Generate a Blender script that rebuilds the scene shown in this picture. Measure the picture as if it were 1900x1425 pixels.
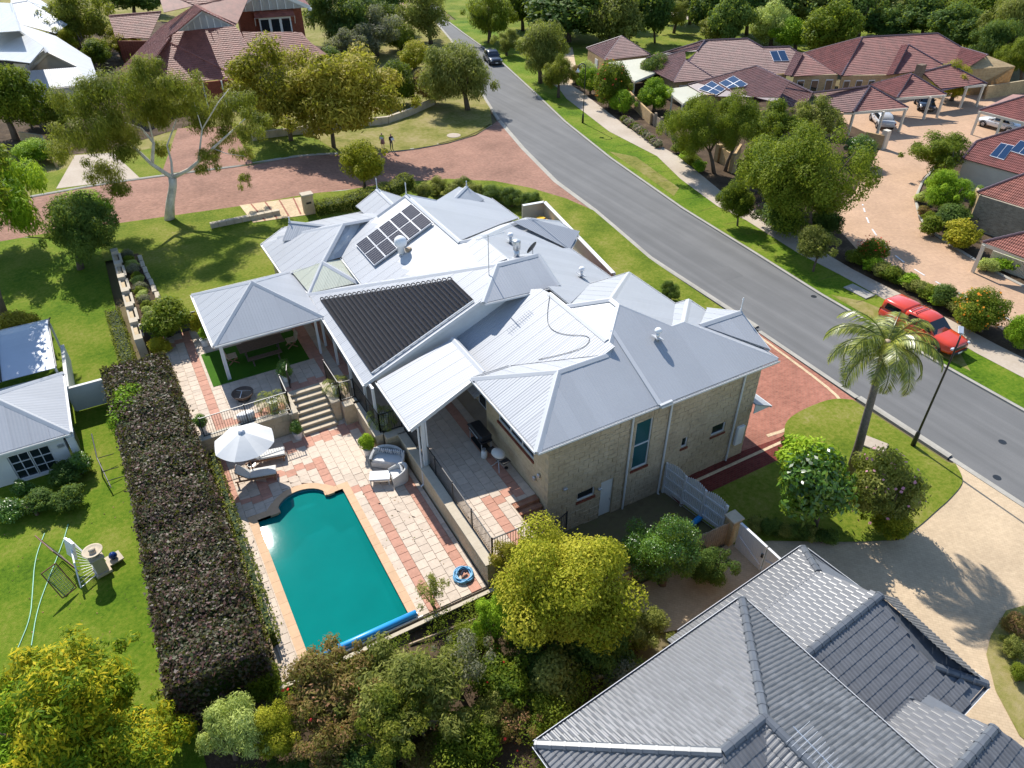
import bpy, bmesh, math, random
import numpy as np
from mathutils import Vector, Matrix

random.seed(7)
for o in list(bpy.data.objects): bpy.data.objects.remove(o)
SC = bpy.context.scene
COL = SC.collection

# ------------------------------------------------------------------ camera
FPX, HC, PITCH, ROLL, YAW = 1340.0, 24.5, 0.6441047, -0.0031955, 0.5125624
def _rot(p, r, y):
    f = np.array([math.sin(y)*math.cos(p), math.cos(y)*math.cos(p), -math.sin(p)])
    rt = np.array([math.cos(y), -math.sin(y), 0.0]); up = np.cross(rt, f)
    return rt*math.cos(r)+up*math.sin(r), up*math.cos(r)-rt*math.sin(r), f
CR, CU, CF = _rot(PITCH, ROLL, YAW)
cam_d = bpy.data.cameras.new('camera'); cam = bpy.data.objects.new('camera', cam_d); COL.objects.link(cam)
cam_d.sensor_fit = 'HORIZONTAL'; cam_d.sensor_width = 36.0; cam_d.lens = FPX/1900*36
cam_d.clip_start = 0.5; cam_d.clip_end = 2500
cam.matrix_world = Matrix(((CR[0], CU[0], -CF[0], 0), (CR[1], CU[1], -CF[1], 0), (CR[2], CU[2], -CF[2], HC), (0, 0, 0, 1)))
SC.camera = cam

# ------------------------------------------------------------------ sky, sun, exposure
SUN_AZ, SUN_EL = math.radians(88.0), math.radians(45.5)      # direction towards the sun, from +X
w = bpy.data.worlds.new('World'); SC.world = w; w.use_nodes = True
nt = w.node_tree; sky = nt.nodes.new('ShaderNodeTexSky'); sky.sky_type = 'NISHITA'; sky.sun_disc = False
sky.sun_elevation = SUN_EL; sky.sun_rotation = math.pi/2-SUN_AZ; sky.air_density = 1.0; sky.dust_density = 0.2; sky.ozone_density = 1.6
bg = nt.nodes['Background']; nt.links.new(sky.outputs[0], bg.inputs[0]); bg.inputs[1].default_value = 0.125
sd = bpy.data.lights.new('sun', 'SUN'); sd.energy = 4.3; sd.angle = math.radians(0.53); sd.color = (1.0, 0.955, 0.88)
sun = bpy.data.objects.new('sun', sd); COL.objects.link(sun)
SUNV = Vector((math.cos(SUN_EL)*math.cos(SUN_AZ), math.cos(SUN_EL)*math.sin(SUN_AZ), math.sin(SUN_EL)))
sun.rotation_euler = SUNV.to_track_quat('Z', 'Y').to_euler(); sun.location = (0, 0, 60)
SC.view_settings.view_transform = 'Standard'; SC.view_settings.look = 'None'
SC.view_settings.exposure = 0.74; SC.view_settings.gamma = 1.0; SC.view_settings.use_curve_mapping = False
SC.render.engine = 'CYCLES'
SC.cycles.max_bounces = 6; SC.cycles.diffuse_bounces = 3; SC.cycles.glossy_bounces = 2; SC.cycles.transmission_bounces = 4; SC.cycles.transparent_max_bounces = 8

# ------------------------------------------------------------------ survey: a pixel of the photograph to a point at height z
def P(px, py, z=0.0):
    d = CR*((px-950)/FPX) - CU*((py-712.5)/FPX) + CF
    t = (z-HC)/d[2]
    return Vector((d[0]*t, d[1]*t, z))
def DEPTH(v): return float((np.array(v)-np.array([0, 0, HC])) @ CF)
def hit(px, py, n, p0):
    d = Vector(CR*((px-950)/FPX) - CU*((py-712.5)/FPX) + CF); n = Vector(n); c = Vector((0, 0, HC))
    return c + d*(n.dot(Vector(p0)-c)/n.dot(d))
def sstep(a, b, t):
    t = min(1, max(0, (t-a)/(b-a))); return t*t*(3-2*t)
def lerp(a, b, t): return a+(b-a)*t
def G(x, y):
    zl = lerp(-0.25, 0.9, sstep(34, 56, y)); x0 = lerp(2, 13, sstep(16, 44, y))
    return lerp(zl, -1.0, sstep(x0, x0+16, x))
def PG(px, py, off=0.0):
    z = 0.0
    for _ in range(14):
        v = P(px, py, z); z = 0.5*z+0.5*(G(v.x, v.y)+off)
    return P(px, py, z)

# ------------------------------------------------------------------ materials
MAT = {}
def nd(t, ty, **kw):
    n = t.nodes.new(ty)
    for k, v in kw.items():
        if hasattr(n, k): setattr(n, k, v)
    return n
def base(name):
    m = bpy.data.materials.new(name); m.use_nodes = True; MAT[name] = m
    t = m.node_tree; b = t.nodes['Principled BSDF']; return m, t, b
def ramp(t, src, stops):
    r = nd(t, 'ShaderNodeValToRGB'); e = r.color_ramp.elements
    while len(e) < len(stops): e.new(0.5)
    for i, (p, c) in enumerate(stops): e[i].position = p; e[i].color = (*c, 1)
    t.links.new(src, r.inputs[0]); return r.outputs[0]
def noise(t, scale, detail=4, rough=0.6, vec=None):
    n = nd(t, 'ShaderNodeTexNoise'); n.inputs['Scale'].default_value = scale; n.inputs['Detail'].default_value = detail; n.inputs['Roughness'].default_value = rough
    t.links.new(vec if vec else pos(t), n.inputs['Vector']); return n.outputs['Fac']
def pos(t):
    for n in t.nodes:
        if n.type == 'NEW_GEOMETRY': return n.outputs['Position']
    return nd(t, 'ShaderNodeNewGeometry').outputs['Position']
def mixc(t, f, a, b, mode='MIX'):
    m = nd(t, 'ShaderNodeMix'); m.data_type = 'RGBA'; m.blend_type = mode
    for s, v in ((0, f), (6, a), (7, b)):
        if isinstance(v, (int, float)): m.inputs[s].default_value = v
        elif isinstance(v, tuple): m.inputs[s].default_value = (*v, 1)
        else: t.links.new(v, m.inputs[s])
    return m.outputs[2]
def math_(t, op, a, b=0.0):
    m = nd(t, 'ShaderNodeMath'); m.operation = op
    for s, v in ((0, a), (1, b)):
        if isinstance(v, (int, float)): m.inputs[s].default_value = v
        else: t.links.new(v, m.inputs[s])
    return m.outputs[0]
def bump(t, b, h, strength=0.3, dist=0.02):
    bp = nd(t, 'ShaderNodeBump'); bp.inputs['Strength'].default_value = strength; bp.inputs['Distance'].default_value = dist
    t.links.new(h, bp.inputs['Height']); t.links.new(bp.outputs[0], b.inputs['Normal'])
def sc(c, k): return tuple(min(1, x*k) for x in c)
def plain(name, col, rough=0.6, metal=0.0, var=0.12, vs=1.5, bs=0.0, bscale=30, spec=0.5, objvar=0.0):
    m, t, b = base(name)
    n = noise(t, vs, 5); c = ramp(t, n, [(0.3, sc(col, 1-var)), (0.7, sc(col, 1+var))])
    if objvar:
        oi = nd(t, 'ShaderNodeObjectInfo'); v = math_(t, 'MULTIPLY_ADD', oi.outputs['Random'], 2*objvar)
        v.node.inputs[2].default_value = 1-objvar
        hs = nd(t, 'ShaderNodeHueSaturation'); t.links.new(v, hs.inputs['Value']); t.links.new(c, hs.inputs['Color']); c = hs.outputs[0]
    t.links.new(c, b.inputs['Base Color']); b.inputs['Roughness'].default_value = rough; b.inputs['Metallic'].default_value = metal
    b.inputs['Specular IOR Level'].default_value = spec
    if bs: bump(t, b, noise(t, bscale, 4), bs)
    return m
def patchy(name, stops, s1, s2, rough=0.9, bs=0.25, bscale=25, spec=0.08, k=0.5):
    m, t, b = base(name)
    f = math_(t, 'ADD', math_(t, 'MULTIPLY', noise(t, s1, 3, .55), k), math_(t, 'MULTIPLY', noise(t, s2, 6, .7), 1-k))
    t.links.new(ramp(t, f, stops), b.inputs['Base Color']); b.inputs['Roughness'].default_value = rough; b.inputs['Specular IOR Level'].default_value = spec
    if bs: bump(t, b, noise(t, bscale, 5, .7), bs, .05)
    return m
def bricks(name, c1, c2, mortar, bw, bh, rot=0.0, rough=0.85, bs=0.3, var=0.35, offset=.5, vertical=False, ms=.012):
    m, t, b = base(name)
    mp = nd(t, 'ShaderNodeMapping'); t.links.new(pos(t), mp.inputs[0])
    if vertical:
        # wall: use x+y along, z up
        sx = nd(t, 'ShaderNodeSeparateXYZ'); t.links.new(pos(t), sx.inputs[0]); cb = nd(t, 'ShaderNodeCombineXYZ')
        t.links.new(math_(t, 'ADD', sx.outputs[0], sx.outputs[1]), cb.inputs[0]); t.links.new(sx.outputs[2], cb.inputs[1]); t.links.new(cb.outputs[0], mp.inputs[0])
    mp.inputs['Rotation'].default_value = (0, 0, rot)
    br = nd(t, 'ShaderNodeTexBrick'); br.offset = offset; t.links.new(mp.outputs[0], br.inputs['Vector'])
    br.inputs['Color1'].default_value = (*c1, 1); br.inputs['Color2'].default_value = (*c2, 1); br.inputs['Mortar'].default_value = (*mortar, 1)
    br.inputs['Scale'].default_value = 1.0; br.inputs['Brick Width'].default_value = bw; br.inputs['Row Height'].default_value = bh; br.inputs['Mortar Size'].default_value = ms; br.inputs['Mortar Smooth'].default_value = .3
    f = ramp(t, math_(t, 'ADD', math_(t, 'MULTIPLY', noise(t, .35, 4), .55), math_(t, 'MULTIPLY', noise(t, 4, 5), .45)), [(0.3, (1-var,)*3), (0.68, (1+var*.8,)*3)])
    c = mixc(t, 1.0, br.outputs['Color'], f, 'MULTIPLY')
    t.links.new(c, b.inputs['Base Color']); b.inputs['Roughness'].default_value = rough; b.inputs['Specular IOR Level'].default_value = .1
    bump(t, b, math_(t, 'SUBTRACT', noise(t, 18, 4), math_(t, 'MULTIPLY', br.outputs['Fac'], .8)), bs, .01)
    return m
def corrugated(name, col, pitch=0.076, rough=0.42, metal=0.0, strength=0.55, dist=.018, var=.06, spec=.5, trans=0.0):
    m, t, b = base(name)
    uv = nd(t, 'ShaderNodeUVMap'); sx = nd(t, 'ShaderNodeSeparateXYZ'); t.links.new(uv.outputs[0], sx.inputs[0])
    s = math_(t, 'SINE', math_(t, 'MULTIPLY', sx.outputs[0], 2*math.pi/pitch))
    n = ramp(t, math_(t, 'ADD', math_(t, 'MULTIPLY', noise(t, .5, 4), .6), math_(t, 'MULTIPLY', noise(t, 9, 4), .4)), [(0.3, sc(col, 1-var)), (0.7, sc(col, 1+var))])
    oi = nd(t, 'ShaderNodeObjectInfo'); v = math_(t, 'MULTIPLY_ADD', oi.outputs['Random'], .08); v.node.inputs[2].default_value = .96
    hs = nd(t, 'ShaderNodeHueSaturation'); t.links.new(v, hs.inputs['Value']); t.links.new(n, hs.inputs['Color'])
    t.links.new(hs.outputs[0], b.inputs['Base Color']); b.inputs['Roughness'].default_value = rough; b.inputs['Metallic'].default_value = metal; b.inputs['Specular IOR Level'].default_value = spec
    if trans: b.inputs['Transmission Weight'].default_value = trans
    bump(t, b, s, strength, dist); return m
def leafmat(name, stops, rough=0.6, trans=0.38, spec=0.12):
    m, t, b = base(name)
    a = nd(t, 'ShaderNodeAttribute'); a.attribute_name = 'lv'
    oi = nd(t, 'ShaderNodeObjectInfo')
    f = math_(t, 'ADD', math_(t, 'MULTIPLY', a.outputs['Fac'], .62), math_(t, 'MULTIPLY', noise(t, .9, 3), .55))
    f2 = math_(t, 'ADD', f, math_(t, 'MULTIPLY', math_(t, 'SUBTRACT', oi.outputs['Random'], .5), .14))
    c = ramp(t, f2, stops); t.links.new(c, b.inputs['Base Color']); b.inputs['Roughness'].default_value = rough; b.inputs['Specular IOR Level'].default_value = spec
    tr = nd(t, 'ShaderNodeBsdfTranslucent'); t.links.new(mixc(t, .5, c, (.42, .5, .04)), tr.inputs[0])
    mx = nd(t, 'ShaderNodeMixShader'); mx.inputs[0].default_value = trans
    out = t.nodes['Material Output']; t.links.new(b.outputs[0], mx.inputs[1]); t.links.new(tr.outputs[0], mx.inputs[2]); t.links.new(mx.outputs[0], out.inputs[0])
    return m
def glassy(name, col, rough=.06, spec=.7, metal=0.0):
    m, t, b = base(name); b.inputs['Base Color'].default_value = (*col, 1); b.inputs['Roughness'].default_value = rough
    b.inputs['Specular IOR Level'].default_value = spec; b.inputs['Metallic'].default_value = metal; return m

# ------------------------------------------------------------------ object helpers
ORG = {}
def _org(o):
    return ORG.get(o.name, Vector((0, 0, 0))) if o else Vector((0, 0, 0))
def tag(o, label=None, cat=None, group=None, kind=None):
    if label: o['label'] = label
    if cat: o['category'] = cat
    if group: o['group'] = group
    if kind: o['kind'] = kind
    return o
def thing(name, label, cat, loc=(0, 0, 0), rz=0.0, group=None, local=False):
    o = bpy.data.objects.new(name, None); o.empty_display_size = .2; COL.objects.link(o)
    o.location = loc; o.rotation_euler = (0, 0, rz); tag(o, label, cat, group)
    ORG[o.name] = Vector((0, 0, 0)) if local else Vector(loc)
    return o
def newmesh(name, verts, faces, uv=None, smooth=False, mi=None):
    me = bpy.data.meshes.new(name); me.from_pydata([tuple(v) for v in verts], [], faces)
    if uv:
        l = me.uv_layers.new(name='UVMap'); k = 0
        for f in uv:
            for c in f: l.data[k].uv = c; k += 1
    if smooth: me.polygons.foreach_set('use_smooth', [True]*len(me.polygons))
    me.update(); return me
def put(name, me, mat, parent=None, matrix=None):
    o = bpy.data.objects.new(name, me); COL.objects.link(o)
    if mat is not None:
        m = MAT[mat] if isinstance(mat, str) else mat
        if len(me.materials) == 0: me.materials.append(m)
        elif me.materials[0] != m: o.material_slots[0].link = 'OBJECT'; o.material_slots[0].material = m
    if parent: o.parent = parent; ORG[o.name] = _org(parent)
    if matrix is not None: o.matrix_local = matrix
    return o
def mo(name, verts, faces, mat, parent=None, uv=None, smooth=False):
    g = _org(parent); vs = [(v[0]-g.x, v[1]-g.y, v[2]-g.z) for v in verts]
    return put(name, newmesh(name, vs, faces, uv, smooth), mat, parent)
def copy_tree(o, parent=None):
    c = o.copy(); COL.objects.link(c); c.parent = parent; ORG[c.name] = ORG.get(o.name, Vector((0, 0, 0)))
    for ch in o.children: copy_tree(ch, c)
    return c
class B:
    def __init__(s): s.v = []; s.f = []
    def add(s, vs, fs):
        k = len(s.v); s.v += [tuple(x) for x in vs]; s.f += [tuple(i+k for i in f) for f in fs]; return s
    def box(s, a, b):
        (x0, y0, z0), (x1, y1, z1) = a, b
        return s.add([(x0, y0, z0), (x1, y0, z0), (x1, y1, z0), (x0, y1, z0), (x0, y0, z1), (x1, y0, z1), (x1, y1, z1), (x0, y1, z1)],
                     [(3, 2, 1, 0), (4, 5, 6, 7), (0, 1, 5, 4), (1, 2, 6, 5), (2, 3, 7, 6), (3, 0, 4, 7)])
    def cbox(s, c, d, rz=0, rx=0, ry=0, bev=0):
        R = Matrix.Rotation(rz, 3, 'Z') @ Matrix.Rotation(ry, 3, 'Y') @ Matrix.Rotation(rx, 3, 'X'); c = Vector(c)
        hx, hy, hz = d[0]/2, d[1]/2, d[2]/2; vs = []
        if bev:
            t = bev
            ring = lambda z, q: [(-hx+q, -hy, z), (hx-q, -hy, z), (hx, -hy+q, z), (hx, hy-q, z), (hx-q, hy, z), (-hx+q, hy, z), (-hx, hy-q, z), (-hx, -hy+q, z)]
            def inr(z): return [(x*(hx-t)/hx, y*(hy-t)/hy, z) for x, y, z in ring(z, t)]
            rs = [inr(-hz), ring(-hz+t, t), ring(hz-t, t), inr(hz)]
            for r_ in rs: vs += [c+R @ Vector(p) for p in r_]
            fs = [tuple(range(7, -1, -1)), tuple(range(24, 32))]
            for k in range(3):
                for i in range(8): fs.append((k*8+i, k*8+(i+1) % 8, k*8+8+(i+1) % 8, k*8+8+i))
            return s.add(vs, fs)
        for z in (-hz, hz):
            for x, y in ((-hx, -hy), (hx, -hy), (hx, hy), (-hx, hy)): vs.append(c+R @ Vector((x, y, z)))
        return s.add(vs, [(3, 2, 1, 0), (4, 5, 6, 7), (0, 1, 5, 4), (1, 2, 6, 5), (2, 3, 7, 6), (3, 0, 4, 7)])
    def bar(s, a, b, w, h):
        a, b = Vector(a), Vector(b); d = (b-a).normalized(); up = Vector((0, 0, 1))
        if abs(d.z) > .95: up = Vector((0, 1, 0))
        x = d.cross(up).normalized(); y = x.cross(d); vs = []
        for p in (a, b):
            for i, j in ((-1, -1), (1, -1), (1, 1), (-1, 1)): vs.append(p+x*(i*w/2)+y*(j*h/2))
        return s.add(vs, [(3, 2, 1, 0), (4, 5, 6, 7), (0, 1, 5, 4), (1, 2, 6, 5), (2, 3, 7, 6), (3, 0, 4, 7)])
    def tube(s, pts, r, n=8, cap=True):
        pts = [Vector(p) for p in pts]; rs = r if isinstance(r, (list, tuple)) else [r]*len(pts); vs = []; prev = None
        for i, p in enumerate(pts):
            d = (pts[min(i+1, len(pts)-1)]-pts[max(i-1, 0)]).normalized()
            if prev is None:
                u = d.orthogonal().normalized()
            else:
                u = (prev-d*prev.dot(d)); u = u.normalized() if u.length > 1e-6 else d.orthogonal().normalized()
            prev = u; v = d.cross(u)
            for k in range(n):
                a = 2*math.pi*k/n; vs.append(p+(u*math.cos(a)+v*math.sin(a))*rs[i])
        fs = []
        for i in range(len(pts)-1):
            for k in range(n): fs.append((i*n+k, i*n+(k+1) % n, (i+1)*n+(k+1) % n, (i+1)*n+k))
        if cap: fs += [tuple(range(n-1, -1, -1)), tuple(range((len(pts)-1)*n, len(pts)*n))]
        return s.add(vs, fs)
    def lathe(s, prof, c=(0, 0, 0), n=16, sx=1, sy=1):
        vs = [(c[0]+r*math.cos(2*math.pi*k/n)*sx, c[1]+r*math.sin(2*math.pi*k/n)*sy, c[2]+z) for r, z in prof for k in range(n)]
        fs = []
        for i in range(len(prof)-1):
            for k in range(n): fs.append((i*n+k, i*n+(k+1) % n, (i+1)*n+(k+1) % n, (i+1)*n+k))
        fs += [tuple(range(n-1, -1, -1)), tuple(range((len(prof)-1)*n, len(prof)*n))]
        return s.add(vs, fs)
    def prism(s, poly, z0, z1):
        n = len(poly); a = sum(poly[i][0]*poly[(i+1) % n][1]-poly[(i+1) % n][0]*poly[i][1] for i in range(n))
        if a < 0: poly = poly[::-1]
        zz0 = z0 if callable(z0) else (lambda x, y: z0); zz1 = z1 if callable(z1) else (lambda x, y: z1)
        vs = [(p[0], p[1], zz0(p[0], p[1])) for p in poly]+[(p[0], p[1], zz1(p[0], p[1])) for p in poly]
        return s.add(vs, [tuple(range(n-1, -1, -1)), tuple(range(n, 2*n))]+[(i, (i+1) % n, n+(i+1) % n, n+i) for i in range(n)])
    def slab(s, pts, th):
        """polygon in space thickened downwards by th (along its normal)"""
        pts = [Vector(p) for p in pts]; nrm = newell(pts)
        if nrm.z < 0: pts = pts[::-1]; nrm = -nrm
        n = len(pts); vs = pts+[p-nrm*th for p in pts]
        return s.add(vs, [tuple(range(n)), tuple(range(2*n-1, n-1, -1))]+[(i, n+i, n+(i+1) % n, (i+1) % n) for i in range(n)])
    def obj(s, name, mat, parent=None, smooth=False):
        return mo(name, s.v, s.f, mat, parent, smooth=smooth)
def newell(pts):
    n = Vector((0, 0, 0))
    for i in range(len(pts)):
        a, b = pts[i], pts[(i+1) % len(pts)]
        n += Vector(((a.y-b.y)*(a.z+b.z), (a.z-b.z)*(a.x+b.x), (a.x-b.x)*(a.y+b.y)))
    return n.normalized()
def clip2(poly, a, b, c):
    """keep a*u+b*v<=c"""
    out = []
    for i in range(len(poly)):
        p, q = poly[i], poly[(i+1) % len(poly)]; dp = a*p[0]+b*p[1]-c; dq = a*q[0]+b*q[1]-c
        if dp <= 0: out.append(p)
        if dp*dq < 0: t = dp/(dp-dq); out.append((p[0]+(q[0]-p[0])*t, p[1]+(q[1]-p[1])*t))
    return out
def area2(p): return abs(sum(p[i][0]*p[(i+1) % len(p)][1]-p[(i+1) % len(p)][0]*p[i][1] for i in range(len(p))))/2
def inside(poly, x, y):
    r = False
    for i in range(len(poly)):
        a, b = poly[i], poly[i-1]
        if (a[1] > y) != (b[1] > y) and x < (b[0]-a[0])*(y-a[1])/(b[1]-a[1])+a[0]: r = not r
    return r
def frame(pts):
    """roof plane frame: origin, U across, D up the slope, N"""
    pts = [Vector(p) for p in pts]; N = newell(pts)
    if N.z < 0: N = -N; pts = pts[::-1]
    D = (Vector((0, 0, 1))-N*N.z)
    D = D.normalized() if D.length > 1e-4 else Vector((0, 1, 0))
    U = D.cross(N); o = min(pts, key=lambda p: p.z)
    return o, U, D, N, [((p-o).dot(U), (p-o).dot(D)) for p in pts]
def drape(name, poly, off, mat, cell=2.0, kind='structure', parent=None, zf=None):
    bm = bmesh.new(); vs = [bm.verts.new((p[0], p[1], 0)) for p in poly]; f = bm.faces.new(vs)
    bmesh.ops.triangulate(bm, faces=[f])
    xs = [p[0] for p in poly]; ys = [p[1] for p in poly]
    zf = zf or G
    flat = abs(max(zf(p[0], p[1]) for p in poly)-min(zf(p[0], p[1]) for p in poly)) < 1e-3
    if not flat:
        for ax, lo, hi in ((0, min(xs), max(xs)), (1, min(ys), max(ys))):
            n = int((hi-lo)/cell)
            for k in range(1, n+1):
                co = [0, 0, 0]; co[ax] = lo+k*cell; no = [0, 0, 0]; no[ax] = 1
                bmesh.ops.bisect_plane(bm, geom=bm.verts[:]+bm.edges[:]+bm.faces[:], plane_co=co, plane_no=no)
    for v in bm.verts: v.co.z = zf(v.co.x, v.co.y)+off
    bmesh.ops.recalc_face_normals(bm, faces=bm.faces)
    for f in bm.faces:
        if f.normal.z < 0: f.normal_flip()
    me = bpy.data.meshes.new(name); bm.to_mesh(me); bm.free()
    o = put(name, me, mat, parent)
    if kind: o['kind'] = kind
    return o
# ------------------------------------------------------------------ palette
patchy('earth', [(.3, (.10, .075, .045)), (.5, (.16, .13, .07)), (.7, (.12, .13, .045))], .12, 2.5)
patchy('lawn', [(.33, (.055, .088, .008)), (.43, (.10, .145, .012)), (.51, (.15, .182, .02)), (.59, (.21, .21, .04)), (.72, (.3, .255, .11))], .3, 5, bs=.8, bscale=26)
patchy('lawn_lush', [(.33, (.042, .09, .006)), (.43, (.085, .155, .009)), (.52, (.135, .19, .016)), (.62, (.2, .22, .035)), (.76, (.29, .26, .10))], .3, 5, bs=.8, bscale=26)
patchy('lawn_dry', [(.33, (.10, .115, .02)), (.45, (.18, .175, .04)), (.57, (.26, .22, .085)), (.72, (.33, .265, .15))], .35, 2.2, bs=.5, bscale=14)
patchy('turf', [(.3, (.03, .09, .008)), (.7, (.055, .14, .012))], .8, 8, bs=.4, bscale=30)
patchy('mulch', [(.3, (.035, .025, .016)), (.55, (.09, .062, .04)), (.72, (.19, .14, .09))], .8, 7, bs=.6, bscale=10)
patchy('sand', [(.3, (.42, .31, .2)), (.7, (.6, .47, .33))], .4, 4)
m, t, b = base('asphalt'); mp = nd(t, 'ShaderNodeMapping'); t.links.new(pos(t), mp.inputs[0]); mp.inputs['Scale'].default_value = (1.1, .035, 1)
f = math_(t, 'ADD', math_(t, 'MULTIPLY', noise(t, 1.0, 4, .6, mp.outputs[0]), .5), math_(t, 'ADD', math_(t, 'MULTIPLY', noise(t, .3, 5), .25), math_(t, 'MULTIPLY', noise(t, 16, 4, .8), .25)))
t.links.new(ramp(t, f, [(.32, (.10, .0995, .098)), (.5, (.135, .1335, .131)), (.68, (.18, .177, .172))]), b.inputs['Base Color']); b.inputs['Roughness'].default_value = .85; b.inputs['Specular IOR Level'].default_value = .3; bump(t, b, noise(t, 60, 3), .2, .01)
patchy('asphalt_dark', [(.3, (.12, .119, .117)), (.7, (.16, .158, .154))], .5, 12, rough=.85)
patchy('kerb', [(.3, (.29, .27, .23)), (.7, (.42, .395, .345))], .8, 6, rough=.85)
patchy('footpath', [(.3, (.36, .295, .225)), (.5, (.43, .36, .285)), (.72, (.50, .435, .36))], .35, 5, rough=.85, bs=.1)
bricks('lane_brick', (.325, .17, .12), (.25, .125, .09), (.28, .195, .145), .23, .115, rot=.5)
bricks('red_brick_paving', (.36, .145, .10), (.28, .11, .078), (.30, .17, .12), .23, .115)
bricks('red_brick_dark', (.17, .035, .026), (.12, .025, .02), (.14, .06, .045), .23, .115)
bricks('tan_paving', (.50, .385, .255), (.46, .35, .23), (.42, .315, .205), .23, .115, rot=.78, var=.2, bs=.15)
bricks('peach_paving', (.49, .325, .21), (.43, .28, .185), (.41, .275, .185), .23, .115, rot=1.1, var=.2)
bricks('cream_brick_band', (.62, .47, .3), (.56, .42, .26), (.45, .34, .22), .23, .115)
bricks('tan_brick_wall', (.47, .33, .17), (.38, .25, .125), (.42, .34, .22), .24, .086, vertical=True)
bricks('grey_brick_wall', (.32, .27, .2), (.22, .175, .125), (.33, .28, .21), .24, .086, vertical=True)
bricks('red_brick_wall', (.22, .05, .03), (.16, .035, .022), (.25, .12, .08), .24, .086, vertical=True)
bricks('brown_brick_wall', (.14, .1, .075), (.2, .15, .11), (.2, .16, .12), .24, .086, vertical=True)
bricks('brick_step', (.26, .085, .05), (.36, .15, .085), (.42, .32, .22), .086, .24)
patchy('limestone', [(.3, (.40, .31, .195)), (.5, (.52, .41, .265)), (.7, (.64, .515, .345))], .9, 6, rough=.9, bs=.5, bscale=14)
patchy('limestone_cap', [(.3, (.42, .36, .27)), (.7, (.54, .47, .365))], .9, 6, rough=.9, bs=.2)
patchy('mortar', [(.3, (.36, .29, .2)), (.7, (.5, .41, .29))], 1.2, 6)
def blockmat():
    m = patchy('limestone_block', [(.3, (.34, .265, .175)), (.5, (.47, .37, .25)), (.7, (.58, .465, .325))], .8, 5, rough=.95, bs=.9, bscale=7)
    return m
blockmat()
plain('paver_cream', (.53, .435, .345), .8, var=.1, vs=5, bs=.12, objvar=.09, spec=.25)
plain('paver_terracotta', (.46, .24, .17), .8, var=.12, vs=5, bs=.12, objvar=.1, spec=.25)
plain('paver_joint', (.42, .33, .24), .9)
plain('coping', (.53, .345, .205), .75, var=.08, vs=3, objvar=.05, spec=.3)
corrugated('roof_grey', (.36, .372, .395), rough=.44, spec=.35, pitch=.15, strength=.32, dist=.02, var=.05)
plain('roof_cap', (.44, .45, .465), .42, var=.03)
plain('roof_under', (.45, .46, .47), .5)
corrugated('roof_white', (.47, .485, .50), rough=.5, pitch=.2, strength=.3)
corrugated('roof_cream', (.47, .455, .345), rough=.5, pitch=.2)
corrugated('poly_sheet', (.64, .66, .54), rough=.3, pitch=.09, trans=.25)
corrugated('roof_blue_grey', (.42, .46, .52), rough=.35, pitch=.03, strength=.2)
plain('white_paint', (.62, .62, .615), .5, var=.03)
plain('cream_paint', (.62, .56, .45), .6, var=.05)
plain('white_board', (.6, .61, .61), .55, var=.05)
plain('render_white', (.6, .595, .57), .8, var=.05, bs=.1)
plain('render_pink', (.56, .50, .44), .85, var=.06, bs=.1)
plain('dark_fence', (.05, .055, .06), .5)
plain('black_metal', (.016, .018, .02), .4, var=.1)
plain('dark_plastic', (.02, .021, .024), .35)
plain('heater_mat', (.026, .026, .030), .85, spec=.12, var=.2, vs=6)
plain('grey_metal', (.5, .51, .52), .35, metal=.6)
plain('galv', (.55, .56, .57), .35, metal=.7, var=.08)
plain('timber_dark', (.10, .065, .045), .7, var=.25, vs=9)
plain('timber_teak', (.26, .125, .06), .6, var=.25, vs=9)
plain('timber_weathered', (.36, .27, .18), .8, var=.25, vs=7)
plain('wicker', (.58, .56, .52), .8, var=.12, vs=22, bs=.4, bscale=60)
plain('cushion_white', (.64, .64, .625), .9, var=.04)
plain('cushion_grey', (.62, .60, .55), .9, var=.06)
plain('fabric_canvas', (.62, .615, .595), .85, var=.03)
plain('pot_white', (.72, .70, .66), .6, var=.06)
plain('pot_stone', (.47, .39, .28), .85, var=.15, bs=.3)
plain('blue_glaze', (.01, .035, .16), .15)
plain('blue_plastic', (.03, .30, .68), .35, var=.08)
plain('hose_blue', (.12, .33, .52), .4, var=.15)
plain('hose_green', (.16, .42, .28), .5)
plain('yellow_plastic', (.85, .48, .02), .4)
plain('mesh_net', (.28, .33, .26), .8)
plain('net_frame', (.16, .05, .035), .6)
plain('white_plastic', (.76, .76, .76), .4)
plain('bin_green', (.02, .06, .035), .5)
plain('tile_dark', (.12, .121, .125), .40, var=.14, vs=3, objvar=.16, spec=1.0)
plain('tile_dark_cap', (.10, .11, .125), .38, var=.1, vs=3, objvar=.08)
plain('tile_red', (.225, .075, .060), .5, var=.3, vs=1.3, spec=.4)
plain('tile_brown', (.19, .082, .07), .46, var=.28, vs=1.3, spec=.45)
plain('tile_brown_cap', (.10, .055, .06), .4, var=.15, spec=.6)
plain('tile_terracotta', (.27, .10, .072), .55, var=.32, vs=1.5, spec=.35)
plain('skin', (.45, .26, .18), .6); plain('hair_grey', (.45, .43, .40), .8); plain('hair_dark', (.03, .022, .016), .7)
plain('hivis', (.42, .62, .04), .8); plain('cloth_pink', (.35, .18, .2), .9); plain('cloth_navy', (.02, .025, .05), .9); plain('cloth_white', (.7, .7, .7), .9)
glassy('window_glass', (.012, .02, .026)); glassy('window_green', (.02, .085, .095), .12)
glassy('car_glass', (.008, .012, .016), .03); glassy('solar_cell', (.035, .028, .028), .12, .5); glassy('solar_blue', (.012, .035, .085), .1, .6)
plain('solar_line', (.30, .28, .27), .4); plain('alu', (.74, .74, .75), .35, metal=.3)
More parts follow.
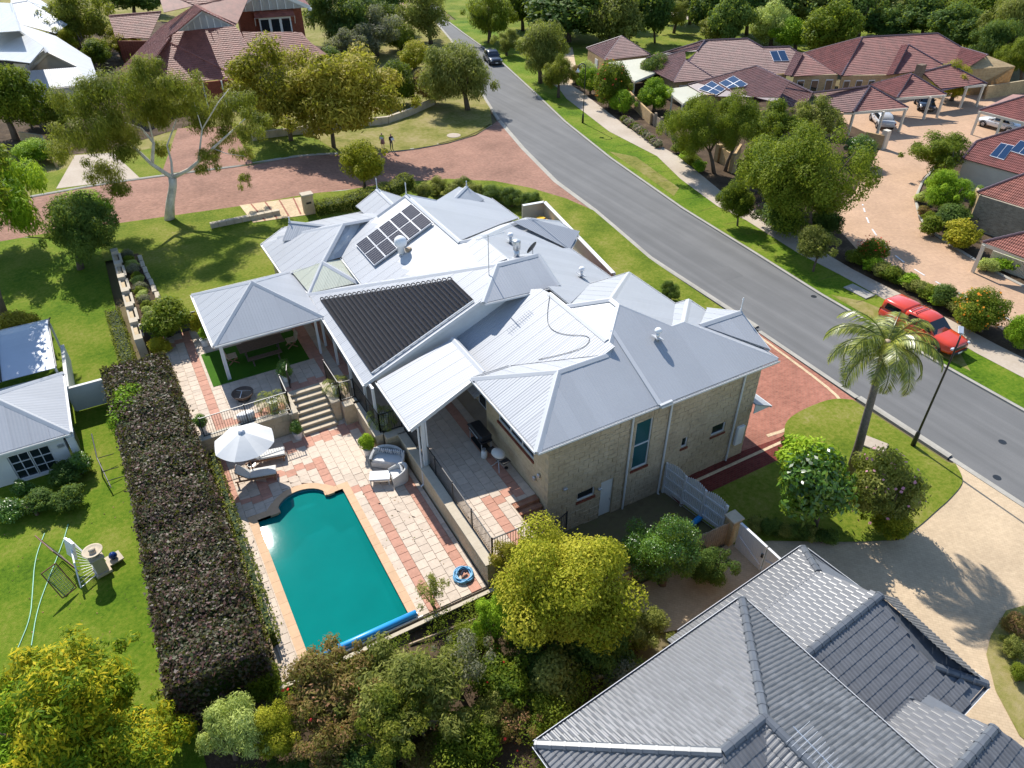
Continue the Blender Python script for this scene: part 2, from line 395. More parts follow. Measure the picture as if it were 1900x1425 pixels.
def paint(name, col, rough=.28):
    m, t, b = base(name); b.inputs['Base Color'].default_value = (*col, 1); b.inputs['Roughness'].default_value = rough; b.inputs['Coat Weight'].default_value = .8; b.inputs['Coat Roughness'].default_value = .06; return m
paint('paint_red', (.58, .045, .012)); paint('paint_navy', (.008, .014, .026)); paint('paint_silver', (.48, .49, .5)); paint('paint_white', (.74, .75, .76))
plain('tyre', (.013, .013, .014), .8); plain('headlamp', (.6, .62, .65), .1); plain('taillamp', (.3, .01, .01), .2); plain('number_plate', (.75, .75, .7), .5)
plain('bark_white', (.62, .56, .47), .8, var=.3, vs=2.2, bs=.3, bscale=8); plain('bark_brown', (.12, .085, .06), .9, var=.3, vs=4, bs=.5, bscale=10)
plain('bark_palm', (.15, .125, .105), .9, var=.3, vs=8, bs=.6, bscale=16); plain('bark_grey', (.20, .17, .14), .9, var=.3, vs=4, bs=.5)
leafmat('leaf_euc', [(.3, (.045, .075, .008)), (.5, (.125, .155, .016)), (.75, (.25, .245, .035))])
leafmat('leaf_gold', [(.3, (.135, .13, .010)), (.5, (.27, .235, .022)), (.75, (.44, .35, .05))])
leafmat('leaf_yellow', [(.3, (.10, .13, .008)), (.5, (.25, .26, .014)), (.78, (.46, .39, .03))])
leafmat('leaf_yellow_ball', [(.3, (.105, .135, .006)), (.5, (.27, .285, .014)), (.75, (.50, .455, .045))])
leafmat('leaf_limeyellow', [(.3, (.035, .085, .006)), (.45, (.10, .185, .010)), (.6, (.25, .31, .014)), (.8, (.6, .47, .02))])
leafmat('leaf_mid', [(.3, (.036, .070, .005)), (.5, (.092, .145, .010)), (.75, (.2, .235, .022))])
leafmat('leaf_bright', [(.3, (0.055, 0.140, 0.007)), (.5, (0.157, 0.297, 0.011)), (.75, (0.352, 0.502, 0.032))])
leafmat('leaf_dark', [(.3, (0.023, 0.050, 0.011)), (.5, (0.055, 0.111, 0.022)), (.75, (0.138, 0.207, 0.042))])
leafmat('leaf_olive', [(.3, (0.065, 0.083, 0.015)), (.5, (0.157, 0.177, 0.035)), (.75, (0.315, 0.315, 0.078))])
leafmat('leaf_pale', [(.3, (0.186, 0.232, 0.047)), (.5, (0.389, 0.463, 0.111)), (.75, (0.649, 0.705, 0.221))])
leafmat('leaf_grey', [(.3, (0.090, 0.100, 0.061)), (.5, (0.180, 0.180, 0.114)), (.75, (0.324, 0.306, 0.199))])
leafmat('leaf_glossy', [(.3, (0.018, 0.065, 0.010)), (.5, (0.055, 0.140, 0.015)), (.75, (0.148, 0.278, 0.032))], rough=.3, spec=.6)
leafmat('leaf_purple', [(.24, (.030, .018, .014)), (.38, (.062, .030, .030)), (.5, (.06, .062, .026)), (.62, (.115, .046, .044)), (.74, (.085, .095, .045)), (.84, (.17, .135, .10))], rough=.5, trans=.18, spec=.3)
leafmat('leaf_rust', [(.3, (0.092, 0.055, 0.018)), (.48, (0.186, 0.111, 0.035)), (.62, (0.186, 0.186, 0.039)), (.8, (0.408, 0.205, 0.111))])
leafmat('leaf_palm', [(.3, (0.083, 0.111, 0.010)), (.5, (0.186, 0.232, 0.018)), (.75, (0.408, 0.408, 0.055))], rough=.35, trans=.25, spec=.6)
leafmat('flower_red', [(.3, (0.450, 0.005, 0.017)), (.75, (0.750, 0.050, 0.051))]); leafmat('flower_pink', [(.3, (0.350, 0.080, 0.170)), (.75, (0.650, 0.300, 0.425))])
leafmat('flower_orange', [(.3, (0.600, 0.130, 0.009)), (.75, (0.800, 0.300, 0.025))]); leafmat('flower_white', [(.3, (0.500, 0.500, 0.391)), (.75, (0.750, 0.750, 0.595))]); leafmat('flower_purple', [(.3, (0.200, 0.050, 0.212)), (.75, (0.500, 0.250, 0.425))])
def water():
    m, t, b = base('pool_water'); b.inputs['Roughness'].default_value = .03; b.inputs['IOR'].default_value = 1.33; b.inputs['Specular IOR Level'].default_value = .25
    c = ramp(t, noise(t, .35, 3), [(.3, (.0, .19, .165)), (.7, (.0, .225, .198))]); t.links.new(c, b.inputs['Base Color'])
    bump(t, b, noise(t, 3.0, 2), .014, .03)
    tr = nd(t, 'ShaderNodeBsdfTransparent'); tr.inputs[0].default_value = (.25, .72, .72, 1); mx = nd(t, 'ShaderNodeMixShader'); mx.inputs[0].default_value = .72
    t.links.new(tr.outputs[0], mx.inputs[1]); t.links.new(b.outputs[0], mx.inputs[2]); t.links.new(mx.outputs[0], t.nodes['Material Output'].inputs[0])
water(); plain('pool_lining', (.05, .30, .36), .6)
def striped():
    m, t, b = base('cushion_stripe'); tc = nd(t, 'ShaderNodeTexCoord'); s = nd(t, 'ShaderNodeSeparateXYZ'); t.links.new(tc.outputs['Generated'], s.inputs[0])
    f = math_(t, 'GREATER_THAN', math_(t, 'SINE', math_(t, 'MULTIPLY', s.outputs[0], 26)), 0.1)
    t.links.new(mixc(t, f, (.66, .66, .64), (.07, .09, .14)), b.inputs['Base Color']); b.inputs['Roughness'].default_value = .9
striped()
# ------------------------------------------------------------------ terrain
def terrain():
    xs = np.concatenate([np.arange(-220, -30, 20), np.arange(-30, 70, 2.0), np.arange(70, 320, 20)]); ys = np.concatenate([np.arange(-60, 0, 10), np.arange(0, 80, 2.0), np.arange(80, 420, 20)])
    vs = []
    for y in ys:
        for x in xs:
            dz = 0
            if 0.2 < x < 8.2 and 17 < y < 30: dz = -3            # pool excavation
            vs.append((x, y, min(G(x, y)-.12, .02 if (-6 < x < 13 and 14 < y < 42) else 9)+dz))
    n = len(xs); fs = [(j*n+i, j*n+i+1, (j+1)*n+i+1, (j+1)*n+i) for j in range(len(ys)-1) for i in range(n-1)]
    o = mo('ground', vs, fs, 'earth'); o['kind'] = 'structure'
terrain()
def G2(*pts): return [(lambda v: (v.x, v.y))(PG(*p)) for p in pts]
def PZ(z, *pts): return [(lambda v: (v.x, v.y))(P(px, py, z)) for px, py in pts]
RW = PZ(-1, (770, 5), (800, 33), (835, 75), (862, 120), (886, 165), (909, 202), (923, 224), (967, 276), (1027, 337), (1101, 392), (1135, 421), (1203, 480))
RW += [(33.5, 35), (33.45, 27), (33.1, 19), (33.05, 12.7), (33.05, 4), (33.05, -30)]
RE = PZ(-1, (812, 8), (829, 37), (862, 62), (903, 91), (933, 116), (990, 168), (1051, 226), (1135, 293), (1270, 387), (1405, 470))
RE += [(40.8, 28), (40.45, 18), (40.4, 10), (40.4, -30)]
drape('road', RW+RE[::-1], 0.0, 'asphalt')
def ribbon(name, line, w, h, mat, off=0.0, side=1, zf=None, lab=None):
    """a kerb: solid strip along a polyline"""
    zf = zf or G; pts = [Vector((p[0], p[1])) for p in line]; L = []; R = []
    for i, p in enumerate(pts):
        d = (pts[min(i+1, len(pts)-1)]-pts[max(i-1, 0)]).normalized(); n = Vector((-d.y, d.x))*side
        L.append(p); R.append(p+n*w)
    vs = []
    for a, b in zip(L, R):
        z = zf(a.x, a.y)+off
        vs += [(a.x, a.y, z-.2), (a.x, a.y, z+h*.45), (a.x+(b.x-a.x)*.4, a.y+(b.y-a.y)*.4, z+h), (b.x, b.y, z+h), (b.x, b.y, z-.2)]
    fs = []
    for i in range(len(L)-1):
        for k in range(4): fs.append((i*5+k, i*5+k+1, (i+1)*5+k+1, (i+1)*5+k) if side > 0 else (i*5+k, (i+1)*5+k, (i+1)*5+k+1, i*5+k+1))
    o = mo(name, vs, fs, mat); o['kind'] = 'structure'; return o
def dense(line, step=1.5):
    out = []
    for a, b in zip(line[:-1], line[1:]):
        n = max(1, int(math.hypot(b[0]-a[0], b[1]-a[1])/step))
        for k in range(n): out.append((a[0]+(b[0]-a[0])*k/n, a[1]+(b[1]-a[1])*k/n))
    return out+[line[-1]]
def smooth(line, it=2):
    for _ in range(it):
        o = [line[0]]
        for a, b in zip(line[:-1], line[1:]): o += [(a[0]*.75+b[0]*.25, a[1]*.75+b[1]*.25), (a[0]*.25+b[0]*.75, a[1]*.25+b[1]*.75)]
        line = o+[line[-1]]
    return line
ribbon('kerb', dense(RE), .32, .11, 'kerb', side=-1)
ribbon('kerb', dense(RW[9:14]), .32, .11, 'kerb', side=1)
ribbon('kerb', dense([(33.05, 18.6), (33.05, 12.9)]), .32, .11, 'kerb', side=1)
ribbon('kerb', dense(RW[:7]), .32, .11, 'kerb', side=1)
ribbon('kerb_flush', dense(RW[6:10]), .45, .012, 'kerb', side=1)
ribbon('kerb_flush', dense([(33.3, 26.6), (33.05, 18.7)]), .3, .015, 'kerb', side=1)
ribbon('kerb_flush', dense([(33.05, 12.8), (33.05, 2)]), .3, .015, 'kerb', side=1)
# brick lane
LN = G2((57, 367), (189, 343), (337, 323), (472, 306), (630, 286), (765, 278), (832, 266), (883, 251), (913, 232))
LS = G2((44, 441), (219, 416), (445, 384), (640, 355), (748, 338), (832, 333), (916, 337), (984, 350), (1051, 370), (1099, 391))
x0 = LN[0]; x1 = LS[0]
lane = [(-30, x1[1]-1)]+LS+RW[9:5:-1]+LN[::-1]+[(-30, x0[1]+2)]
drape('lane', [(-30, x1[1]+1.5)]+LS+[RW[8], RW[7], RW[6]]+LN[::-1]+[(-30, x0[1]+3.0)], .0, 'lane_brick', 2.0)
ribbon('kerb', dense(smooth(LN, 1)), .28, .09, 'kerb', side=1)
ribbon('kerb', dense(smooth(LS, 1)), .22, .05, 'kerb', side=-1)
drape('north_lawn', [(-60, LN[0][1]+8), (-30, LN[0][1]+3.2)]+LN+RW[5::-1]+[(-20, 190), (-90, 120)], .02, 'lawn_dry', 4)
drape('north_lawn', G2((20, 300), (200, 280), (330, 240), (560, 190), (640, 90), (300, 40), (-40, 80), (-60, 260)), .05, 'mulch', 4)
# verges: west of road north of lane, between lane and house, east side
drape('verge_lawn', LN[4:]+RW[5::-1]+G2((690, 60), (640, 150), (560, 240)), .09, 'lawn_dry', 3)
drape('verge_lawn', G2((57, 366), (189, 342), (337, 322), (472, 305), (630, 285), (560, 235), (380, 255), (220, 290), (57, 330)), .085, 'lawn', 3)
drape('verge_lawn', [p for p in LS[4:]]+[RW[9], RW[10], RW[11], (33.4, 35), (33.2, 26.9), (28.5, 27.5), (27.5, 44), (20, 49), (14, 52)], .085, 'lawn', 2)
drape('verge_lawn', LS[:5]+[(14, 51), (8, 50.5), (0.2, 54), (-2.5, 54), (-2.5, 58)], .08, 'lawn', 2)
drape('crossing_paving', G2((445, 383), (565, 367), (575, 400), (470, 415)), .1, 'cream_brick_band', 2)
for k in range(4): drape('crossing_band', G2((465+k*26, 381-k*4), (467.5+k*26, 380-k*4), (494+k*22, 411-k*4), (491+k*22, 412-k*4)), .106, 'red_brick_paving', 2)
PL = PZ(-1, (1015, 150), (1037, 165), (1051, 184), (1130, 245), (1219, 291), (1262, 333), (1331, 384), (1384, 410), (1482, 472), (1556, 510), (1630, 551)); PLx = 43.1
PR = PZ(-1, (1040, 148), (1062, 160), (1080, 172), (1165, 238), (1253, 288), (1300, 325), (1345, 362), (1410, 395), (1529, 470), (1583, 502), (1681, 552))
PL += [(43.2, 18), (43.2, -20)]; PR += [(45.2, 18), (45.2, -20)]
drape('east_verge', RE[1:]+PL[::-1]+PZ(-1, (960, 100), (900, 40)), .06, 'lawn_lush', 3)
drape('bare_verge', PZ(-1, (1540, 548), (1600, 560), (1700, 600), (1780, 655), (1800, 690), (1700, 640)), .066, 'lawn_dry', 3)
drape('bare_verge', PZ(-1, (1130, 282), (1180, 292), (1260, 350), (1250, 365), (1190, 322)), .066, 'lawn_dry', 3)
drape('footpath', PL+PR[::-1], .075, 'footpath', 3)
fp = [o for o in COL.objects if o.name == 'footpath'][0]
for a, b in zip(dense(PL[1:12], 2.0), dense(PL[1:12], 2.0)[1:]):
    d = Vector((b[0]-a[0], b[1]-a[1])).normalized(); B().bar((a[0]+.02, a[1], -.924), (a[0]+d.y*2.1*1.0, a[1]-d.x*2.1, -.924), .022, .004).obj('joint', 'mulch', fp)
drape('road_patch', PZ(-1, (1320, 500), (1352, 494), (1380, 512), (1348, 520)), .004, 'asphalt_dark', 4)
drape('garden_bed', PR[1:]+[(60, -20), (75, 20), (75, 60), (68, 80), (60, 90)], .04, 'mulch', 5)
# villa driveway
VD = PZ(-1, (1900, 640), (1800, 575), (1740, 545), (1680, 520), (1600, 475), (1550, 420), (1555, 390), (1590, 350), (1620, 300), (1640, 262), (1560, 225), (1560, 160), (1800, 150), (1900, 165), (1900, 250), (1820, 262), (1760, 290), (1712, 330), (1695, 370), (1705, 410), (1735, 440), (1812, 488), (1850, 510), (1900, 535))
drape('villa_driveway', VD, .05, 'peach_paving', 4)
ed = PZ(-1, (1900, 610), (1810, 560), (1725, 520), (1650, 470), (1612, 420), (1600, 380))
for a, b in zip(smooth(ed, 2)[:-1:1], smooth(ed, 2)[1::1]):
    pass
sl = dense(smooth(ed, 2), .9)
for i in range(0, len(sl)-1, 2):
    b = B(); b.bar((sl[i][0], sl[i][1], -.94), (sl[i+1][0], sl[i+1][1], -.94), .12, .02); o = b.obj('lane_marking_brick', 'white_paint'); o['kind'] = 'structure'
ribbon('kerb', dense(smooth(VD[15:], 1)), .2, .1, 'kerb', off=.05, side=1)
# park beyond
drape('park_lawn', PZ(-1, (850, 40), (1010, 140), (1090, 120), (1240, 110), (1560, 100), (1900, 120), (1900, 0), (1500, -20), (900, -20), (800, 0)), .02, 'lawn', 20)
drape('park_path', PZ(-1, (1020, 175), (1050, 90), (1062, 88), (1068, 120), (1060, 168)), .05, 'sand', 20)
drape('far_road', PZ(-1, (1180, 25), (1300, 40), (1420, 44), (1420, 36), (1300, 30), (1190, 12)), .05, 'footpath', 20)
drape('far_carpark', PZ(-1, (650, 8), (760, 30), (800, 20), (790, -12), (660, -15)), .05, 'peach_paving', 20)
# garage driveway and side path (red brick), front lawn with palm, tan driveway
EDG = smooth(PZ(-1, (1588, 744), (1546, 740), (1505, 754), (1470, 772), (1456, 787), (1455, 803)), 2)
PTH = [(27.0, 18.35), (26.45, 17.1)]
DRV = [(24.0, 18.4)]+PTH[:1]+EDG[::-1]+[(33.2, 26.5), (28.5, 27.5), (24.0, 27.5)]
drape('red_driveway', DRV, .03, 'red_brick_paving', 3)
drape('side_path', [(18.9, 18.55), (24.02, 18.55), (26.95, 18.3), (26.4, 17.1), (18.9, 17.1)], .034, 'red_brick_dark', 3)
bandpts = [(33.05, 26.3)]+PZ(-1, (1572, 743), (1545, 747), (1508, 761), (1476, 779), (1464, 790), (1463, 800), (1425, 812))
ribbon('brick_band', dense(smooth(bandpts, 2), .6), .2, .012, 'cream_brick_band', off=.036, side=-1)
ribbon('brick_band', [(19.2, 17.95), (26.6, 17.95)], .16, .012, 'cream_brick_band', off=.036)
FL = [(18.95, 17.05)]+PTH[::-1]+EDG[::-1]+[(32.7, 18.6), (32.7, 12.7)]+smooth(PZ(-1, (1772, 862), (1785, 885), (1785, 901), (1758, 931), (1741, 945), (1705, 978), (1667, 1004), (1563, 1008), (1428, 1005)), 2)+[(19.4, 14.0)]
drape('front_lawn', FL, .07, 'lawn', 2)
drape('tan_driveway', PZ(-1, (1428, 1003), (1563, 1006), (1667, 1003), (1741, 944), (1785, 900), (1772, 862))+[(33.0, 12.6), (33.0, -3), (24, -6), (16, -2), (15, 6), (16.2, 11.2), (13, 12.2), (12.4, 14.4), (19.3, 14.2)], .02, 'tan_paving', 3)
drape('corner_lawn', PZ(-1, (1866, 1134), (1838, 1180), (1829, 1215), (1846, 1282), (1890, 1365), (1990, 1450), (2050, 1200), (1950, 1110)), .05, 'lawn_dry', 3)
# left neighbour, upper lawn, bottom garden
drape('neighbour_lawn', [(-24, 12), (-3.2, 12), (-3.4, 36), (-2.6, 41), (-2.4, 57.5), (x1[0], x1[1]-.1), (-24, x1[1]+1.0)], .06, 'lawn_lush', 2)
drape('neighbour_lawn', G2((60, 1200), (160, 1140), (215, 1190), (300, 1240), (310, 1320), (230, 1330)), .075, 'lawn_lush', 2)
drape('bottom_garden', [(-3.2, 4), (-3.3, 16.6), (8.6, 16.6), (12.5, 16.2), (12.4, 12), (10, 9), (6, 9), (5.5, 4)], .05, 'mulch', 2)
drape('bottom_lawn', [(5.2, 5), (5.6, 9.2), (7.6, 10.4), (8.6, 10.6), (7, 9)], .07, 'lawn', 2)
drape('bottom_lawn', PZ(-.6, (915, 1425), (960, 1360), (1060, 1300), (1010, 1395), (1010, 1440)), .04, 'lawn', 2, zf=lambda x, y: -.6)
o = B().prism([(-1.3, 41.3), (1.6, 41.3), (7.4, 40.5), (12, 44), (9.9, 52.4), (-1.3, 54.0)], -.5, 1.2).obj('house_lawn', 'lawn'); o['kind'] = 'structure'
o = B().prism([(-1.3, 41.0), (.05, 41.0), (.3, 45.5), (-.25, 53.6), (-1.3, 53.6)], 1.0, 1.22).obj('garden_bed', 'mulch'); o['kind'] = 'structure'
# ------------------------------------------------------------------ pool, deck, terraces
PAVER = {}
def paver_mesh(sx, sy, th=.05, e=.008):
    k = (round(sx, 3), round(sy, 3))
    if k not in PAVER:
        b = B(); b.cbox((0, 0, -th/2), (sx, sy, th), bev=e); PAVER[k] = newmesh('paver', b.v, b.f)
    return PAVER[k]
def paving(parent, poly, z, s, colour, holes=(), origin=(0, 0), bond=0.5, limit=300, gap=.012, along='y', name='paver'):
    """square pavers in running bond clipped to poly; whole ones are objects, the overflow joins one part"""
    xs = [p[0] for p in poly]; ys = [p[1] for p in poly]; cells = []
    i0, i1 = int((min(xs)-origin[0])/s)-2, int((max(xs)-origin[0])/s)+2; j0, j1 = int((min(ys)-origin[1])/s)-2, int((max(ys)-origin[1])/s)+2
    for i in range(i0, i1):
        for j in range(j0, j1):
            x = origin[0]+i*s+(bond*s*(j % 2) if along == 'x' else 0); y = origin[1]+j*s+(bond*s*(i % 2) if along == 'y' else 0)
            q = [(x, y), (x+s-gap, y), (x+s-gap, y+s-gap), (x, y+s-gap)]
            c = clip_convex_list(q, poly, holes)
            for pc in c:
                if area2(pc) > .012: cells.append((pc, len(pc) == 4 and abs(area2(pc)-(s-gap)**2) < 1e-4))
    cells.sort(key=lambda c: DEPTH((c[0][0][0], c[0][0][1], z))); n = 0; rest = {}
    for pc, whole in cells:
        cx = sum(p[0] for p in pc)/len(pc); cy = sum(p[1] for p in pc)/len(pc); m = colour(cx, cy); dz = random.uniform(-.004, .004)
        if n < limit:
            if whole: o = put(name, paver_mesh(s-gap, s-gap), m, parent); o.location = Vector((cx, cy, z+dz))-_org(parent)
            else: o = B().prism(pc, z-.05, z+dz).obj(name, m, parent)
            n += 1
        else: rest.setdefault(m, B()).prism(pc, z-.05, z+dz)
    for m, b in rest.items(): o = b.obj(name, m, parent); o['kind'] = 'stuff'
def halfplanes(poly):
    n = len(poly); a = sum(poly[i][0]*poly[(i+1) % n][1]-poly[(i+1) % n][0]*poly[i][1] for i in range(n)); P_ = poly if a > 0 else poly[::-1]
    out = []
    for i in range(n):
        p, q = P_[i], P_[(i+1) % n]; nx, ny = q[1]-p[1], p[0]-q[0]; l = math.hypot(nx, ny)
        if l > 1e-9: out.append((nx/l, ny/l, (nx*p[0]+ny*p[1])/l))
    return out
def clip_convex_list(q, poly, holes):
    for h in halfplanes(poly):
        q = clip2(q, *h)
        if len(q) < 3: return []
    res = [q]
    for ho in holes:
        hs = halfplanes(ho); new = []
        for p in res:
            rem = p
            for (a, b, c) in hs:
                out = clip2(rem, -a, -b, -c)
                if len(out) >= 3 and area2(out) > 1e-4: new.append(out)
                rem = clip2(rem, a, b, c)
                if len(rem) < 3: break
        res = new
    return res
PX0, PX1, PY0, PY1 = 0.95, 4.95, 17.2, 25.2
bay = [(3.05+1.15*math.cos(a), 25.15+.95*math.sin(a)) for a in np.linspace(0, math.pi, 15)]
poolring = [(PX0, PY0), (PX1, PY0), (PX1, PY1)]+[(x, max(y, PY1)) for x, y in bay]+[(PX0, PY1)]
deck = B().prism([(0.0, 16.85), (8.3, 16.85), (8.3, 26.5), (7.3, 26.5), (7.3, 30.4), (-.2, 30.6), (0, 25)], -2.0, -2.0+.01).obj('pool_deck', 'paver_joint'); deck['kind'] = 'structure'
# deck slab with the basin left open
db = B()
for (a, b_) in (((-.2, 16.85), (PX0-.02, 30.6)), ((PX1+.02, 16.85), (8.3, 30.4)), ((PX0-.02, 16.85), (PX1+.02, PY0-.02)), ((PX0-.02, 26.13), (PX1+.02, 30.6)), ((PX0-.02, PY1), (1.9, 26.13)), ((4.2, PY1), (PX1+.02, 26.13))):
    db.box((a[0], a[1], -.6), (b_[0], b_[1], -.045))
o = db.obj('slab', 'paver_joint', deck)
def cdeck(x, y):
    t = (5.75 < x < 6.15 and y < 24.9) or (4.5 < x < 6.1 and 24.6 < y < 25.1) or (7.62 < x < 8.0 and y < 25.6) or (2.9 < x < 7.4 and 29.1 < y < 29.6) or (.6 < x < 1.9 and 26.35 < y < 26.8) \
        or (1.5 < x < 1.95 and 26.5 < y < 27.7) or (1.9 < x < 4.7 and 27.3 < y < 27.75) or (4.3 < x < 4.75 and 25.7 < y < 27.6) or (6.9 < x < 7.4 and 27 < y < 29.6) or (.1 < x < .5 and y > 26.6) or (.3 < x < 4 and 28.0 < y < 28.4 and False)
    return 'paver_terracotta' if t else 'paver_cream'
cop = [(PX0-.36, PY0-.34), (PX1+.36, PY0-.34), (PX1+.36, PY1+.36), (4.5, PY1+.36), (4.1, 26.1), (3.6, 26.42), (3.05, 26.5), (2.5, 26.42), (2.0, 26.1), (1.6, PY1+.36), (PX0-.36, PY1+.36)]
paving(deck, [(0.0, 16.9), (8.28, 16.9), (8.28, 26.45), (7.28, 30.3), (0.0, 30.4)], 0.0, .47, cdeck, holes=[[(PX0-.36, PY0-.34), (PX1+.36, PY0-.34), (PX1+.36, PY1+.36), (PX0-.36, PY1+.36)], cop[3:10]], origin=(.08, 16.9))
# coping stones, each its own piece
def coping_seg(poly, z=.02): B().prism(poly, -.09, z).obj('coping_stone', 'coping', deck)
def coping_run(a, b, w, n):
    a, b = Vector(a), Vector(b); d = (b-a); nrm = Vector((d.y, -d.x)).normalized()*w
    for k in range(n):
        p, q = a+d*(k/n)+d.normalized()*.004, a+d*((k+1)/n)-d.normalized()*.004
        coping_seg([tuple(p), tuple(q), tuple(q+nrm), tuple(p+nrm)])
coping_run((PX0, PY1+.36), (PX0, PY0), .36, 14); coping_run((PX0-.36, PY0), (PX1+.36, PY0), .34, 8); coping_run((PX1, PY0), (PX1, PY1), .36, 14)
coping_run((PX1+.36, PY1), (4.22, PY1), .36, 2); coping_run((1.86, PY1), (PX0-.0, PY1), .36, 2)
for k in range(14):
    p, q = bay[k], bay[k+1]; f = lambda t: (3.05+(t[0]-3.05)*1.31, 25.15+(t[1]-25.15)*1.38)
    coping_seg([p, q, f(q), f(p)], .027)
coping_seg([(4.1, PY1+.002), (4.62, PY1+.002), (4.62, PY1+.4), (4.3, PY1+.75), (4.12, PY1+.5)], .012); coping_seg([(2.0, PY1+.002), (1.48, PY1+.002), (1.48, PY1+.4), (1.8, PY1+.75), (1.98, PY1+.5)], .012)
pl = B()   # basin: walls and floor
ring = poolring
for i in range(len(ring)):
    a, b_ = ring[i], ring[(i+1) % len(ring)]; pl.add([(a[0], a[1], 0), (b_[0], b_[1], 0), (b_[0], b_[1], -1.9), (a[0], a[1], -1.9)], [(0, 1, 2, 3)])
pl.add([(PX0, PY0, -1.6), (PX1, PY0, -1.6), (PX1, 26.2, -1.2), (PX0, 26.2, -1.2)], [(0, 1, 2, 3)])
o = pl.obj('pool_basin', 'pool_lining'); o['kind'] = 'structure'
for k in range(3):
    pts = [(3.05+(1.15-.28*k)*math.cos(a), 25.15+.02+(.95-.24*k)*math.sin(a)) for a in np.linspace(0, math.pi, 13)]
    B().prism(pts+[(1.9+.28*k, 25.0+.15*k), (4.2-.28*k, 25.0+.15*k)], -1.4, -1.0+.25*k).obj('pool_step', 'pool_lining', o)
o = mo('pool_water', [(x, y, -.14) for x, y in poolring], [tuple(range(len(poolring)))], 'pool_water'); o['kind'] = 'structure'
# pool cover roller at the near end
t = thing('pool_cover_roller', 'blue rolled pool cover on a roller along the near end of the pool', 'pool cover', (3.0, 17.0, 0))
B().tube([(1.0, 17.02, .17), (3, 17.01, .175), (5.2, 17.0, .17)], .145, 14).obj('rolled_blanket', 'blue_plastic', t, True)
for x in (.96, 5.24): B().tube([(x, 17.0, .0), (x, 17.0, .17)], .03, 8).obj('stand', 'grey_metal', t)
B().box((.9, 16.80, .02), (5.4, 16.84, .12)).obj('guard_rail', 'white_plastic', t)
# upper terraces
TZ = 1.2
tw = B(); tw.prism([(-.9, 30.62), (4.5, 30.55), (4.5, 32.3), (6.32, 32.3), (6.32, 30.3), (7.36, 30.1), (7.36, 27.3), (8.55, 26.4), (8.6, 17.0), (10.9, 17.0), (10.9, 19.4), (12.2, 19.4), (13.2, 24.3), (13.2, 41.4), (-.9, 41.4)], -1.3, TZ-.045)
terrace = tw.obj('terrace', 'paver_joint'); terrace['kind'] = 'structure'
def cter(x, y):
    t = (.62 < x < 1.1 and y > 31) or (.6 < x < 4.5 and 30.9 < y < 31.4) or (4.4 < x < 7 and 32.3 < y < 32.8) or (6.5 < x < 7 and y > 30) or (-.9 < x < 1.1 and 40 < y < 40.5) \
        or (11.05 < x < 11.52 and y > 20.2) or (10.1 < x < 11.5 and 19.75 < y < 20.3) or (9.95 < x < 10.45 and y < 20.3) or (7.6 < x < 8.1 and y > 27.5) or (9 < x < 11.5 and 27.3 < y < 27.8)
    return 'paver_terracotta' if t else 'paver_cream'
paving(terrace, [(8.85, 19.42), (12.1, 19.42), (12.1, 28.2), (8.85, 28.2)], TZ, .47, cter, origin=(8.9, 17.07), limit=170)
paving(terrace, [(8.85, 17.25), (10.85, 17.25), (10.85, 19.41), (8.85, 19.41)], TZ, .47, cter, origin=(8.9, 17.07), limit=60)
terrace2 = B().prism([(-.88, 31), (4.4, 31), (4.4, 41.3), (-.88, 41.3)], .2, TZ-.06).obj('upper_terrace', 'paver_joint'); terrace2['kind'] = 'structure'
paving(terrace2, [(-.5, 30.9), (4.3, 30.85), (4.3, 32.29), (-.5, 32.3)], TZ, .47, cter, origin=(-.35, 30.9), limit=60)
paving(terrace2, [(-.5, 32.31), (8.4, 32.31), (8.4, 41.2), (-.5, 41.2)], TZ, .47, cter, holes=[[(1.2, 34.7), (6.45, 34.7), (6.45, 38.2), (1.2, 38.2)]], origin=(-.35, 30.9), limit=240)
o = B().prism([(1.2, 34.7), (6.45, 34.7), (6.45, 38.2), (1.2, 38.2)], TZ-.02, TZ+.02).obj('artificial_turf', 'turf'); o['kind'] = 'structure'
# retaining walls with capping stones
def rwall(name, label, runs, z0, z1, th=.34):
    b = B(); t = thing(name, label, 'wall', (runs[0][0], runs[0][1], z0)); k = 0
    for (x0, y0, x1, y1) in runs:
        a, c = Vector((x0, y0)), Vector((x1, y1)); d = c-a; n = Vector((-d.y, d.x)).normalized()*th
        L = d.length; nb = max(1, int(L/.85))
        for r_ in range(4):
            zz0 = z0+(z1-z0)*r_/4; zz1 = z0+(z1-z0)*(r_+1)/4-.008; off = .5 if r_ % 2 else 0
            for i in range(-1, nb+1):
                s0 = max(0, (i+off)/nb); s1 = min(1, (i+1+off)/nb)
                if s1-s0 < .02: continue
                p = a+d*s0+d.normalized()*.004; q = a+d*s1-d.normalized()*.004
                B().prism([tuple(p), tuple(q), tuple(q+n), tuple(p+n)], zz0, zz1).obj('block', 'limestone', t)
        for i in range(nb):
            p = a+d*(i/nb)-n*.1; q = a+d*((i+1)/nb)-d.normalized()*.006-n*.1
            B().prism([tuple(p), tuple(q), tuple(q+n*1.35), tuple(p+n*1.35)], z1, z1+.07).obj('capping_stone', 'limestone_cap', t)
    return t
rwall('retaining_wall', 'long limestone retaining wall between the pool deck and the raised barbecue terrace', [(8.7, 16.9, 8.7, 26.2)], -.3, TZ)
rwall('retaining_wall', 'stepped limestone retaining wall right of the stairs behind the wicker sofa', [(8.7, 26.55, 7.7, 26.55), (7.65, 26.55, 7.65, 29.7), (7.65, 29.95, 6.7, 29.95)], -.3, TZ)
rwall('retaining_wall', 'limestone retaining wall left of the stairs behind the white umbrella', [(-.6, 30.45, 4.2, 30.45), (4.5, 30.3, 4.5, 32.2)], -.3, TZ)
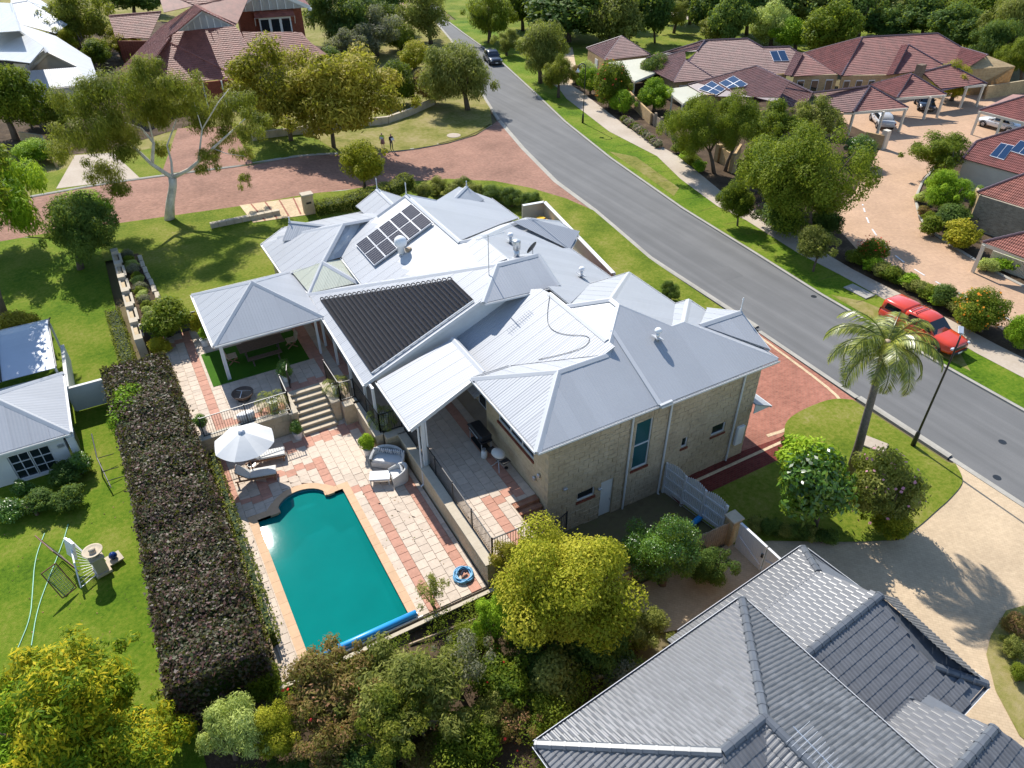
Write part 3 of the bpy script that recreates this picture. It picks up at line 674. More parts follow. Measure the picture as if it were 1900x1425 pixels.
rwall('retaining_wall', 'short limestone flank wall on the right side of the stone stairs', [(6.65, 30.15, 6.65, 32.2)], -.3, TZ)
st = thing('stone_stairs', 'wide limestone stairs from the pool deck up to the gazebo terrace', 'stairs', (5.4, 30, 0)); ns = 7
for k in range(ns):
    y0 = 29.85+k*.345; z = (k+1)*TZ/ns
    B().box((4.52, y0, z-.175), (6.3, y0+.36, z-.055)).obj('riser', 'limestone', st)
    for a, c in ((4.52, 5.4), (5.405, 6.3)): B().cbox(((a+c)/2, y0+.185, z-.027), (c-a, .41, .054), bev=.012).obj('tread', 'pot_stone', st)
bs = thing('brick_steps', 'red brick steps down from the barbecue terrace at the house corner', 'stairs', (11.5, 18.5, .3))
for k in range(5):
    B().box((10.9, 19.4-(k+1)*.31, -1.2), (12.1, 19.4-k*.31-.004, TZ-.02-k*.17)).obj('step', 'brick_step', bs)
o = B().prism([(10.9, 16.2), (12.1, 16.2), (12.1, 17.86), (10.9, 17.86)], -1.3, .3).obj('landing', 'brick_step'); o['kind'] = 'structure'
# dark side fence at the near end of the deck
t = thing('panel_fence', 'dark grey panel fence with capping along the near edge of the pool deck', 'fence', (4, 16.6, 0))
for k in range(6):
    x0 = -.3+k*1.48; B().box((x0, 16.55, -.9), (x0+1.44, 16.6, -.02)).obj('panel', 'dark_fence', t); B().box((x0+1.42, 16.52, -1.0), (x0+1.5, 16.63, .02)).obj('post', 'dark_fence', t)
B().box((-.35, 16.5, .02), (8.6, 16.66, .07)).obj('capping_rail', 'limestone_cap', t)
# baluster fences
BAL = {}
def bfence(label, path, z, h=1.2, gap=.115, post_ends=True, grp='black baluster pool fences'):
    t = thing('baluster_fence', label, 'fence', (path[0][0], path[0][1], z), group=grp)
    if h not in BAL: b = B(); b.box((-.009, -.009, .08), (.009, .009, h-.03)); BAL[h] = newmesh('baluster', b.v, b.f)
    for i in range(len(path)-1):
        a, c = Vector((*path[i], z)), Vector((*path[i+1], z)); d = c-a; L = d.length; n = max(1, int(L/1.7))
        for zz in (.08, h-.03): B().bar(a+Vector((0, 0, zz)), c+Vector((0, 0, zz)), .04, .035).obj('rail', 'black_metal', t)
        for k in range(n+1):
            p = a+d*(k/n); B().box((p.x-.026, p.y-.026, z), (p.x+.026, p.y+.026, z+h+.03)).obj('post', 'black_metal', t)
        m = int(L/gap)
        for k in range(1, m):
            o = put('baluster', BAL[h], 'black_metal', t); o.location = a+d*(k/m)-Vector(t.location)
    return t
bfence('long black baluster fence on the terrace edge above the pool deck', [(8.72, 26.3), (8.72, 17.15), (10.85, 17.1)], TZ, 1.2)
bfence('black baluster fence left of the stairs above the umbrella', [(.0, 30.7), (4.25, 30.7), (4.3, 32.3)], TZ, 1.2)
bfence('black baluster fence right of the stairs beside the potted palm', [(6.72, 32.5), (6.75, 30.15), (7.5, 30.1), (7.6, 26.7), (8.7, 26.65)], TZ, 1.2)
bfence('short open black pool gate at the head of the stairs', [(4.75, 32.6), (5.05, 33.6)], TZ, 1.15)
bfence('black baluster fence at the top of the brick steps by the yellow tree', [(10.9, 17.1), (12.6, 17.6)], .35, 1.1)
# ------------------------------------------------------------------ roofs of sheet metal
def sheet_roof(parent, pts, mat='roof_grey', w=.762, th=.03, name='roof', under='roof_under'):
    o, U, D, N, q = frame(pts)
    s = B().slab([Vector(p)-N*.035 for p in pts], .03).obj(name, under, parent)
    us = [a for a, b in q]; k0 = math.floor(min(us)/w); k1 = math.ceil(max(us)/w)
    for k in range(k0, k1):
        c = clip2(clip2(q, 1, 0, (k+1)*w-.004), -1, 0, -k*w)
        if len(c) < 3 or area2(c) < .01: continue
        def lift(u): return .004+.006*(u-k*w)/w
        top = [o+U*u+D*v+N*lift(u) for u, v in c]; bot = [p-N*.02 for p in top]; n = len(c)
        fs = [tuple(range(n)), tuple(range(2*n-1, n-1, -1))]+[(i, n+i, n+(i+1) % n, (i+1) % n) for i in range(n)]
        ca = sum(c[i][0]*c[(i+1) % n][1]-c[(i+1) % n][0]*c[i][1] for i in range(n))
        if ca < 0: fs = [tuple(reversed(f)) for f in fs]
        uvs = [(u, v) for u, v in c]*2
        mo('roof_sheet', top+bot, fs, mat, s, uv=[[uvs[i] for i in f] for f in fs])
    return s
def cap(parent, a, b, w=.34, mat='roof_cap', name='ridge_cap', lift=.035):
    a, b = Vector(a), Vector(b); d = (b-a).normalized(); sd = d.cross(Vector((0, 0, 1))).normalized(); up = sd.cross(d); h = w*.22
    vs = []
    for p in (a-d*.03, b+d*.03):
        for u, v in ((-w/2, -h-.012), (-w/2, -h+.004), (-w*.1, .0+lift*.6), (0, lift), (w*.1, lift*.6), (w/2, -h+.004), (w/2, -h-.012)): vs.append(p+sd*u+up*(v+.03))
    fs = [(i, i+1, 8+i, 7+i) for i in range(6)]+[tuple(range(6, -1, -1)), tuple(range(7, 14)), (6, 0, 7, 13)]
    return mo(name, vs, fs, mat, parent)
def gutter(parent, a, b, out, mat='white_paint', drop=.1):
    """half box gutter along an eave; out = outward horizontal direction"""
    a, b, o_ = Vector(a), Vector(b), Vector(out).normalized(); vs = []
    for p in (a, b):
        for u, v in ((.0, -.02), (.0, -drop), (.12, -drop), (.12, -.005), (.105, -.005), (.105, -drop+.02), (.015, -drop+.02), (.015, -.02)): vs.append(p+o_*u+Vector((0, 0, v)))
    fs = [(i, (i+1) % 8, 8+(i+1) % 8, 8+i) for i in range(8)]+[tuple(range(7, -1, -1)), tuple(range(8, 16))]
    return mo('gutter', vs, fs, mat, parent)
def wall_holes(b, axis, c, t, u0, u1, z0, z1, holes):
    us = sorted({u0, u1, *[h[0] for h in holes], *[h[1] for h in holes]}); zs = sorted({z0, z1, *[h[2] for h in holes], *[h[3] for h in holes]})
    for i in range(len(us)-1):
        for j in range(len(zs)-1):
            um, zm = (us[i]+us[i+1])/2, (zs[j]+zs[j+1])/2
            if um < u0 or um > u1 or zm < z0 or zm > z1 or any(h[0] < um < h[1] and h[2] < zm < h[3] for h in holes): continue
            if axis == 'y': b.box((us[i], c, zs[j]), (us[i+1], c+t, zs[j+1]))
            else: b.box((c, us[i], zs[j]), (c+t, us[i+1], zs[j+1]))
def window(parent, axis, c, u0, u1, z0, z1, glass='window_glass', mull=(), trans=(), sill=True, inward=1, depth=.09, sillmat='brick_step', fw=.055, frame_mat='white_paint'):
    f = B(); d0 = c+inward*depth
    def bx(a0, a1, b0, b1, y0, y1):
        lo, hi = min(y0, y1), max(y0, y1)
        if axis == 'y': f.box((a0, lo, b0), (a1, hi, b1))
        else: f.box((lo, a0, b0), (hi, a1, b1))
    y0, y1 = d0-inward*.05, d0+inward*.02
    bx(u0, u0+fw, z0, z1, y0, y1); bx(u1-fw, u1, z0, z1, y0, y1); bx(u0+fw, u1-fw, z0, z0+fw, y0, y1); bx(u0+fw, u1-fw, z1-fw, z1, y0, y1)
    for m in mull: bx(m-fw/2, m+fw/2, z0+fw, z1-fw, y0, y1)
    for m in trans: bx(u0+fw, u1-fw, m-fw/2, m+fw/2, y0+inward*.004, y1)
    w_ = f.obj('window', frame_mat, parent)
    g = B(); f = g; bx(u0+fw*.5, u1-fw*.5, z0+fw*.5, z1-fw*.5, d0-inward*.005, d0+inward*.01); g.obj('pane', glass, w_)
    if sill:
        n = max(2, int((u1-u0)/.12))
        for k in range(n):
            g = B(); f = g; a = u0-.05+(u1-u0+.1)*k/n; bx(a, a+(u1-u0+.1)/n-.008, z0-.13, z0-.008, c-inward*.06, d0); g.obj('sill_brick', 'red_brick_wall', w_)
    return w_
hs = thing('main_house', 'big pale grey metal roofed limestone house with many hips and gables behind the pool', 'house', (16, 30, 0))
ZU, ZN = 5.05, 3.6
c1 = (11.35, 18.15, ZU); c2 = (11.35, 23.85, ZU); A_ = (14.05, 20.9, 6.34); s1 = (16.56, 20.9, 6.34); pk = (18.58, 22.85, 7.26); RN = (18.6, 23.5, 7.26)
vv = (20.4, 21.12, 6.44); r2 = (21.15, 21.12, 6.44); cE = (24.5, 18.15, ZU); NEc = (23.57, 28.4, ZU); Ee = (23.57, 24.4, ZU); NEb = (24.5, 24.4, ZU)
kr0 = (17.0, 26.3, 6.62); kr1 = (17.0, 21.5, 6.62); nwJ = (17.0, 24.95, 6.62)
def pz1(x, y): return (x, y, ZU+.47*(y-18.15))
stp = pz1(17.5, 21.83)
SL = lambda *p, **k: sheet_roof(hs, p, **k)
SL(c1, (17.5, 18.15, ZU), stp, s1, A_)                       # front plane, left half
sheet_roof(hs, [Vector(p)+Vector((0, 0, .05)) for p in ((17.5, 18.05, ZU-.03), (24.5, 18.05, ZU-.03), r2, vv, pk, stp)])   # right half
SL(c1, A_, c2)
wz = lambda x, y: (x, y, 6.62-.45*(17.0-x))
n1 = lambda x, y: (x, y, 6.34-.455*(y-20.9))
SL(n1(11.35, 23.8), A_, s1, n1(17.1, 20.9), n1(17.1, 22.4), n1(14.6, 23.8))
SL(wz(11.9, 23.0), wz(13.4, 23.9), wz(16.45, 20.9), wz(17.0, 20.9), kr0, wz(16.9, 27.0), wz(16.2, 27.9), wz(11.9, 27.9))
gutter(hs, c2, (13.3, 23.85, ZU), (0, 1, 0))
SL(kr1, s1, pk, RN, nwJ)
SL(RN, nwJ, (20.7, 28.4, ZU), NEc)
SL(RN, NEc, Ee, vv, pk)
SL(vv, Ee, NEb, r2); SL(r2, NEb, cE)
gp = (24.75, 21.05, 6.02); gi = (22.15, 21.05, 6.06)
SL((24.75, 18.85, 5.08), gp, gi); SL((24.75, 23.25, 5.08), gi, gp)
H_nw = (7.65, 37.45, 3.7); Hp = (15.65, 29.3, 7.2); Hr = (18.05, 29.25, 7.2); Hs = (7.45, 27.75, 3.61)
hw = lambda x, y: (x, y, 3.7+.4375*(x-7.65))
SL(H_nw, Hs, hw(13.9, 27.75), hw(13.9, 27.6), Hp)
SL((13.9, 27.45, 6.4), (18.05, 27.2, 6.33), Hr, Hp)
SL(H_nw, Hp, Hr, (18.05, 31.2, 6.3), (10.35, 35.9, 4.3), (8.2, 38.0, 3.45))
R1N = (15.53, 41.0, 6.8); R1S = (15.55, 33.4, 6.8); R2N = (16.57, 32.85, 7.0); R2S = (16.57, 29.75, 7.0)
sw_ = lambda x, y: (x, y, 6.8+.47*(x-15.53))
SL(R1N, sw_(13.5, 41.0), sw_(12.5, 41.45), sw_(10.45, 39.6), sw_(10.36, 35.6), sw_(15.0, 30.6), R2S, R2N, R1S)
e1 = lambda x, y: (x, y, 6.8-.404*(x-15.53)); e2 = lambda x, y: (x, y, 7.0-.45*(x-16.57))
SL(R1N, R1S, e1(15.9, 33.85), e1(20.6, 38.25), e1(23.45, 40.75), e1(23.45, 44.8), e1(21.6, 46.2), e1(17.5, 41.0))
r3a = (20.84, 37.2, 5.1); r3p = (22.47, 37.3, 5.1)
SL(R2N, R2S, e2(18.05, 29.4), e2(18.05, 27.1), e2(17.15, 26.8), e2(17.15, 24.8), e2(20.9, 28.38), e2(23.9, 28.3), e2(23.9, 34.9), e2(23.1, 34.5), r3a)
SL(R1S, R2N, r3a, r3p, (23.92, 40.57, 3.6), (20.6, 38.25, 4.72))
SL(r3p, (23.92, 40.57, ZN), (25.6, 38.85, ZN)); SL(r3p, (25.6, 38.85, ZN), (25.58, 36.5, ZN)); SL(r3p, (25.58, 36.5, ZN), (23.9, 34.9, ZN), r3a)
WR = (11.37, 41.4, 5.62); ap = (9.18, 39.1, 4.62); wp = lambda x, y: (x, y, 3.6+.464*(x-7.0)); a1 = (6.97, 45.5, 3.6); ch = (8.9, 47.3, 3.6)
SL(a1, wp(7.05, 40.4), ap, WR, wp(8.2, 44.6))
SL(a1, wp(8.2, 44.6), WR, (9.7, 45.0, 4.4), ch)
SL(ch, WR, (12.6, 41.4, 5.45), (14.4, 41.2, 5.6), (14.5, 47.25, 3.55))
SL(WR, ap, sw_(10.45, 39.6), sw_(12.5, 41.45))
pn = (7.5, 40.35, 3.86); ps = (7.72, 37.5, 3.72); pe = (10.42, 36.6, 4.1); pt = (10.42, 39.55, 4.3)
for tri in ((ap, pn, ps), (ap, ps, pe), (ap, pe, pt)): SL(*tri, mat='poly_sheet', name='skylight_roof')
n2p, n2b = (15.77, 47.3, 4.95), (15.75, 43.4, 4.95)
SL(n2p, n2b, (14.1, 43.6, 4.1), (14.1, 47.3, 4.05)); SL(n2p, (17.45, 47.3, 4.05), (17.45, 43.4, 4.1), n2b)
def dgable(f, b_, dirp, hwid, drop, name):
    f, b_ = Vector(f), Vector(b_); pd = Vector(dirp).normalized()
    for sgn in (-1, 1):
        sheet_roof(hs, [f, b_, b_+pd*sgn*hwid*.55+Vector((0, 0, -drop*.55)), f+pd*sgn*hwid+Vector((0, 0, -drop))])
    B().add([f+(b_-f)*.12-Vector((0, 0, .06)), f+(b_-f)*.12+pd*hwid*.92-Vector((0, 0, drop+.02)), f+(b_-f)*.12-pd*hwid*.92-Vector((0, 0, drop+.02))], [(0, 1, 2), (2, 1, 0)]).obj('gable_wall', 'white_board', hs)
    cap(hs, f, b_, .26)
dgable((8.85, 44.8, 5.02), (10.85, 42.7, 5.1), (1, 1, 0), 1.2, .8, 'a')
dgable((21.35, 44.4, 5.05), (19.4, 42.5, 5.15), (1, -1, 0), 1.3, .85, 'b')
# verandah cover
vc = [(8.0, 23.35, 3.8), (12.05, 24.05, 5.02), (12.05, 27.3, 5.02), (8.0, 27.4, 3.8)]
SL(*vc)
for a, b_ in ((A_, s1), (s1, pk), (pk, RN), (pk, vv), (vv, r2), (r2, cE), (c1, A_), (A_, c2), (kr1, kr0), (RN, nwJ), (RN, NEc), (r2, NEb), (gp, gi), (H_nw, Hp), (Hp, Hr), (Hp, (13.9, 27.5, 6.42)), (Hr, (18.05, 27.2, 6.33)), (R1N, R1S), (R1S, R2N), (R2N, R2S), (R2N, r3a), (r3a, r3p), (r3p, (25.58, 36.5, ZN)), (r3p, (25.6, 38.85, ZN)), (r3p, (23.9, 34.95, ZN)), (WR, ap), (ap, ps), (ap, pe), (WR, wp(8.0, 45.0)), (WR, (13.4, 41.3, 5.6)), (n2p, n2b), (R1N, sw_(13.5, 41.0)), (R1N, e1(17.5, 41.0)), ((12.05, 24.05, 5.02), (12.05, 27.3, 5.02))): cap(hs, a, b_)
b = B(); b.bar(stp, (17.5, 18.1, ZU+.02), .2, .1); b.obj('step_flashing', 'roof_cap', hs)
b = B(); b.bar((17.45, 18.02, ZU+.0), (18.1, 18.02, ZU+.03), .12, .14); b.obj('step_flashing', 'roof_cap', hs)
for a, b_, o_ in ((c1, (17.5, 18.15, ZU), (0, -1, 0)), ((17.5, 18.05, ZU), (24.5, 18.05, ZU), (0, -1, 0)), (c1, c2, (-1, 0, 0)), (cE, NEb, (1, 0, 0)), (Ee, NEb, (0, 1, 0)), (NEc, Ee, (1, 0, 0)), ((20.7, 28.4, ZU), NEc, (0, 1, 0)), (H_nw, Hs, (-1, 0, 0)), ((13.9, 27.45, 6.4), (18.05, 27.2, 6.33), (0, -1, 0)), (a1, wp(7.05, 40.4), (-1, 0, 0)), (a1, ch, (-1, 1, 0)), (ch, (14.5, 47.25, 3.55), (0, 1, 0)), (e2(23.9, 28.3), e2(23.9, 34.9), (1, 0, 0)), (e1(23.45, 40.75), e1(23.45, 44.8), (1, 0, 0)), ((25.6, 38.85, ZN), (25.58, 36.5, ZN), (1, 0, 0)), ((23.9, 34.9, ZN), (25.58, 36.5, ZN), (1, -1, 0)), ((23.92, 40.57, ZN), (25.6, 38.85, ZN), (1, 1, 0)), (vc[0], vc[3], (-1, 0, 0)), (sw_(10.4, 35.6), sw_(10.45, 39.6), (-1, 0, 0))): gutter(hs, a, b_, o_)
# barge boards and the white boarded wall under the high roof
for a, b_ in ((Hs, hw(13.9, 27.7)), (vc[0], vc[1]), (gp, (24.75, 18.85, 5.08)), (gp, (24.75, 23.25, 5.08)), (n2p, (14.1, 47.3, 4.05)), (n2p, (17.45, 47.3, 4.05))):
    a, b_ = Vector(a), Vector(b_); B().bar(a-Vector((0, 0, .09)), b_-Vector((0, 0, .09)), .04, .2).obj('barge_board', 'white_paint', hs)
zc = lambda x: 3.8+(5.02-3.8)*(x-8)/4.05
for k in range(14):     # weatherboards, clipped to the wall outline
    q = [(8.1, 3.5), (12.05, 4.2), (16.6, 6.2), (17.6, 6.2), (13.9, 6.3), (8.1, 3.78)]; z0 = 3.5+k*.2
    c = clip2(clip2(q, 0, 1, z0+.192), 0, -1, -z0)
    if len(c) >= 3 and area2(c) > .01:
        n = len(c); mo('weatherboard', [(x, 27.83+(.0 if z < z0+.1 else .015), z) for x, z in c]+[(x, 27.93, z) for x, z in c], [tuple(range(n)), tuple(range(2*n-1, n-1, -1))]+[(i, n+i, n+(i+1) % n, (i+1) % n) for i in range(n)], 'white_board', hs)
# finials
for p, h in (((15.53, 41.05, 6.85), .75), ((15.77, 47.32, 5.0), .75), ((21.35, 44.4, 5.1), .35), ((24.75, 21.05, 6.05), .75), ((8.85, 44.8, 5.05), .3)):
    B().lathe([(.05, 0), (.05, .12), (.03, .16), (.03, h*.8), (.055, h*.84), (.02, h)], p, 8).obj('finial', 'white_paint', hs)
# walls
def onS(px, py): return hit(px, py, (0, 1, 0), (0, 18.5, 0))
def rectS(a, b_, c, d):
    p = [onS(*q) for q in (a, b_, c, d)]; return ((p[0].x+p[2].x)/2, (p[1].x+p[3].x)/2, (p[2].z+p[3].z)/2, (p[0].z+p[1].z)/2)
wS = [rectS((1070.5, 917), (1103, 901), (1070.5, 930.5), (1103, 918)), rectS((1182, 785), (1211.6, 774.7), (1170.5, 872.6), (1201, 861)), rectS((1266, 812.6), (1275.8, 810.5), (1263, 831.6), (1274.7, 827)), rectS((1322, 790.5), (1346, 783), (1319, 808.4), (1344, 800))]
dS = rectS((1114, 895), (1138, 887), (1111.6, 954.7), (1133.7, 946)); dS = (dS[0], dS[1], -1.22, dS[3])
holes = wS+[dS]
wb = B(); wall_holes(wb, 'y', 18.5, .25, 12.15, 24.05, -1.3, 5.0, holes); sw = wb.obj('south_wall', 'mortar', hs)
rest = B(); nblk = 0
for r_ in range(23):
    z0 = -1.25+r_*.272; z1 = min(z0+.26, 4.98)
    for i in range(-1, 24):
        x0 = max(12.145, 12.145+(i+(.5 if r_ % 2 else 0))*.52); x1 = min(24.055, 12.145+(i+1+(.5 if r_ % 2 else 0))*.52-.012)
        if x1-x0 < .05: continue
        for c in clip_convex_list([(x0, z0), (x1, z0), (x1, z1), (x0, z1)], [(12, -2), (25, -2), (25, 6), (12, 6)], [[(h[0], h[2]), (h[1], h[2]), (h[1], h[3]), (h[0], h[3])] for h in holes]):
            if area2(c) < .004: continue
            n = len(c); y = 18.5-random.uniform(.008, .03); a = sum(c[k][0]*c[(k+1) % n][1]-c[(k+1) % n][0]*c[k][1] for k in range(n)); c = c if a > 0 else c[::-1]
            cm = (sum(p[0] for p in c)/n, sum(p[1] for p in c)/n)
            vs = [(x, 18.51, z) for x, z in c]+[(x+(cm[0]-x)*.05, y, z+(cm[1]-z)*.08) for x, z in c]
            fs = [tuple(range(n, 2*n)), tuple(range(n-1, -1, -1))]+[(i_, (i_+1) % n, n+(i_+1) % n, n+i_) for i_ in range(n)]
            if nblk < 300 and r_ > 3: mo('block', vs, fs, 'limestone_block', sw); nblk += 1
            else: rest.add(vs, fs)
o = rest.obj('block', 'limestone_block', sw); o['kind'] = 'stuff'
window(sw, 'y', 18.5, *wS[0]); window(sw, 'y', 18.5, *wS[1], glass='window_green', trans=[(wS[1][2]+wS[1][3])/2]); window(sw, 'y', 18.5, *wS[2]); window(sw, 'y', 18.5, *wS[3])
dd = B(); dd.box((dS[0], 18.56, dS[2]), (dS[1], 18.6, dS[3])); dd = dd.obj('door', 'render_white', sw); B().tube([(dS[1]-.1, 18.54, -.2), (dS[1]-.1, 18.54, -.08)], .02, 6).obj('handle', 'grey_metal', dd)
for a, b_ in (((1173, 777), (1152, 948)), ((1243, 752), (1219.5, 915)), ((1379, 700), (1348, 843))):
    p, q = onS(*a), onS(*b_); x = (p.x+q.x)/2; B().tube([(x, 18.42, 4.95), (x, 18.42, -1.1), (x, 18.25, -1.18)], .05, 8).obj('downpipe', 'white_paint', hs)
mp = rectS((1366, 791.6), (1378, 787), (1359, 825), (1373.7, 817)); B().cbox(((mp[0]+mp[1])/2, 18.41, (mp[2]+mp[3])/2), (mp[1]-mp[0], .16, mp[3]-mp[2]), bev=.02).obj('meter_box', 'white_plastic', hs)
for px, py in ((1047, 905), (1111, 905)):
    p = onS(px, py); B().cbox((p.x, 18.42, p.z), (.2, .14, .1), bev=.02).obj('wall_light', 'grey_metal', hs)
# west wall over the barbecue terrace
wb = B(); ww = (19.7, 22.9, 2.95, 4.35); wall_holes(wb, 'x', 12.15, .25, 18.751, 23.55, -1.3, 4.95, [ww]); wb.box((12.15, 23.55, -1.3), (12.4, 24.1, 4.3)); wo = wb.obj('west_wall', 'limestone', hs)
for i in range(12):
    for r_ in range(14):
        y0 = max(18.5, 18.5+(i+(.5 if r_ % 2 else 0))*.52); y1 = min(24.4, y0+.508); z0 = 1.2+r_*.272
        for c in clip_convex_list([(y0, z0), (y1, z0), (y1, z0+.262), (y0, z0+.262)], [(18.5, 0), (23.55, 0), (23.55, 4.9), (18.5, 4.9)], [[(ww[0]-.06, ww[2]-.14), (ww[1]+.06, ww[2]-.14), (ww[1]+.06, ww[3]), (ww[0]-.06, ww[3])]]):
            if area2(c) > .01: n = len(c); x = 12.15-random.uniform(.004, .012); mo('block', [(12.16, y, z) for y, z in c]+[(x, y, z) for y, z in c], [tuple(range(n)), tuple(range(2*n-1, n-1, -1))]+[(k, n+k, n+(k+1) % n, (k+1) % n) for k in range(n)], 'limestone', wo)
window(wo, 'x', 12.15, *ww, mull=[20.75, 21.8], inward=1)
for y, z in ((19.15, 2.55), (19.5, 2.1)): B().cbox((12.08, y, z), (.12, .18, .2), bev=.03).obj('wall_light', 'grey_metal', hs)
o = B().box((12.41, 23.9, -1), (13.25, 24.1, 4.2)).box((13.0, 24.1, -1), (13.25, 28.0, 4.3)).box((13.0, 28.0, .2), (13.25, 36.5, 4.0)).obj('terrace_wall', 'limestone', hs)
window(o, 'x', 12.98, 24.9, 26.5, 1.25, 3.4, mull=[25.7], sill=False, inward=-1, depth=.02); window(o, 'x', 12.98, 29.5, 32.5, 1.25, 3.4, mull=[30.5, 31.5], sill=False, inward=-1, depth=.02); window(o, 'x', 12.98, 33.2, 35.4, 1.25, 3.4, mull=[34.3], sill=False, inward=-1, depth=.02)
B().box((13.0, 36.5, .3), (13.2, 41, 4.2)).obj('wall', 'limestone', hs)
# the small door hood between verandah and west wall
sheet_roof(hs, [(11.6, 24.25, 3.55), (12.9, 24.25, 4.05), (12.9, 25.1, 4.05), (11.6, 25.1, 3.55)])
# east, north walls
B().box((23.85, 18.75, -1.3), (24.05, 24.0, 5.0)).obj('east_wall', 'limestone_block', hs)
B().box((23.1, 24.0, -1.3), (23.3, 28.0, 5.0)).box((18.2, 27.95, 1), (23.1, 28.1, 4.9)).obj('wall', 'limestone_block', hs)
ga = thing('garage_awning', 'small grey metal awning over the garage door above the red brick driveway', 'awning', (24.1, 21, 1.9))
sheet_roof(ga, [(24.08, 18.3, 2.35), (25.25, 18.3, 1.8), (25.25, 24, 1.8), (24.08, 24, 2.35)]); B().add([(24.08, 18.32, 2.3), (25.2, 18.32, 1.78), (24.08, 18.32, 1.75), (24.08, 18.36, 2.3), (25.2, 18.36, 1.78), (24.08, 18.36, 1.75)], [(0, 2, 1), (3, 4, 5), (0, 1, 4, 3), (1, 2, 5, 4), (2, 0, 3, 5)]).obj('bracket', 'white_board', ga)
B().box((25.25, 18.3, 1.68), (25.3, 24, 1.8)).obj('fascia', 'white_paint', ga)
b = B(); b.box((24.06, 19.1, -1.0), (24.1, 23.4, 1.3)); b.obj('garage_door', 'white_board', hs)
for pl_ in ([(7.35, 41), (7.35, 45.3), (9.0, 46.9), (14.2, 46.9), (14.2, 47.0), (17.3, 47.0), (17.3, 44.5), (21.5, 45.8), (23.05, 44.5), (23.05, 40.5), (25.2, 38.7), (25.2, 36.6), (23.5, 35.0), (23.5, 28.2), (13.3, 28.2), (13.3, 41)],):
    B().prism(pl_, -1.2, 3.4).obj('wall', 'limestone', hs)
# ------------------------------------------------------------------ gazebo
gz = thing('gazebo', 'open gazebo with pyramid grey metal roof over the outdoor dining table', 'gazebo', (4.7, 37.8, TZ))
gx0, gx1, gy0, gy1, gze = 1.8, 7.6, 34.65, 40.75, 3.68; ga_ = (4.78, 37.55, 5.22); gc = [(gx0, gy0, gze), (gx1, gy0, gze), (gx1, gy1, gze), (gx0, gy1, gze)]
for i in range(4): sheet_roof(gz, [gc[i], gc[(i+1) % 4], ga_]); cap(gz, gc[i], ga_, .26)
for i, o_ in ((0, (0, -1, 0)), (1, (1, 0, 0)), (2, (0, 1, 0)), (3, (-1, 0, 0))): gutter(gz, gc[i], gc[(i+1) % 4], o_)
for i in range(4): a, b_ = Vector(gc[i]), Vector(gc[(i+1) % 4]); m = Vector(ga_); m.z = gze; a = a+(m-a)*.09; b_ = b_+(m-b_)*.09; B().bar(a-Vector((0, 0, .2)), b_-Vector((0, 0, .2)), .09, .22).obj('beam', 'white_paint', gz)
for x in (2.15, 7.2):
    for y in (35.0, 40.3): B().box((x-.06, y-.06, TZ), (x+.06, y+.06, gze-.1)).obj('post', 'white_paint', gz)
B().tube([(2.07, 35.0, gze-.2), (2.05, 34.95, 2.5), (2.05, 34.95, TZ)], .035, 8).obj('downpipe', 'white_paint', gz)
vp = thing('verandah_posts', 'row of white posts along the verandah edge above the pool deck', 'posts', (8, 30, TZ))
for y, zt in ((27.3, 3.62), (28.7, 3.62), (31.0, 3.65), (33.4, 3.65), (35.6, 3.65)): B().box((7.62, y-.06, TZ), (7.74, y+.06, zt)).obj('post', 'white_paint', vp)
B().box((8.52, 23.42, TZ), (8.68, 23.58, 3.85)).box((8.7, 23.42, TZ), (8.78, 23.58, 3.85)).obj('post', 'white_paint', vp); B().tube([(8.35, 23.4, 3.7), (8.36, 23.4, .2), (8.2, 23.4, .1)], .045, 8).obj('downpipe', 'white_paint', vp)
B().bar((7.68, 27.2, 3.52), (7.68, 36.5, 3.54), .09, .2).bar((8.2, 23.5, 3.7), (8.2, 27.2, 3.7), .08, .2).obj('beam', 'white_paint', vp)
# ------------------------------------------------------------------ things on the roof
rise = math.atan(.47)
so = thing('solar_panels', 'ten brown-black solar panels in two rows on the main roof', 'solar panels', sw_(13.4, 38))
_o, U_, D_, N_, _q = frame([R1N, sw_(13.5, 41), sw_(12, 36), R1S])
for i in range(5):
    for j in range(2):
        c = Vector(sw_(11.85+i*.768, 37.2+j*1.56))+N_*.14
        R_ = Matrix((D_, U_, N_)).transposed().to_4x4(); M_ = Matrix.Translation(c-_org(so)) @ R_
        b = B(); b.cbox((0, 0, 0), (.825, 1.52, .035)); p_ = put('panel', newmesh('panel', b.v, b.f), 'alu', so, M_)
        b = B(); b.cbox((0, 0, .02), (.775, 1.47, .006)); f_ = put('cell_face', newmesh('cell_face', b.v, b.f), 'solar_cell', p_)
        b = B()
        for k in range(1, 7): b.cbox((0, -.735+k*1.47/7, .0245), (.775, .014, .002))
        put('busbar', newmesh('busbar', b.v, b.f), 'solar_line', f_)
for j in range(3):
    y = 36.5+j*1.5; a, c = Vector(sw_(11.45, y))+N_*.06, Vector(sw_(15.35, y))+N_*.06; B().bar(a, c, .04, .05).obj('mounting_rail', 'alu', so)
ph = thing('pool_heating_mat', 'black solar pool heating mat with hairpin loops on the steep roof', 'solar heater', hw(10.5, 30))
_o, U_, D_, N_, _q = frame([H_nw, Hs, hw(13.5, 28)])
ns = 27
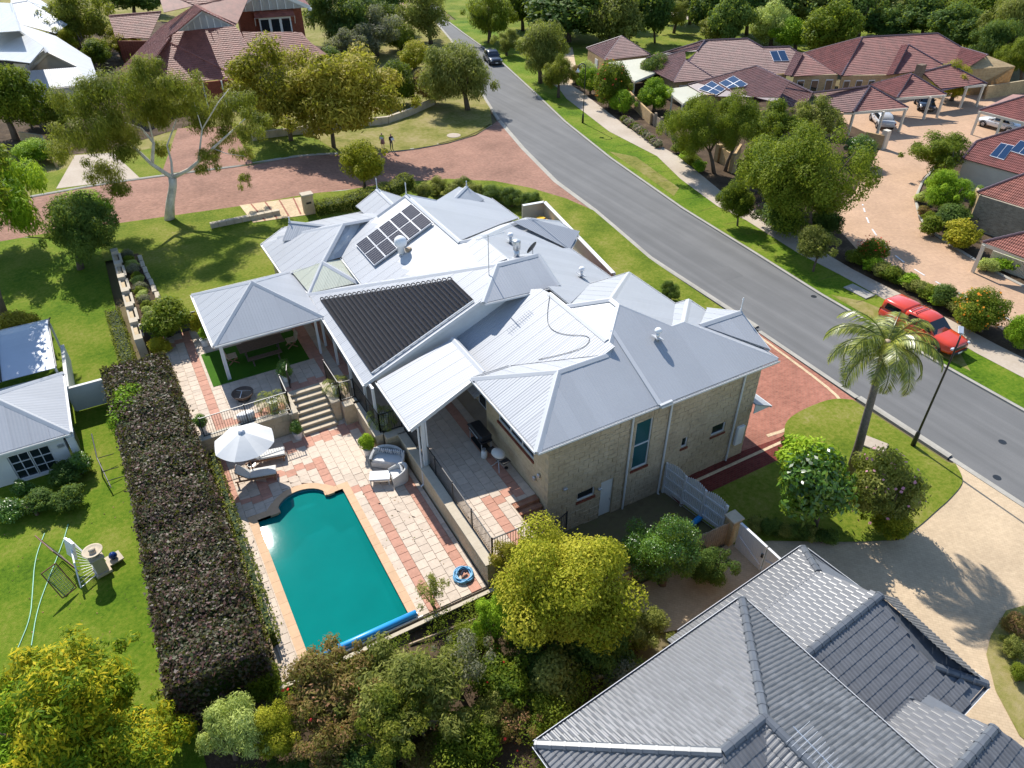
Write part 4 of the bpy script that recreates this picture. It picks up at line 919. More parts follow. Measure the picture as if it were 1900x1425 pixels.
for k in range(ns):
    x = 7.98+k*(13.65-7.98)/ns; ye = 36.55-(x-7.77)*1.005-.35; xe = .19
    a, c = Vector(hw(x+.1, 28.05+.1*(k % 2)))+N_*.05, Vector(hw(x+.1, ye))+N_*.05
    s_ = B().bar(a, c, .222, .022).obj('collector_strip', 'heater_mat', ph)
    for off in (-.075, -.025, .025, .075): B().bar(a+D_*off+N_*.014, c+D_*off+N_*.014, .012, .012).obj('tube_rib', 'heater_mat', s_)
    pts = [c+D_*(.1*math.cos(t))*1.0+Vector((0, 1, 0))*(.22*math.sin(t))+N_*(.05*math.sin(t)) for t in np.linspace(0, math.pi, 8)]
    B().tube([Vector(p) for p in pts], .028, 6).obj('hairpin', 'heater_mat', ph)
B().tube([Vector(hw(8.0, 28.0))+N_*.08, Vector(hw(13.6, 27.95))+N_*.08], .04, 8).obj('manifold', 'white_paint', ph)
def roofvent(label, p, kind):
    t = thing('roof_vent', label, 'roof vent', p, local=True); t.location = p
    if kind == 'dome':
        B().lathe([(.2, -.25), (.2, .2), (.33, .25), (.38, .42), (.33, .62), (.2, .74), (.05, .8)], (0, 0, 0), 18).obj('dome', 'white_plastic', t, True); B().cbox((.36, -.2, -.05), (.3, .25, .2), rz=.4).obj('box', 'timber_weathered', t)
    elif kind == 'flue':
        B().lathe([(.16, -.3), (.16, .45)], (0, 0, 0), 14).obj('pipe', 'galv', t, True); B().lathe([(.2, .42), (.21, .9), (.18, .95)], (0, 0, 0), 14).obj('cowl', 'galv', t, True); B().cbox((0, 0, -.12), (.4, .4, .04), ry=.1).obj('flashing', 'roof_cap', t)
    else:
        B().lathe([(.085, -.35), (.085, .3)], (0, 0, 0), 12).obj('pipe', 'galv', t, True); B().lathe([(.17, .28), (.17, .36), (.12, .44), (.03, .47)], (0, 0, 0), 14).obj('cap', 'white_plastic', t, True); B().cbox((0, 0, -.02), (.45, .45, .03), ry=.4).obj('flashing', 'roof_cap', t)
roofvent('white domed roof ventilator below the solar panels', Vector(sw_(13.0, 36.0))+Vector((0, 0, .25)), 'dome')
roofvent('tall galvanised flue on the roof ridge left of the satellite dish', Vector((17.3, 30.2, 6.85)), 'flue')
roofvent('short capped vent pipe on the roof above the tall flue', Vector(e2(18.5, 33.0))+Vector((0, 0, .2)), 'pipe')
roofvent('short capped vent pipe on the east slope near the clothesline', Vector(e2(20.95, 29.3))+Vector((0, 0, .2)), 'pipe')
roofvent('short capped vent pipe on the smooth front slope of the garage end', hit(1219, 632, (0, -.47, 1), (0, 18.05, ZU))+Vector((0, 0, .2)), 'pipe')
sdsh = thing('satellite_dish', 'dark grey satellite dish on the roof beside the flue', 'satellite dish', Vector(e2(18.9, 31.2))+Vector((0, 0, .55)), local=True)
b = B(); n = 20; prof = [(.0, .0), (.15, .01), (.3, .045), (.4, .08)]
for r_, z in prof: b.v += [(r_*math.cos(2*math.pi*k/n)*1.0, r_*math.sin(2*math.pi*k/n), z) for k in range(n)]
for i in range(3): b.f += [(i*n+k, i*n+(k+1) % n, (i+1)*n+(k+1) % n, (i+1)*n+k) for k in range(n)]
d_ = b.obj('dish', 'black_metal', sdsh, True); d_.rotation_euler = (math.radians(-65), 0, math.radians(25))
B().tube([(0, 0, 0), (0, -.02, -.5)], .025, 8).tube([(0, .0, -.05), (.05, .45, .1)], .012, 6).obj('mast', 'galv', sdsh)
an = thing('tv_antenna', 'tall thin television antenna on the high roof beside the heating mat', 'antenna', (15.0, 29.0, 6.95), local=True)
B().tube([(0, 0, -.15), (0, 0, 2.2)], .022, 6).obj('mast', 'galv', an)
B().tube([(-.6, .2, 1.95), (.9, -.1, 2.15)], .012, 6).obj('boom', 'galv', an)
b = B()
for k in range(12): x = -.5+k*.12; b.tube([(x, .2-.2*(x+.6)/1.5-.28, 1.96+.13*(x+.6)), (x, .2-.2*(x+.6)/1.5+.28, 1.96+.13*(x+.6))], .008, 5)
b.obj('elements', 'galv', an)
b = B(); pts = [(x, y, wz(x, y)[2]+.04) for x, y in smooth([(16.9, 26.2), (16.2, 25.3), (15.7, 24.4), (15.9, 23.4), (16.7, 22.3), (16.2, 21.9), (15.3, 22.4), (14.4, 23.1)], 2)]; b.tube([Vector(p) for p in [(a[0], a[1], a[2]) for a in pts]], .012, 6)
tag(b.obj('roof_cable', 'black_metal'), 'loose black cable lying across the pale corrugated roof slope', 'cable')
# ------------------------------------------------------------------ tiled roofs
def tile_grid(pts, w=.30, h=.32, prof=((0, 0), (.12, .03), (.3, .035), (.42, .0), (.5, .0), (.62, .03), (.8, .035), (.92, 0)), lip=.04):
    """one mesh of overlapping tiles clipped to a convex roof slope"""
    o, U, D, N, q = frame(pts); us = [a for a, b in q]; vs_ = [b for a, b in q]
    u0 = math.floor(min(us)/w)*w; nu = int((max(us)-u0)/w)+1; nv = int((max(vs_)-min(vs_))/h)+1; v0 = min(vs_)
    pu = [(u0+(i+f)*w, z) for i in range(nu) for f, z in prof]; n = len(pu); V = []; F = []
    for j in range(nv):
        k = len(V); a, b = v0+j*h-.02, v0+(j+1)*h
        for (v, dz) in ((a, -.005), (a, lip), (b, .004)):
            for u, z in pu: V.append(o+U*u+D*v+N*(dz+(z if dz > 0 else 0)))
        for r_ in range(2):
            for i in range(n-1): F.append((k+r_*n+i, k+r_*n+i+1, k+(r_+1)*n+i+1, k+(r_+1)*n+i))
    bm = bmesh.new(); bv = [bm.verts.new(v) for v in V]
    for f in F: bm.faces.new([bv[i] for i in f])
    m = len(q); ctr = sum((Vector(p) for p in pts), Vector())/len(pts); P3 = [Vector(p) for p in pts]
    for i in range(m):
        a, b = P3[i], P3[(i+1) % m]; no = (b-a).cross(N).normalized()
        if no.dot(ctr-a) > 0: no = -no
        bmesh.ops.bisect_plane(bm, geom=bm.verts[:]+bm.edges[:]+bm.faces[:], plane_co=a+no*.03, plane_no=no, clear_outer=True)
    bm.normal_update(); me = bpy.data.meshes.new('tiles')
    bm.to_mesh(me); bm.free(); return me
def tslope(parent, pts, mat, w=.30, h=.32, under='tile_brown_cap'):
    s = B().slab(pts, .06).obj('roof', under, parent)
    me = tile_grid(pts, w, h); g = _org(parent); me.transform(Matrix.Translation(-g)); o = put('tiles', me, mat, s); o['kind'] = 'stuff'
    return s
def rcap(parent, a, b, mat, r=.11):
    a, b = Vector(a), Vector(b); n = max(2, int((b-a).length/.42)); bb = B()
    for k in range(n):
        p, q = a+(b-a)*(k/n), a+(b-a)*((k+1.08)/n); bb.tube([p+Vector((0, 0, .03)), q+Vector((0, 0, .045))], [r, r*1.12], 7)
    return bb.obj('ridge_caps', mat, parent)
def PZs(z0, *pts): return [P(px, py, z0+dz) for px, py, dz in pts]
def hwall(parent, line, z0, z1, mat, th=.2, name='wall'):
    for (a, b) in zip(line[:-1], line[1:]):
        a, b = Vector((a[0], a[1])), Vector((b[0], b[1])); d = (b-a); n = Vector((-d.y, d.x)).normalized()*th
        B().prism([tuple(a), tuple(b), tuple(b+n), tuple(a+n)], z0, z1).obj(name, mat, parent)
def wpanes(parent, a, b, n, z0, z1):
    d = b-a; o_ = Vector((d.y, -d.x, 0)).normalized()*.03
    for k in range(n): p, q = a+d*((k+.25)/n), a+d*((k+.75)/n); m_ = (z0+z1)/2; p.z = q.z = m_; w_ = B().bar(p+o_, q+o_, .06, z1-z0).obj('window', 'white_paint', parent); i_ = (q-p)*.06; B().bar(p+i_+o_*2, q-i_+o_*2, .03, (z1-z0)*.84).obj('pane', 'window_glass', w_)
def post(parent, p, z0, z1, w=.14, mat='cream_paint'): B().box((p[0]-w/2, p[1]-w/2, z0), (p[0]+w/2, p[1]+w/2, z1)).obj('post', mat, parent)
def solve(slopes, z0, az0, pitch):
    """true roof planes: eave height, compass facing and pitch are known, outline points lie on the plane"""
    out = []; look = {}; n = None; p0 = None; PLN.clear()
    for s in slopes:
        mk = s[0] if isinstance(s[0], str) else ''; s = s[1:] if mk else s
        if mk != '=':
            lo = min(s, key=lambda q: q[2]); p0 = P(lo[0], lo[1], z0+lo[2])
            nw = newell([P(a, b, z0+c) for a, b, c in s]); nw = nw if nw.z > 0 else -nw; cand = [az0+k*math.pi/2 for k in range(4)]      # S, E, N, W
            az = cand['SENW'.index(mk)] if mk else max(cand, key=lambda a: nw.x*math.cos(a)+nw.y*math.sin(a)); n = (pitch*math.cos(az), pitch*math.sin(az), 1)
        pts = [hit(a, b, n, p0) for a, b, c in s]; out.append(pts); PLN.append((n, p0))
        for q, v in zip(s, pts): look.setdefault((q[0], q[1]), v)
    return out, look
def house(name, label, slopes, caps, z0, mat, capmat, cat='house', under='tile_brown_cap', az0=math.radians(-102), pitch=.42):
    pl, look = solve(slopes, z0, az0, pitch); c = sum((p for s in pl for p in s), Vector())/sum(len(s) for s in pl); c.z = z0-1
    t = thing(name, label, cat, c)
    for s in pl: tslope(t, s, mat, under=under)
    for a, b in caps: rcap(t, look.get((a[0], a[1]), P(a[0], a[1], z0+a[2])), look.get((b[0], b[1]), P(b[0], b[1], z0+b[2])), capmat)
    t['_'] = 0; del t['_']; LOOK.update(look); return t
LOOK = {}; PLN = []
def onp(i, *px): return [hit(a, b, *PLN[i]) for a, b in px]
E_, R_ = 0.0, 1.75
zv = 1.55
# villas right of the road
t = house('villa', 'small brown tiled hip roofed outbuilding with a white door, nearest the park', [[(1087.8, 89.6, 0), (1121.5, 111.5, 0), (1153.5, 67.7, 1.7)], [(1121.5, 111.5, 0), (1206.5, 102.2, 0), (1153.5, 67.7, 1.7)]], [((1121.5, 111.5, 0), (1153.5, 67.7, 1.7)), ((1087.8, 89.6, 0), (1153.5, 67.7, 1.7)), ((1206.5, 102.2, 0), (1153.5, 67.7, 1.7))], zv, 'tile_brown', 'tile_brown_cap', 'outbuilding')
a, b, c = P(1091, 93, zv-.1), P(1122, 113, zv-.1), P(1200, 104, zv-.1)
hwall(t, [a, b, c], -1, zv-.05, 'tan_brick_wall'); d = P(1103.5, 117, .2); e = (b-a).normalized(); B().bar(a+e*3.0-Vector((0, 0, 1.45)), a+e*4.0-Vector((0, 0, 1.45)), .12, 2.1).obj('door', 'white_paint', t)
def flat_ver(label, poly, z, posts, mat='roof_cream'):
    pts = [P(px, py, z) for px, py in poly]; t = thing('verandah', label, 'verandah', Vector((pts[0].x, pts[0].y, -1)))
    sheet_roof(t, pts, mat, w=1.2)
    for i in range(len(pts)): a, b = pts[i], pts[(i+1) % len(pts)]; B().bar(a-Vector((0, 0, .12)), b-Vector((0, 0, .12)), .06, .2).obj('fascia', 'cream_paint', t)
    for px, py in posts: p = P(px, py, z); post(t, p, -1, z-.1, .16)
    return t
flat_ver('flat cream verandah roof on posts beside the outbuilding', [(1128, 115.7), (1199, 107.5), (1188, 119), (1228, 130), (1178, 151)], 1.5, [(1133, 119), (1177, 149.5), (1158, 136)])
flat_ver('smaller flat cream verandah roof behind the red flowering shrub', [(1234, 166), (1277, 160), (1305, 176), (1268, 192)], 1.4, [(1248, 176), (1267, 190)])
t = house('villa', 'long brown tiled villa with two solar panels on its roof', [
    [(1294, 95, 1.35), (1307.6, 75.3, 1.9), (1386, 72, 1.9), (1415, 88.6, 1.35), (1430, 141, .05), (1321, 144.5, 0), (1273, 113, .95)],
    ['=', (1415, 88.6, 1.35), (1464, 87, 1.35), (1477, 96, 1.1), (1455, 139, .05), (1430, 141, .05)],
    ['W', (1199.8, 108, 0), (1307.6, 75.3, 1.9), (1294, 95, 1.35), (1270, 96, 1.3)],
    [(1188, 119, 0), (1270.5, 94.6, 1.35), (1273, 113, .95), (1250, 152, 0), (1225, 140, 0)],
    [(1273, 113, 1.05), (1250, 153, .05), (1325, 147, .05)], [(1477, 96, 1.1), (1490, 99, 1.15), (1468, 141, .1), (1455, 139, .05)]],
    [((1307.6, 75.3, 1.9), (1386, 72, 1.9)), ((1307.6, 75.3, 1.9), (1294, 95, 1.35)), ((1273, 113, 1.05), (1250, 152, 0)), ((1273, 113, 1.05), (1322, 144, 0)), ((1270, 95, 1.35), (1263, 109, 1.0)), ((1188, 119, 0), (1270.5, 94.6, 1.35)), ((1199.8, 108, 0), (1307.6, 75.3, 1.9)), ((1386, 72, 1.9), (1415, 88.6, 1.35)), ((1415, 88.6, 1.35), (1464, 87, 1.35)), ((1464, 87, 1.35), (1477, 96, 1.1))], zv, 'tile_brown', 'tile_brown_cap')
hwall(t, [P(1200, 112, zv), P(1232, 135, zv), P(1254, 150, zv), P(1460, 136, zv)], -1, zv-.05, 'tan_brick_wall')
wpanes(t, P(1254, 150, zv), P(1460, 136, zv), 7, -.4, 1.0)
o_, U, D, N, q = frame(PZs(zv, (1307.6, 75.3, 1.9), (1386, 72, 1.9), (1430, 141, .05), (1321, 144.5, 0)))
s_ = thing('solar_panels', 'pair of dark blue solar panels on the long villa roof', 'solar panels', P(1445, 105, zv+1))
def panel_on(parent, quad, nx, ny, zoff=.12, mat='solar_blue'):
    """nx by ny panels filling the quad a,b,c,d (a-b top)"""
    a, b, c, d = [Vector(v) for v in quad]; n_ = newell([a, b, c, d]); n_ = n_ if n_.z > 0 else -n_
    f = lambda u, v: (a*(1-u)+b*u)*(1-v)+(d*(1-u)+c*u)*v
    for i in range(nx):
        for j in range(ny):
            g = .012; Q = [f((i+g)/nx, (j+g)/ny), f((i+1-g)/nx, (j+g)/ny), f((i+1-g)/nx, (j+1-g)/ny), f((i+g)/nx, (j+1-g)/ny)]
            p_ = B().slab([v+n_*zoff for v in Q], .04).obj('panel', 'alu', parent)
            ctr = sum(Q, Vector())/4; B().slab([v+(ctr-v)*.06+n_*(zoff+.012) for v in Q], .01).obj('cell_face', mat, p_)
panel_on(s_, onp(1, (1427, 96), (1455, 94.5), (1464, 114.5), (1435, 115.2)), 2, 1)
t = house('villa', 'brown tiled villa with a solar array and a small gable behind the street trees', [
    ['W', (1276.4, 157.8, 0), (1403.4, 123.3, 1.75), (1465, 152, 1.75), (1440, 190, .35), (1400, 180, .3), (1310, 178, 0)],
    ['W', (1465, 152, 1.75), (1508, 173, 1.75), (1500, 187, 1.2), (1470, 200, .5), (1440, 190, .35)],
    ['S', (1354.7, 165.3, 1.25), (1435, 157, 1.3), (1424, 183, .75), (1388, 200, .0), (1362, 190, .05)],
    ['S', (1508, 173, 1.6), (1614, 160, 1.6), (1582, 208, .05), (1566, 208, .05), (1530, 197, .5)]],
    [((1276.4, 157.8, 0), (1403.4, 123.3, 1.75)), ((1403.4, 123.3, 1.75), (1508, 173, 1.75)), ((1354.7, 165.3, 1.25), (1435, 157, 1.3)), ((1508, 173, 1.6), (1614, 160, 1.6)), ((1614, 160, 1.6), (1582, 208, .05))], zv, 'tile_brown', 'tile_brown_cap')
hwall(t, [P(1300, 182, zv), P(1345, 172, zv+.4), P(1365, 195, zv)], -1, zv+.3, 'tan_brick_wall'); hwall(t, [P(1365, 195, zv), P(1400, 205, zv), P(1480, 205, zv), P(1565, 210, zv)], -1, zv-.05, 'tan_brick_wall')
s_ = thing('solar_panels', 'six blue-grey solar panels on the villa roof behind the street trees', 'solar panels', P(1340, 155, zv+1))
panel_on(s_, onp(0, (1296, 167), (1321, 151.5), (1347, 167), (1330, 178)), 2, 2); panel_on(s_, onp(0, (1334, 155.5), (1361, 142), (1388, 158), (1362, 172)), 2, 2)
t = house('villa', 'large reddish tiled villa with a tan brick gable end at the far right', [
    ['S', (1561, 141, 0), (1599.4, 69.5, 2.3), (1739, 62.4, 2.3), (1783, 88.4, 1.75), (1770, 121, .75), (1655, 139, 0)],
    ['W', (1490.3, 99, 1.2), (1599.4, 69.5, 2.3), (1561, 141, 0)], [(1490.3, 99, 1.2), (1468, 142, .05), (1552, 138, .05)],
    [(1783, 88.4, 1.75), (1832, 102.6, 1.75), (1789.5, 129.5, .5), (1770.5, 119, .75)],
    [(1685, 83.7, 1.95), (1657, 138, .12), (1755, 124, .55)], ['W', (1685, 83.7, 1.95), (1673, 84, 1.9), (1645, 139, .05), (1657, 138, .1)],
    [(1690.8, 137.4, 1.45), (1664, 181.6, 0), (1756, 176, 0)], ['W', (1616, 157, .35), (1690.8, 137.4, 1.45), (1664, 181.6, 0), (1645, 172, 0)],
    [(1762.6, 120.8, 1.3), (1831, 156, 0), (1790, 160, 0), (1750, 168, .0), (1710, 134.5, 1.3)],
    [(1614.5, 160, 1.55), (1583, 208, 0), (1685, 200.5, 0)]],
    [((1599.4, 69.5, 2.3), (1739, 62.4, 2.3)), ((1599.4, 69.5, 2.3), (1561, 141, 0)), ((1490.3, 99, 1.2), (1599.4, 69.5, 2.3)), ((1490.3, 99, 1.2), (1552, 138, .05)), ((1490.3, 99, 1.2), (1468, 142, 0)), ((1739, 62.4, 2.3), (1783, 88.4, 1.75)), ((1783, 88.4, 1.75), (1832, 102.6, 1.75)), ((1685, 83.7, 1.95), (1657, 138, .1)), ((1685, 83.7, 1.95), (1755, 124, .55)), ((1690.8, 137.4, 1.45), (1664, 181.6, 0)), ((1690.8, 137.4, 1.45), (1756, 176, 0)), ((1762.6, 120.8, 1.3), (1831, 156, 0)), ((1710, 134.5, 1.3), (1762.6, 120.8, 1.3)), ((1614.5, 160, 1.55), (1583, 208, 0)), ((1614.5, 160, 1.55), (1685, 200.5, 0)), ((1616, 157, .35), (1690.8, 137.4, 1.45))], zv, 'tile_red', 'tile_brown_cap')
g = PZs(zv, (1832, 102.6, 1.7), (1884, 123, .9), (1789.5, 129.5, .45)); bot = [P(1793, 152, -1), P(1880, 148, -1)]
B().add([g[0], g[1], Vector((g[1].x, g[1].y, -1)), Vector((g[2].x, g[2].y, -1)), g[2]], [(0, 1, 2, 3, 4), (4, 3, 2, 1, 0)]).obj('gable_wall', 'tan_brick_wall', t)
hwall(t, [P(1475, 140, zv), P(1555, 138, zv)], -1, zv, 'tan_brick_wall'); hwall(t, [P(1563, 140, zv), P(1655, 139, zv), P(1750, 128, zv)], -1, zv, 'tan_brick_wall')
wpanes(t, P(1475, 140, zv), P(1555, 138, zv), 3, -.5, 1.0); wpanes(t, P(1563, 140, zv), P(1655, 139, zv), 4, -.6, 1.0)
def beam(parent, a, b, z): p, q = P(*a, z), P(*b, z); B().bar(p-Vector((0, 0, .12)), q-Vector((0, 0, .12)), .1, .26).obj('beam', 'cream_paint', parent)
for a, b in (((1583, 208), (1685, 200.5)), ((1664, 181.6), (1756, 176)), ((1790, 160), (1831, 156)), ((1583, 208), (1566, 208))): beam(t, a, b, zv)
for px, py in ((1585, 207), (1681, 201), (1640, 206), (1752, 176.5), (1727, 179), (1826, 157), (1795, 160)): post(t, P(px, py, zv), -1, zv-.05, .22)
ch_ = P(1708, 128, zv+1.6); B().box((ch_.x-.45, ch_.y-.35, 1.5), (ch_.x+.45, ch_.y+.35, ch_.z+.5)).obj('chimney', 'brown_brick_wall', t)
t = house('villa', 'red tiled carport villa at the right edge above the white car', [[(1816, 205, 0), (1905, 178, 1.2), (1990, 190, 1.6), (1905, 228, 0)], [(1816, 205, 0), (1905, 178, 1.2), (1880, 176, 0)]], [((1816, 205, 0), (1905, 178, 1.2))], zv, 'tile_red', 'tile_brown_cap', az0=math.radians(-80))
beam(t, (1816, 205), (1905, 228), zv)
for px, py in ((1819, 206), (1862, 216), (1900, 226)): post(t, P(px, py, zv), -1, zv-.05, .2)
t = house('villa', 'red tiled villa with solar panels at the right edge behind the driveway shrubs', [[(1811.5, 263, 1.25), (1910, 233, 2.3), (1990, 260, 2.3), (1990, 350, 0), (1840, 309, 0), (1786, 294, 0)], [(1811.5, 263, 1.25), (1786, 294, 0), (1770, 280, 0)]], [((1811.5, 263, 1.25), (1910, 233, 2.3)), ((1811.5, 263, 1.25), (1786, 294, 0))], zv, 'tile_red', 'tile_brown_cap', az0=math.radians(-80))
hwall(t, [P(1790, 294, zv), P(1842, 309, zv), P(1990, 350, zv)], -1, zv-.05, 'cream_paint')
s_ = thing('solar_panels', 'dark solar panels on the red roof at the right edge', 'solar panels', P(1870, 285, zv+1))
panel_on(s_, onp(0, (1857, 266.5), (1882, 272), (1862, 299), (1835, 291)), 2, 1); panel_on(s_, onp(0, (1893, 262), (1925, 270), (1905, 292), (1873, 282)), 2, 1)
t = house('villa', 'red tiled villa with a shaded brick side wall beside the driveway shrubs', [[(1813, 357, 0), (1905, 322, 1.7), (1990, 345, 1.7), (1990, 412, 0), (1903, 387, 0)]], [((1813, 357, 0), (1905, 322, 1.7))], zv+.3, 'tile_terracotta', 'tile_brown_cap', az0=math.radians(-80))
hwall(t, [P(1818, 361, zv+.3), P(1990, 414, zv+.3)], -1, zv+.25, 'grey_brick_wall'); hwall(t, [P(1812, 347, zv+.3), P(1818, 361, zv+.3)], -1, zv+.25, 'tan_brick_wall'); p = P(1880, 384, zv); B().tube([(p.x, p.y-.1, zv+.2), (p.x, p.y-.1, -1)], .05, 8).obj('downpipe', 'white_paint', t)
t = house('villa', 'low red tiled carport roof with a louvred fence below, right edge', [[(1823, 450, 0), (1905, 431, .9), (1990, 445, 1.2), (1990, 505, 0), (1903, 479, 0)]], [((1823, 450, 0), (1905, 431, .9))], zv-.2, 'tile_terracotta', 'tile_brown_cap', 'carport', az0=math.radians(-80))
beam(t, (1823, 450), (1990, 505), zv-.2); post(t, P(1827, 452, zv-.2), -1, zv-.3, .2)
a, b = P(1832, 492, -1), P(1905, 520, -1)
for k in range(30): p = a+(b-a)*(k/30); B().box((p.x-.05, p.y-.03, -1), (p.x+.06, p.y+.03, .2)).obj('louvre', 'cream_paint', t)
# villa garden walls and piers along the footpath
def lowwall(label, pts, z1, mat, cat='wall', th=.22, name='garden_wall'):
    t = thing(name, label, cat, P(*pts[0], -1)); hwall(t, [P(px, py, -1) for px, py in pts], -1, z1, mat, th); return t
lowwall('tan brick garden wall along the footpath behind pink flowers', [(1165, 190), (1188, 215), (1205, 232)], .3, 'tan_brick_wall'); 
t = lowwall('tan brick courtyard wall with piers between the street trees', [(1330, 300), (1358, 318), (1372, 295)], .5, 'tan_brick_wall')
for px, py in ((1330, 300), (1358, 320)): p = P(px, py, -1); B().box((p.x-.25, p.y-.25, -1), (p.x+.25, p.y+.25, .75)).obj('pier', 'tan_brick_wall', t)
t = lowwall('cream brick wall with rounded end beside the silver car', [(1600, 270), (1636, 278)], .4, 'tan_brick_wall')
for k, (px, py) in enumerate(((1636, 276),)): p = P(px, py, -1); B().box((p.x-.3, p.y-.3, -1), (p.x+.3, p.y+.3, .9)).obj('pier', 'cream_paint', t)
lowwall('long tan wall at the end of the villa driveway', [(1826, 185), (1905, 172)], .6, 'tan_brick_wall')
t = thing('picket_panel_fence', 'pale timber panel fence with posts along the footpath garden', 'fence', P(1210, 235, -1))
for k in range(4):
    a, b = P(1205+k*11, 228+k*8, -1), P(1205+(k+1)*11-1.5, 228+(k+1)*8-1, -1); B().bar(a+Vector((0, 0, .65)), b+Vector((0, 0, .65)), .05, 1.1).obj('panel', 'timber_weathered', t); B().box((b.x-.12, b.y-.12, -1), (b.x+.12, b.y+.12, .5)).obj('post', 'timber_weathered', t)
# ------------------------------------------------------------------ federation style red house, top left
zr = 3.7; rr = lambda *s: list(s)
t = house('federation_house', 'red brick house with terracotta tiled roof, white gables and bracketed bay, top left', [
    rr('S', (248.5, 163, 0), (441, 143, 0), (310.4, 77.4, 3.4)),
    rr('=', (310.4, 77.4, 3.4), (427, 118, .9), (441, 143, .3)),
    rr('=', (310.4, 77.4, 3.4), (326, 59.7, 3.9), (436, 49, 3.8), (447.5, 62, 3.4), (463, 97, 1.9), (427, 118, .9)),
    rr('W', (224, 166, 0), (248.5, 163, 0), (310.4, 77.4, 3.4), (361, 10, 4.8), (300.5, 48.6, 3.0), (217.6, 135, 0)),
    rr('E', (361, 10, 4.8), (374.5, 18.8, 4.75), (436.4, 48.6, 3.8), (470, -20, 6)),
    rr('W', (361, 10, 4.75), (374.5, 18.8, 4.75), (326, 59.7, 3.85), (310, 70, 3.6)),
    rr('S', (290, -25, 7), (470, -25, 7), (440, 44, 3.9), (362, 10, 4.7), (304, 23, 4.4)),
    rr('S', (202, 30, 2.0), (299, 22, 2.0), (277, 70.7, 0), (215, 70.7, 0)),
    rr('S', (575, 78, .4), (606, 100, 0), (560, 118, 0), (490, 112, .2), (460, 98, .9), (450, 60, 2.6), (560, 60, 2.6))],
    [((248.5, 163, 0), (310.4, 77.4, 3.4)), ((441, 143, 0), (310.4, 77.4, 3.4)), ((310.4, 77.4, 3.4), (361, 10, 4.8)), ((202, 30, 2.0), (299, 22, 2.0))], zr, 'tile_terracotta', 'tile_terracotta', under='tile_terracotta', az0=math.radians(-95), pitch=.55)
gw = [LOOK[(374.5, 18.8)]+Vector((0, .3, -.15)), LOOK[(436.4, 48.6)]+Vector((0, .3, -.1)), LOOK[(326, 59.7)]+Vector((0, .3, -.1))]; gw[2].z = gw[1].z = min(gw[1].z, gw[2].z); B().add(gw, [(0, 1, 2), (2, 1, 0)]).obj('gable_panel', 'render_white', t)
for a, b in ((gw[0], gw[1]), (gw[0], gw[2])): B().bar(a+Vector((0, -.1, .05)), b+Vector((0, -.1, .05)), .08, .3).obj('barge_board', 'white_paint', t)
for k in range(1, 9): f = k/9; a = gw[2]+(gw[1]-gw[2])*f; hh = (gw[0].z-gw[2].z)*(1-abs(2*f-1)); B().bar(a+Vector((0, -.05, .02)), a+Vector((0, -.05, max(.1, hh-.1))), .08, .05).obj('batten', 'white_paint', t)
hwall(t, [P(255, 164, zr), P(436, 145, zr)], .7, zr-.1, 'red_brick_wall'); hwall(t, [P(228, 160, zr), P(255, 164, zr)], .7, zr, 'red_brick_wall')
for k in range(4): p = P(305+k*35, 160-k*4, zr); post(t, p, .7, zr-.1, .14, 'white_paint')
hwall(t, [P(218, 76, zr), P(276, 76, zr), P(300, 50, zr+.5)], .7, zr, 'red_brick_wall')
# bay and its gable
zb = zr+.4; a, b = P(452, 77, zb), P(567, 68, zb); d = (b-a); n = Vector((-d.y, d.x, 0)).normalized()
B().prism([(a.x, a.y), (b.x, b.y), (b.x+n.x*6, b.y+n.y*6), (a.x+n.x*6, a.y+n.y*6)], 2.5, zb+4.0).obj('bay', 'red_brick_wall', t)
L = d.length; dn = d.normalized(); top = zb+3.6
wb_ = B(); c0 = a+dn*(L*.30); c1_ = a+dn*(L*.80); dep = n*-.35
B().bar(c0+dep+Vector((0, 0, .55)), c1_+dep+Vector((0, 0, .55)), .8, .25).obj('window_sill', 'white_paint', t)
fr = B().bar(c0+dep+Vector((0, 0, 1.65)), c1_+dep+Vector((0, 0, 1.65)), .7, 2.0).obj('window', 'white_paint', t)
for k in range(3): u0, u1 = c0+(c1_-c0)*((k+.12)/3), c0+(c1_-c0)*((k+.88)/3); B().bar(u0+dep*2.03+Vector((0, 0, 1.65)), u1+dep*2.03+Vector((0, 0, 1.65)), .04, 1.6).obj('pane', 'window_glass', fr)
hd = [c0+dep*3.4-dn*.5+Vector((0, 0, 2.75)), c1_+dep*3.4+dn*.5+Vector((0, 0, 2.75)), c1_+dn*.4+Vector((0, 0, 3.5)), c0-dn*.4+Vector((0, 0, 3.5))]; tslope(t, hd, 'tile_terracotta', under='white_paint')
for e in (hd[0], hd[1]): B().bar(e, e-dep*2.4-Vector((0, 0, 1.0)), .08, .08).obj('bracket', 'white_paint', t)
mid = (a+b)/2+n*-.7; pk_ = mid+Vector((0, 0, 5.9)); l_, r_ = a-dn*1.0+n*-.7+Vector((0, 0, 3.5)), b+dn*1.0+n*-.7+Vector((0, 0, 3.5))
B().add([pk_-Vector((0, 0, .2)), r_, l_], [(0, 1, 2), (2, 1, 0)]).obj('gable_panel', 'render_white', t)
for e in (l_, r_): B().bar(pk_-n*.05, e-n*.05, .12, .42).obj('barge_board', 'white_paint', t); tslope(t, [pk_+Vector((0, 0, .2)), e+Vector((0, 0, .2)), e+n*7+Vector((0, 0, .2)), pk_+n*7+Vector((0, 0, .2))], 'tile_terracotta', under='white_paint'); B().lathe([(.25, -.35), (.28, -.1), (.1, 0)], e, 10).obj('bracket', 'white_paint', t)
for k in range(1, 10): f = k/10; q = l_+(r_-l_)*f; hh = (pk_.z-l_.z)*(1-abs(2*f-1)); B().bar(q-n*.06, q-n*.06+Vector((0, 0, max(.1, hh-.3))), .09, .05).obj('batten', 'white_paint', t)
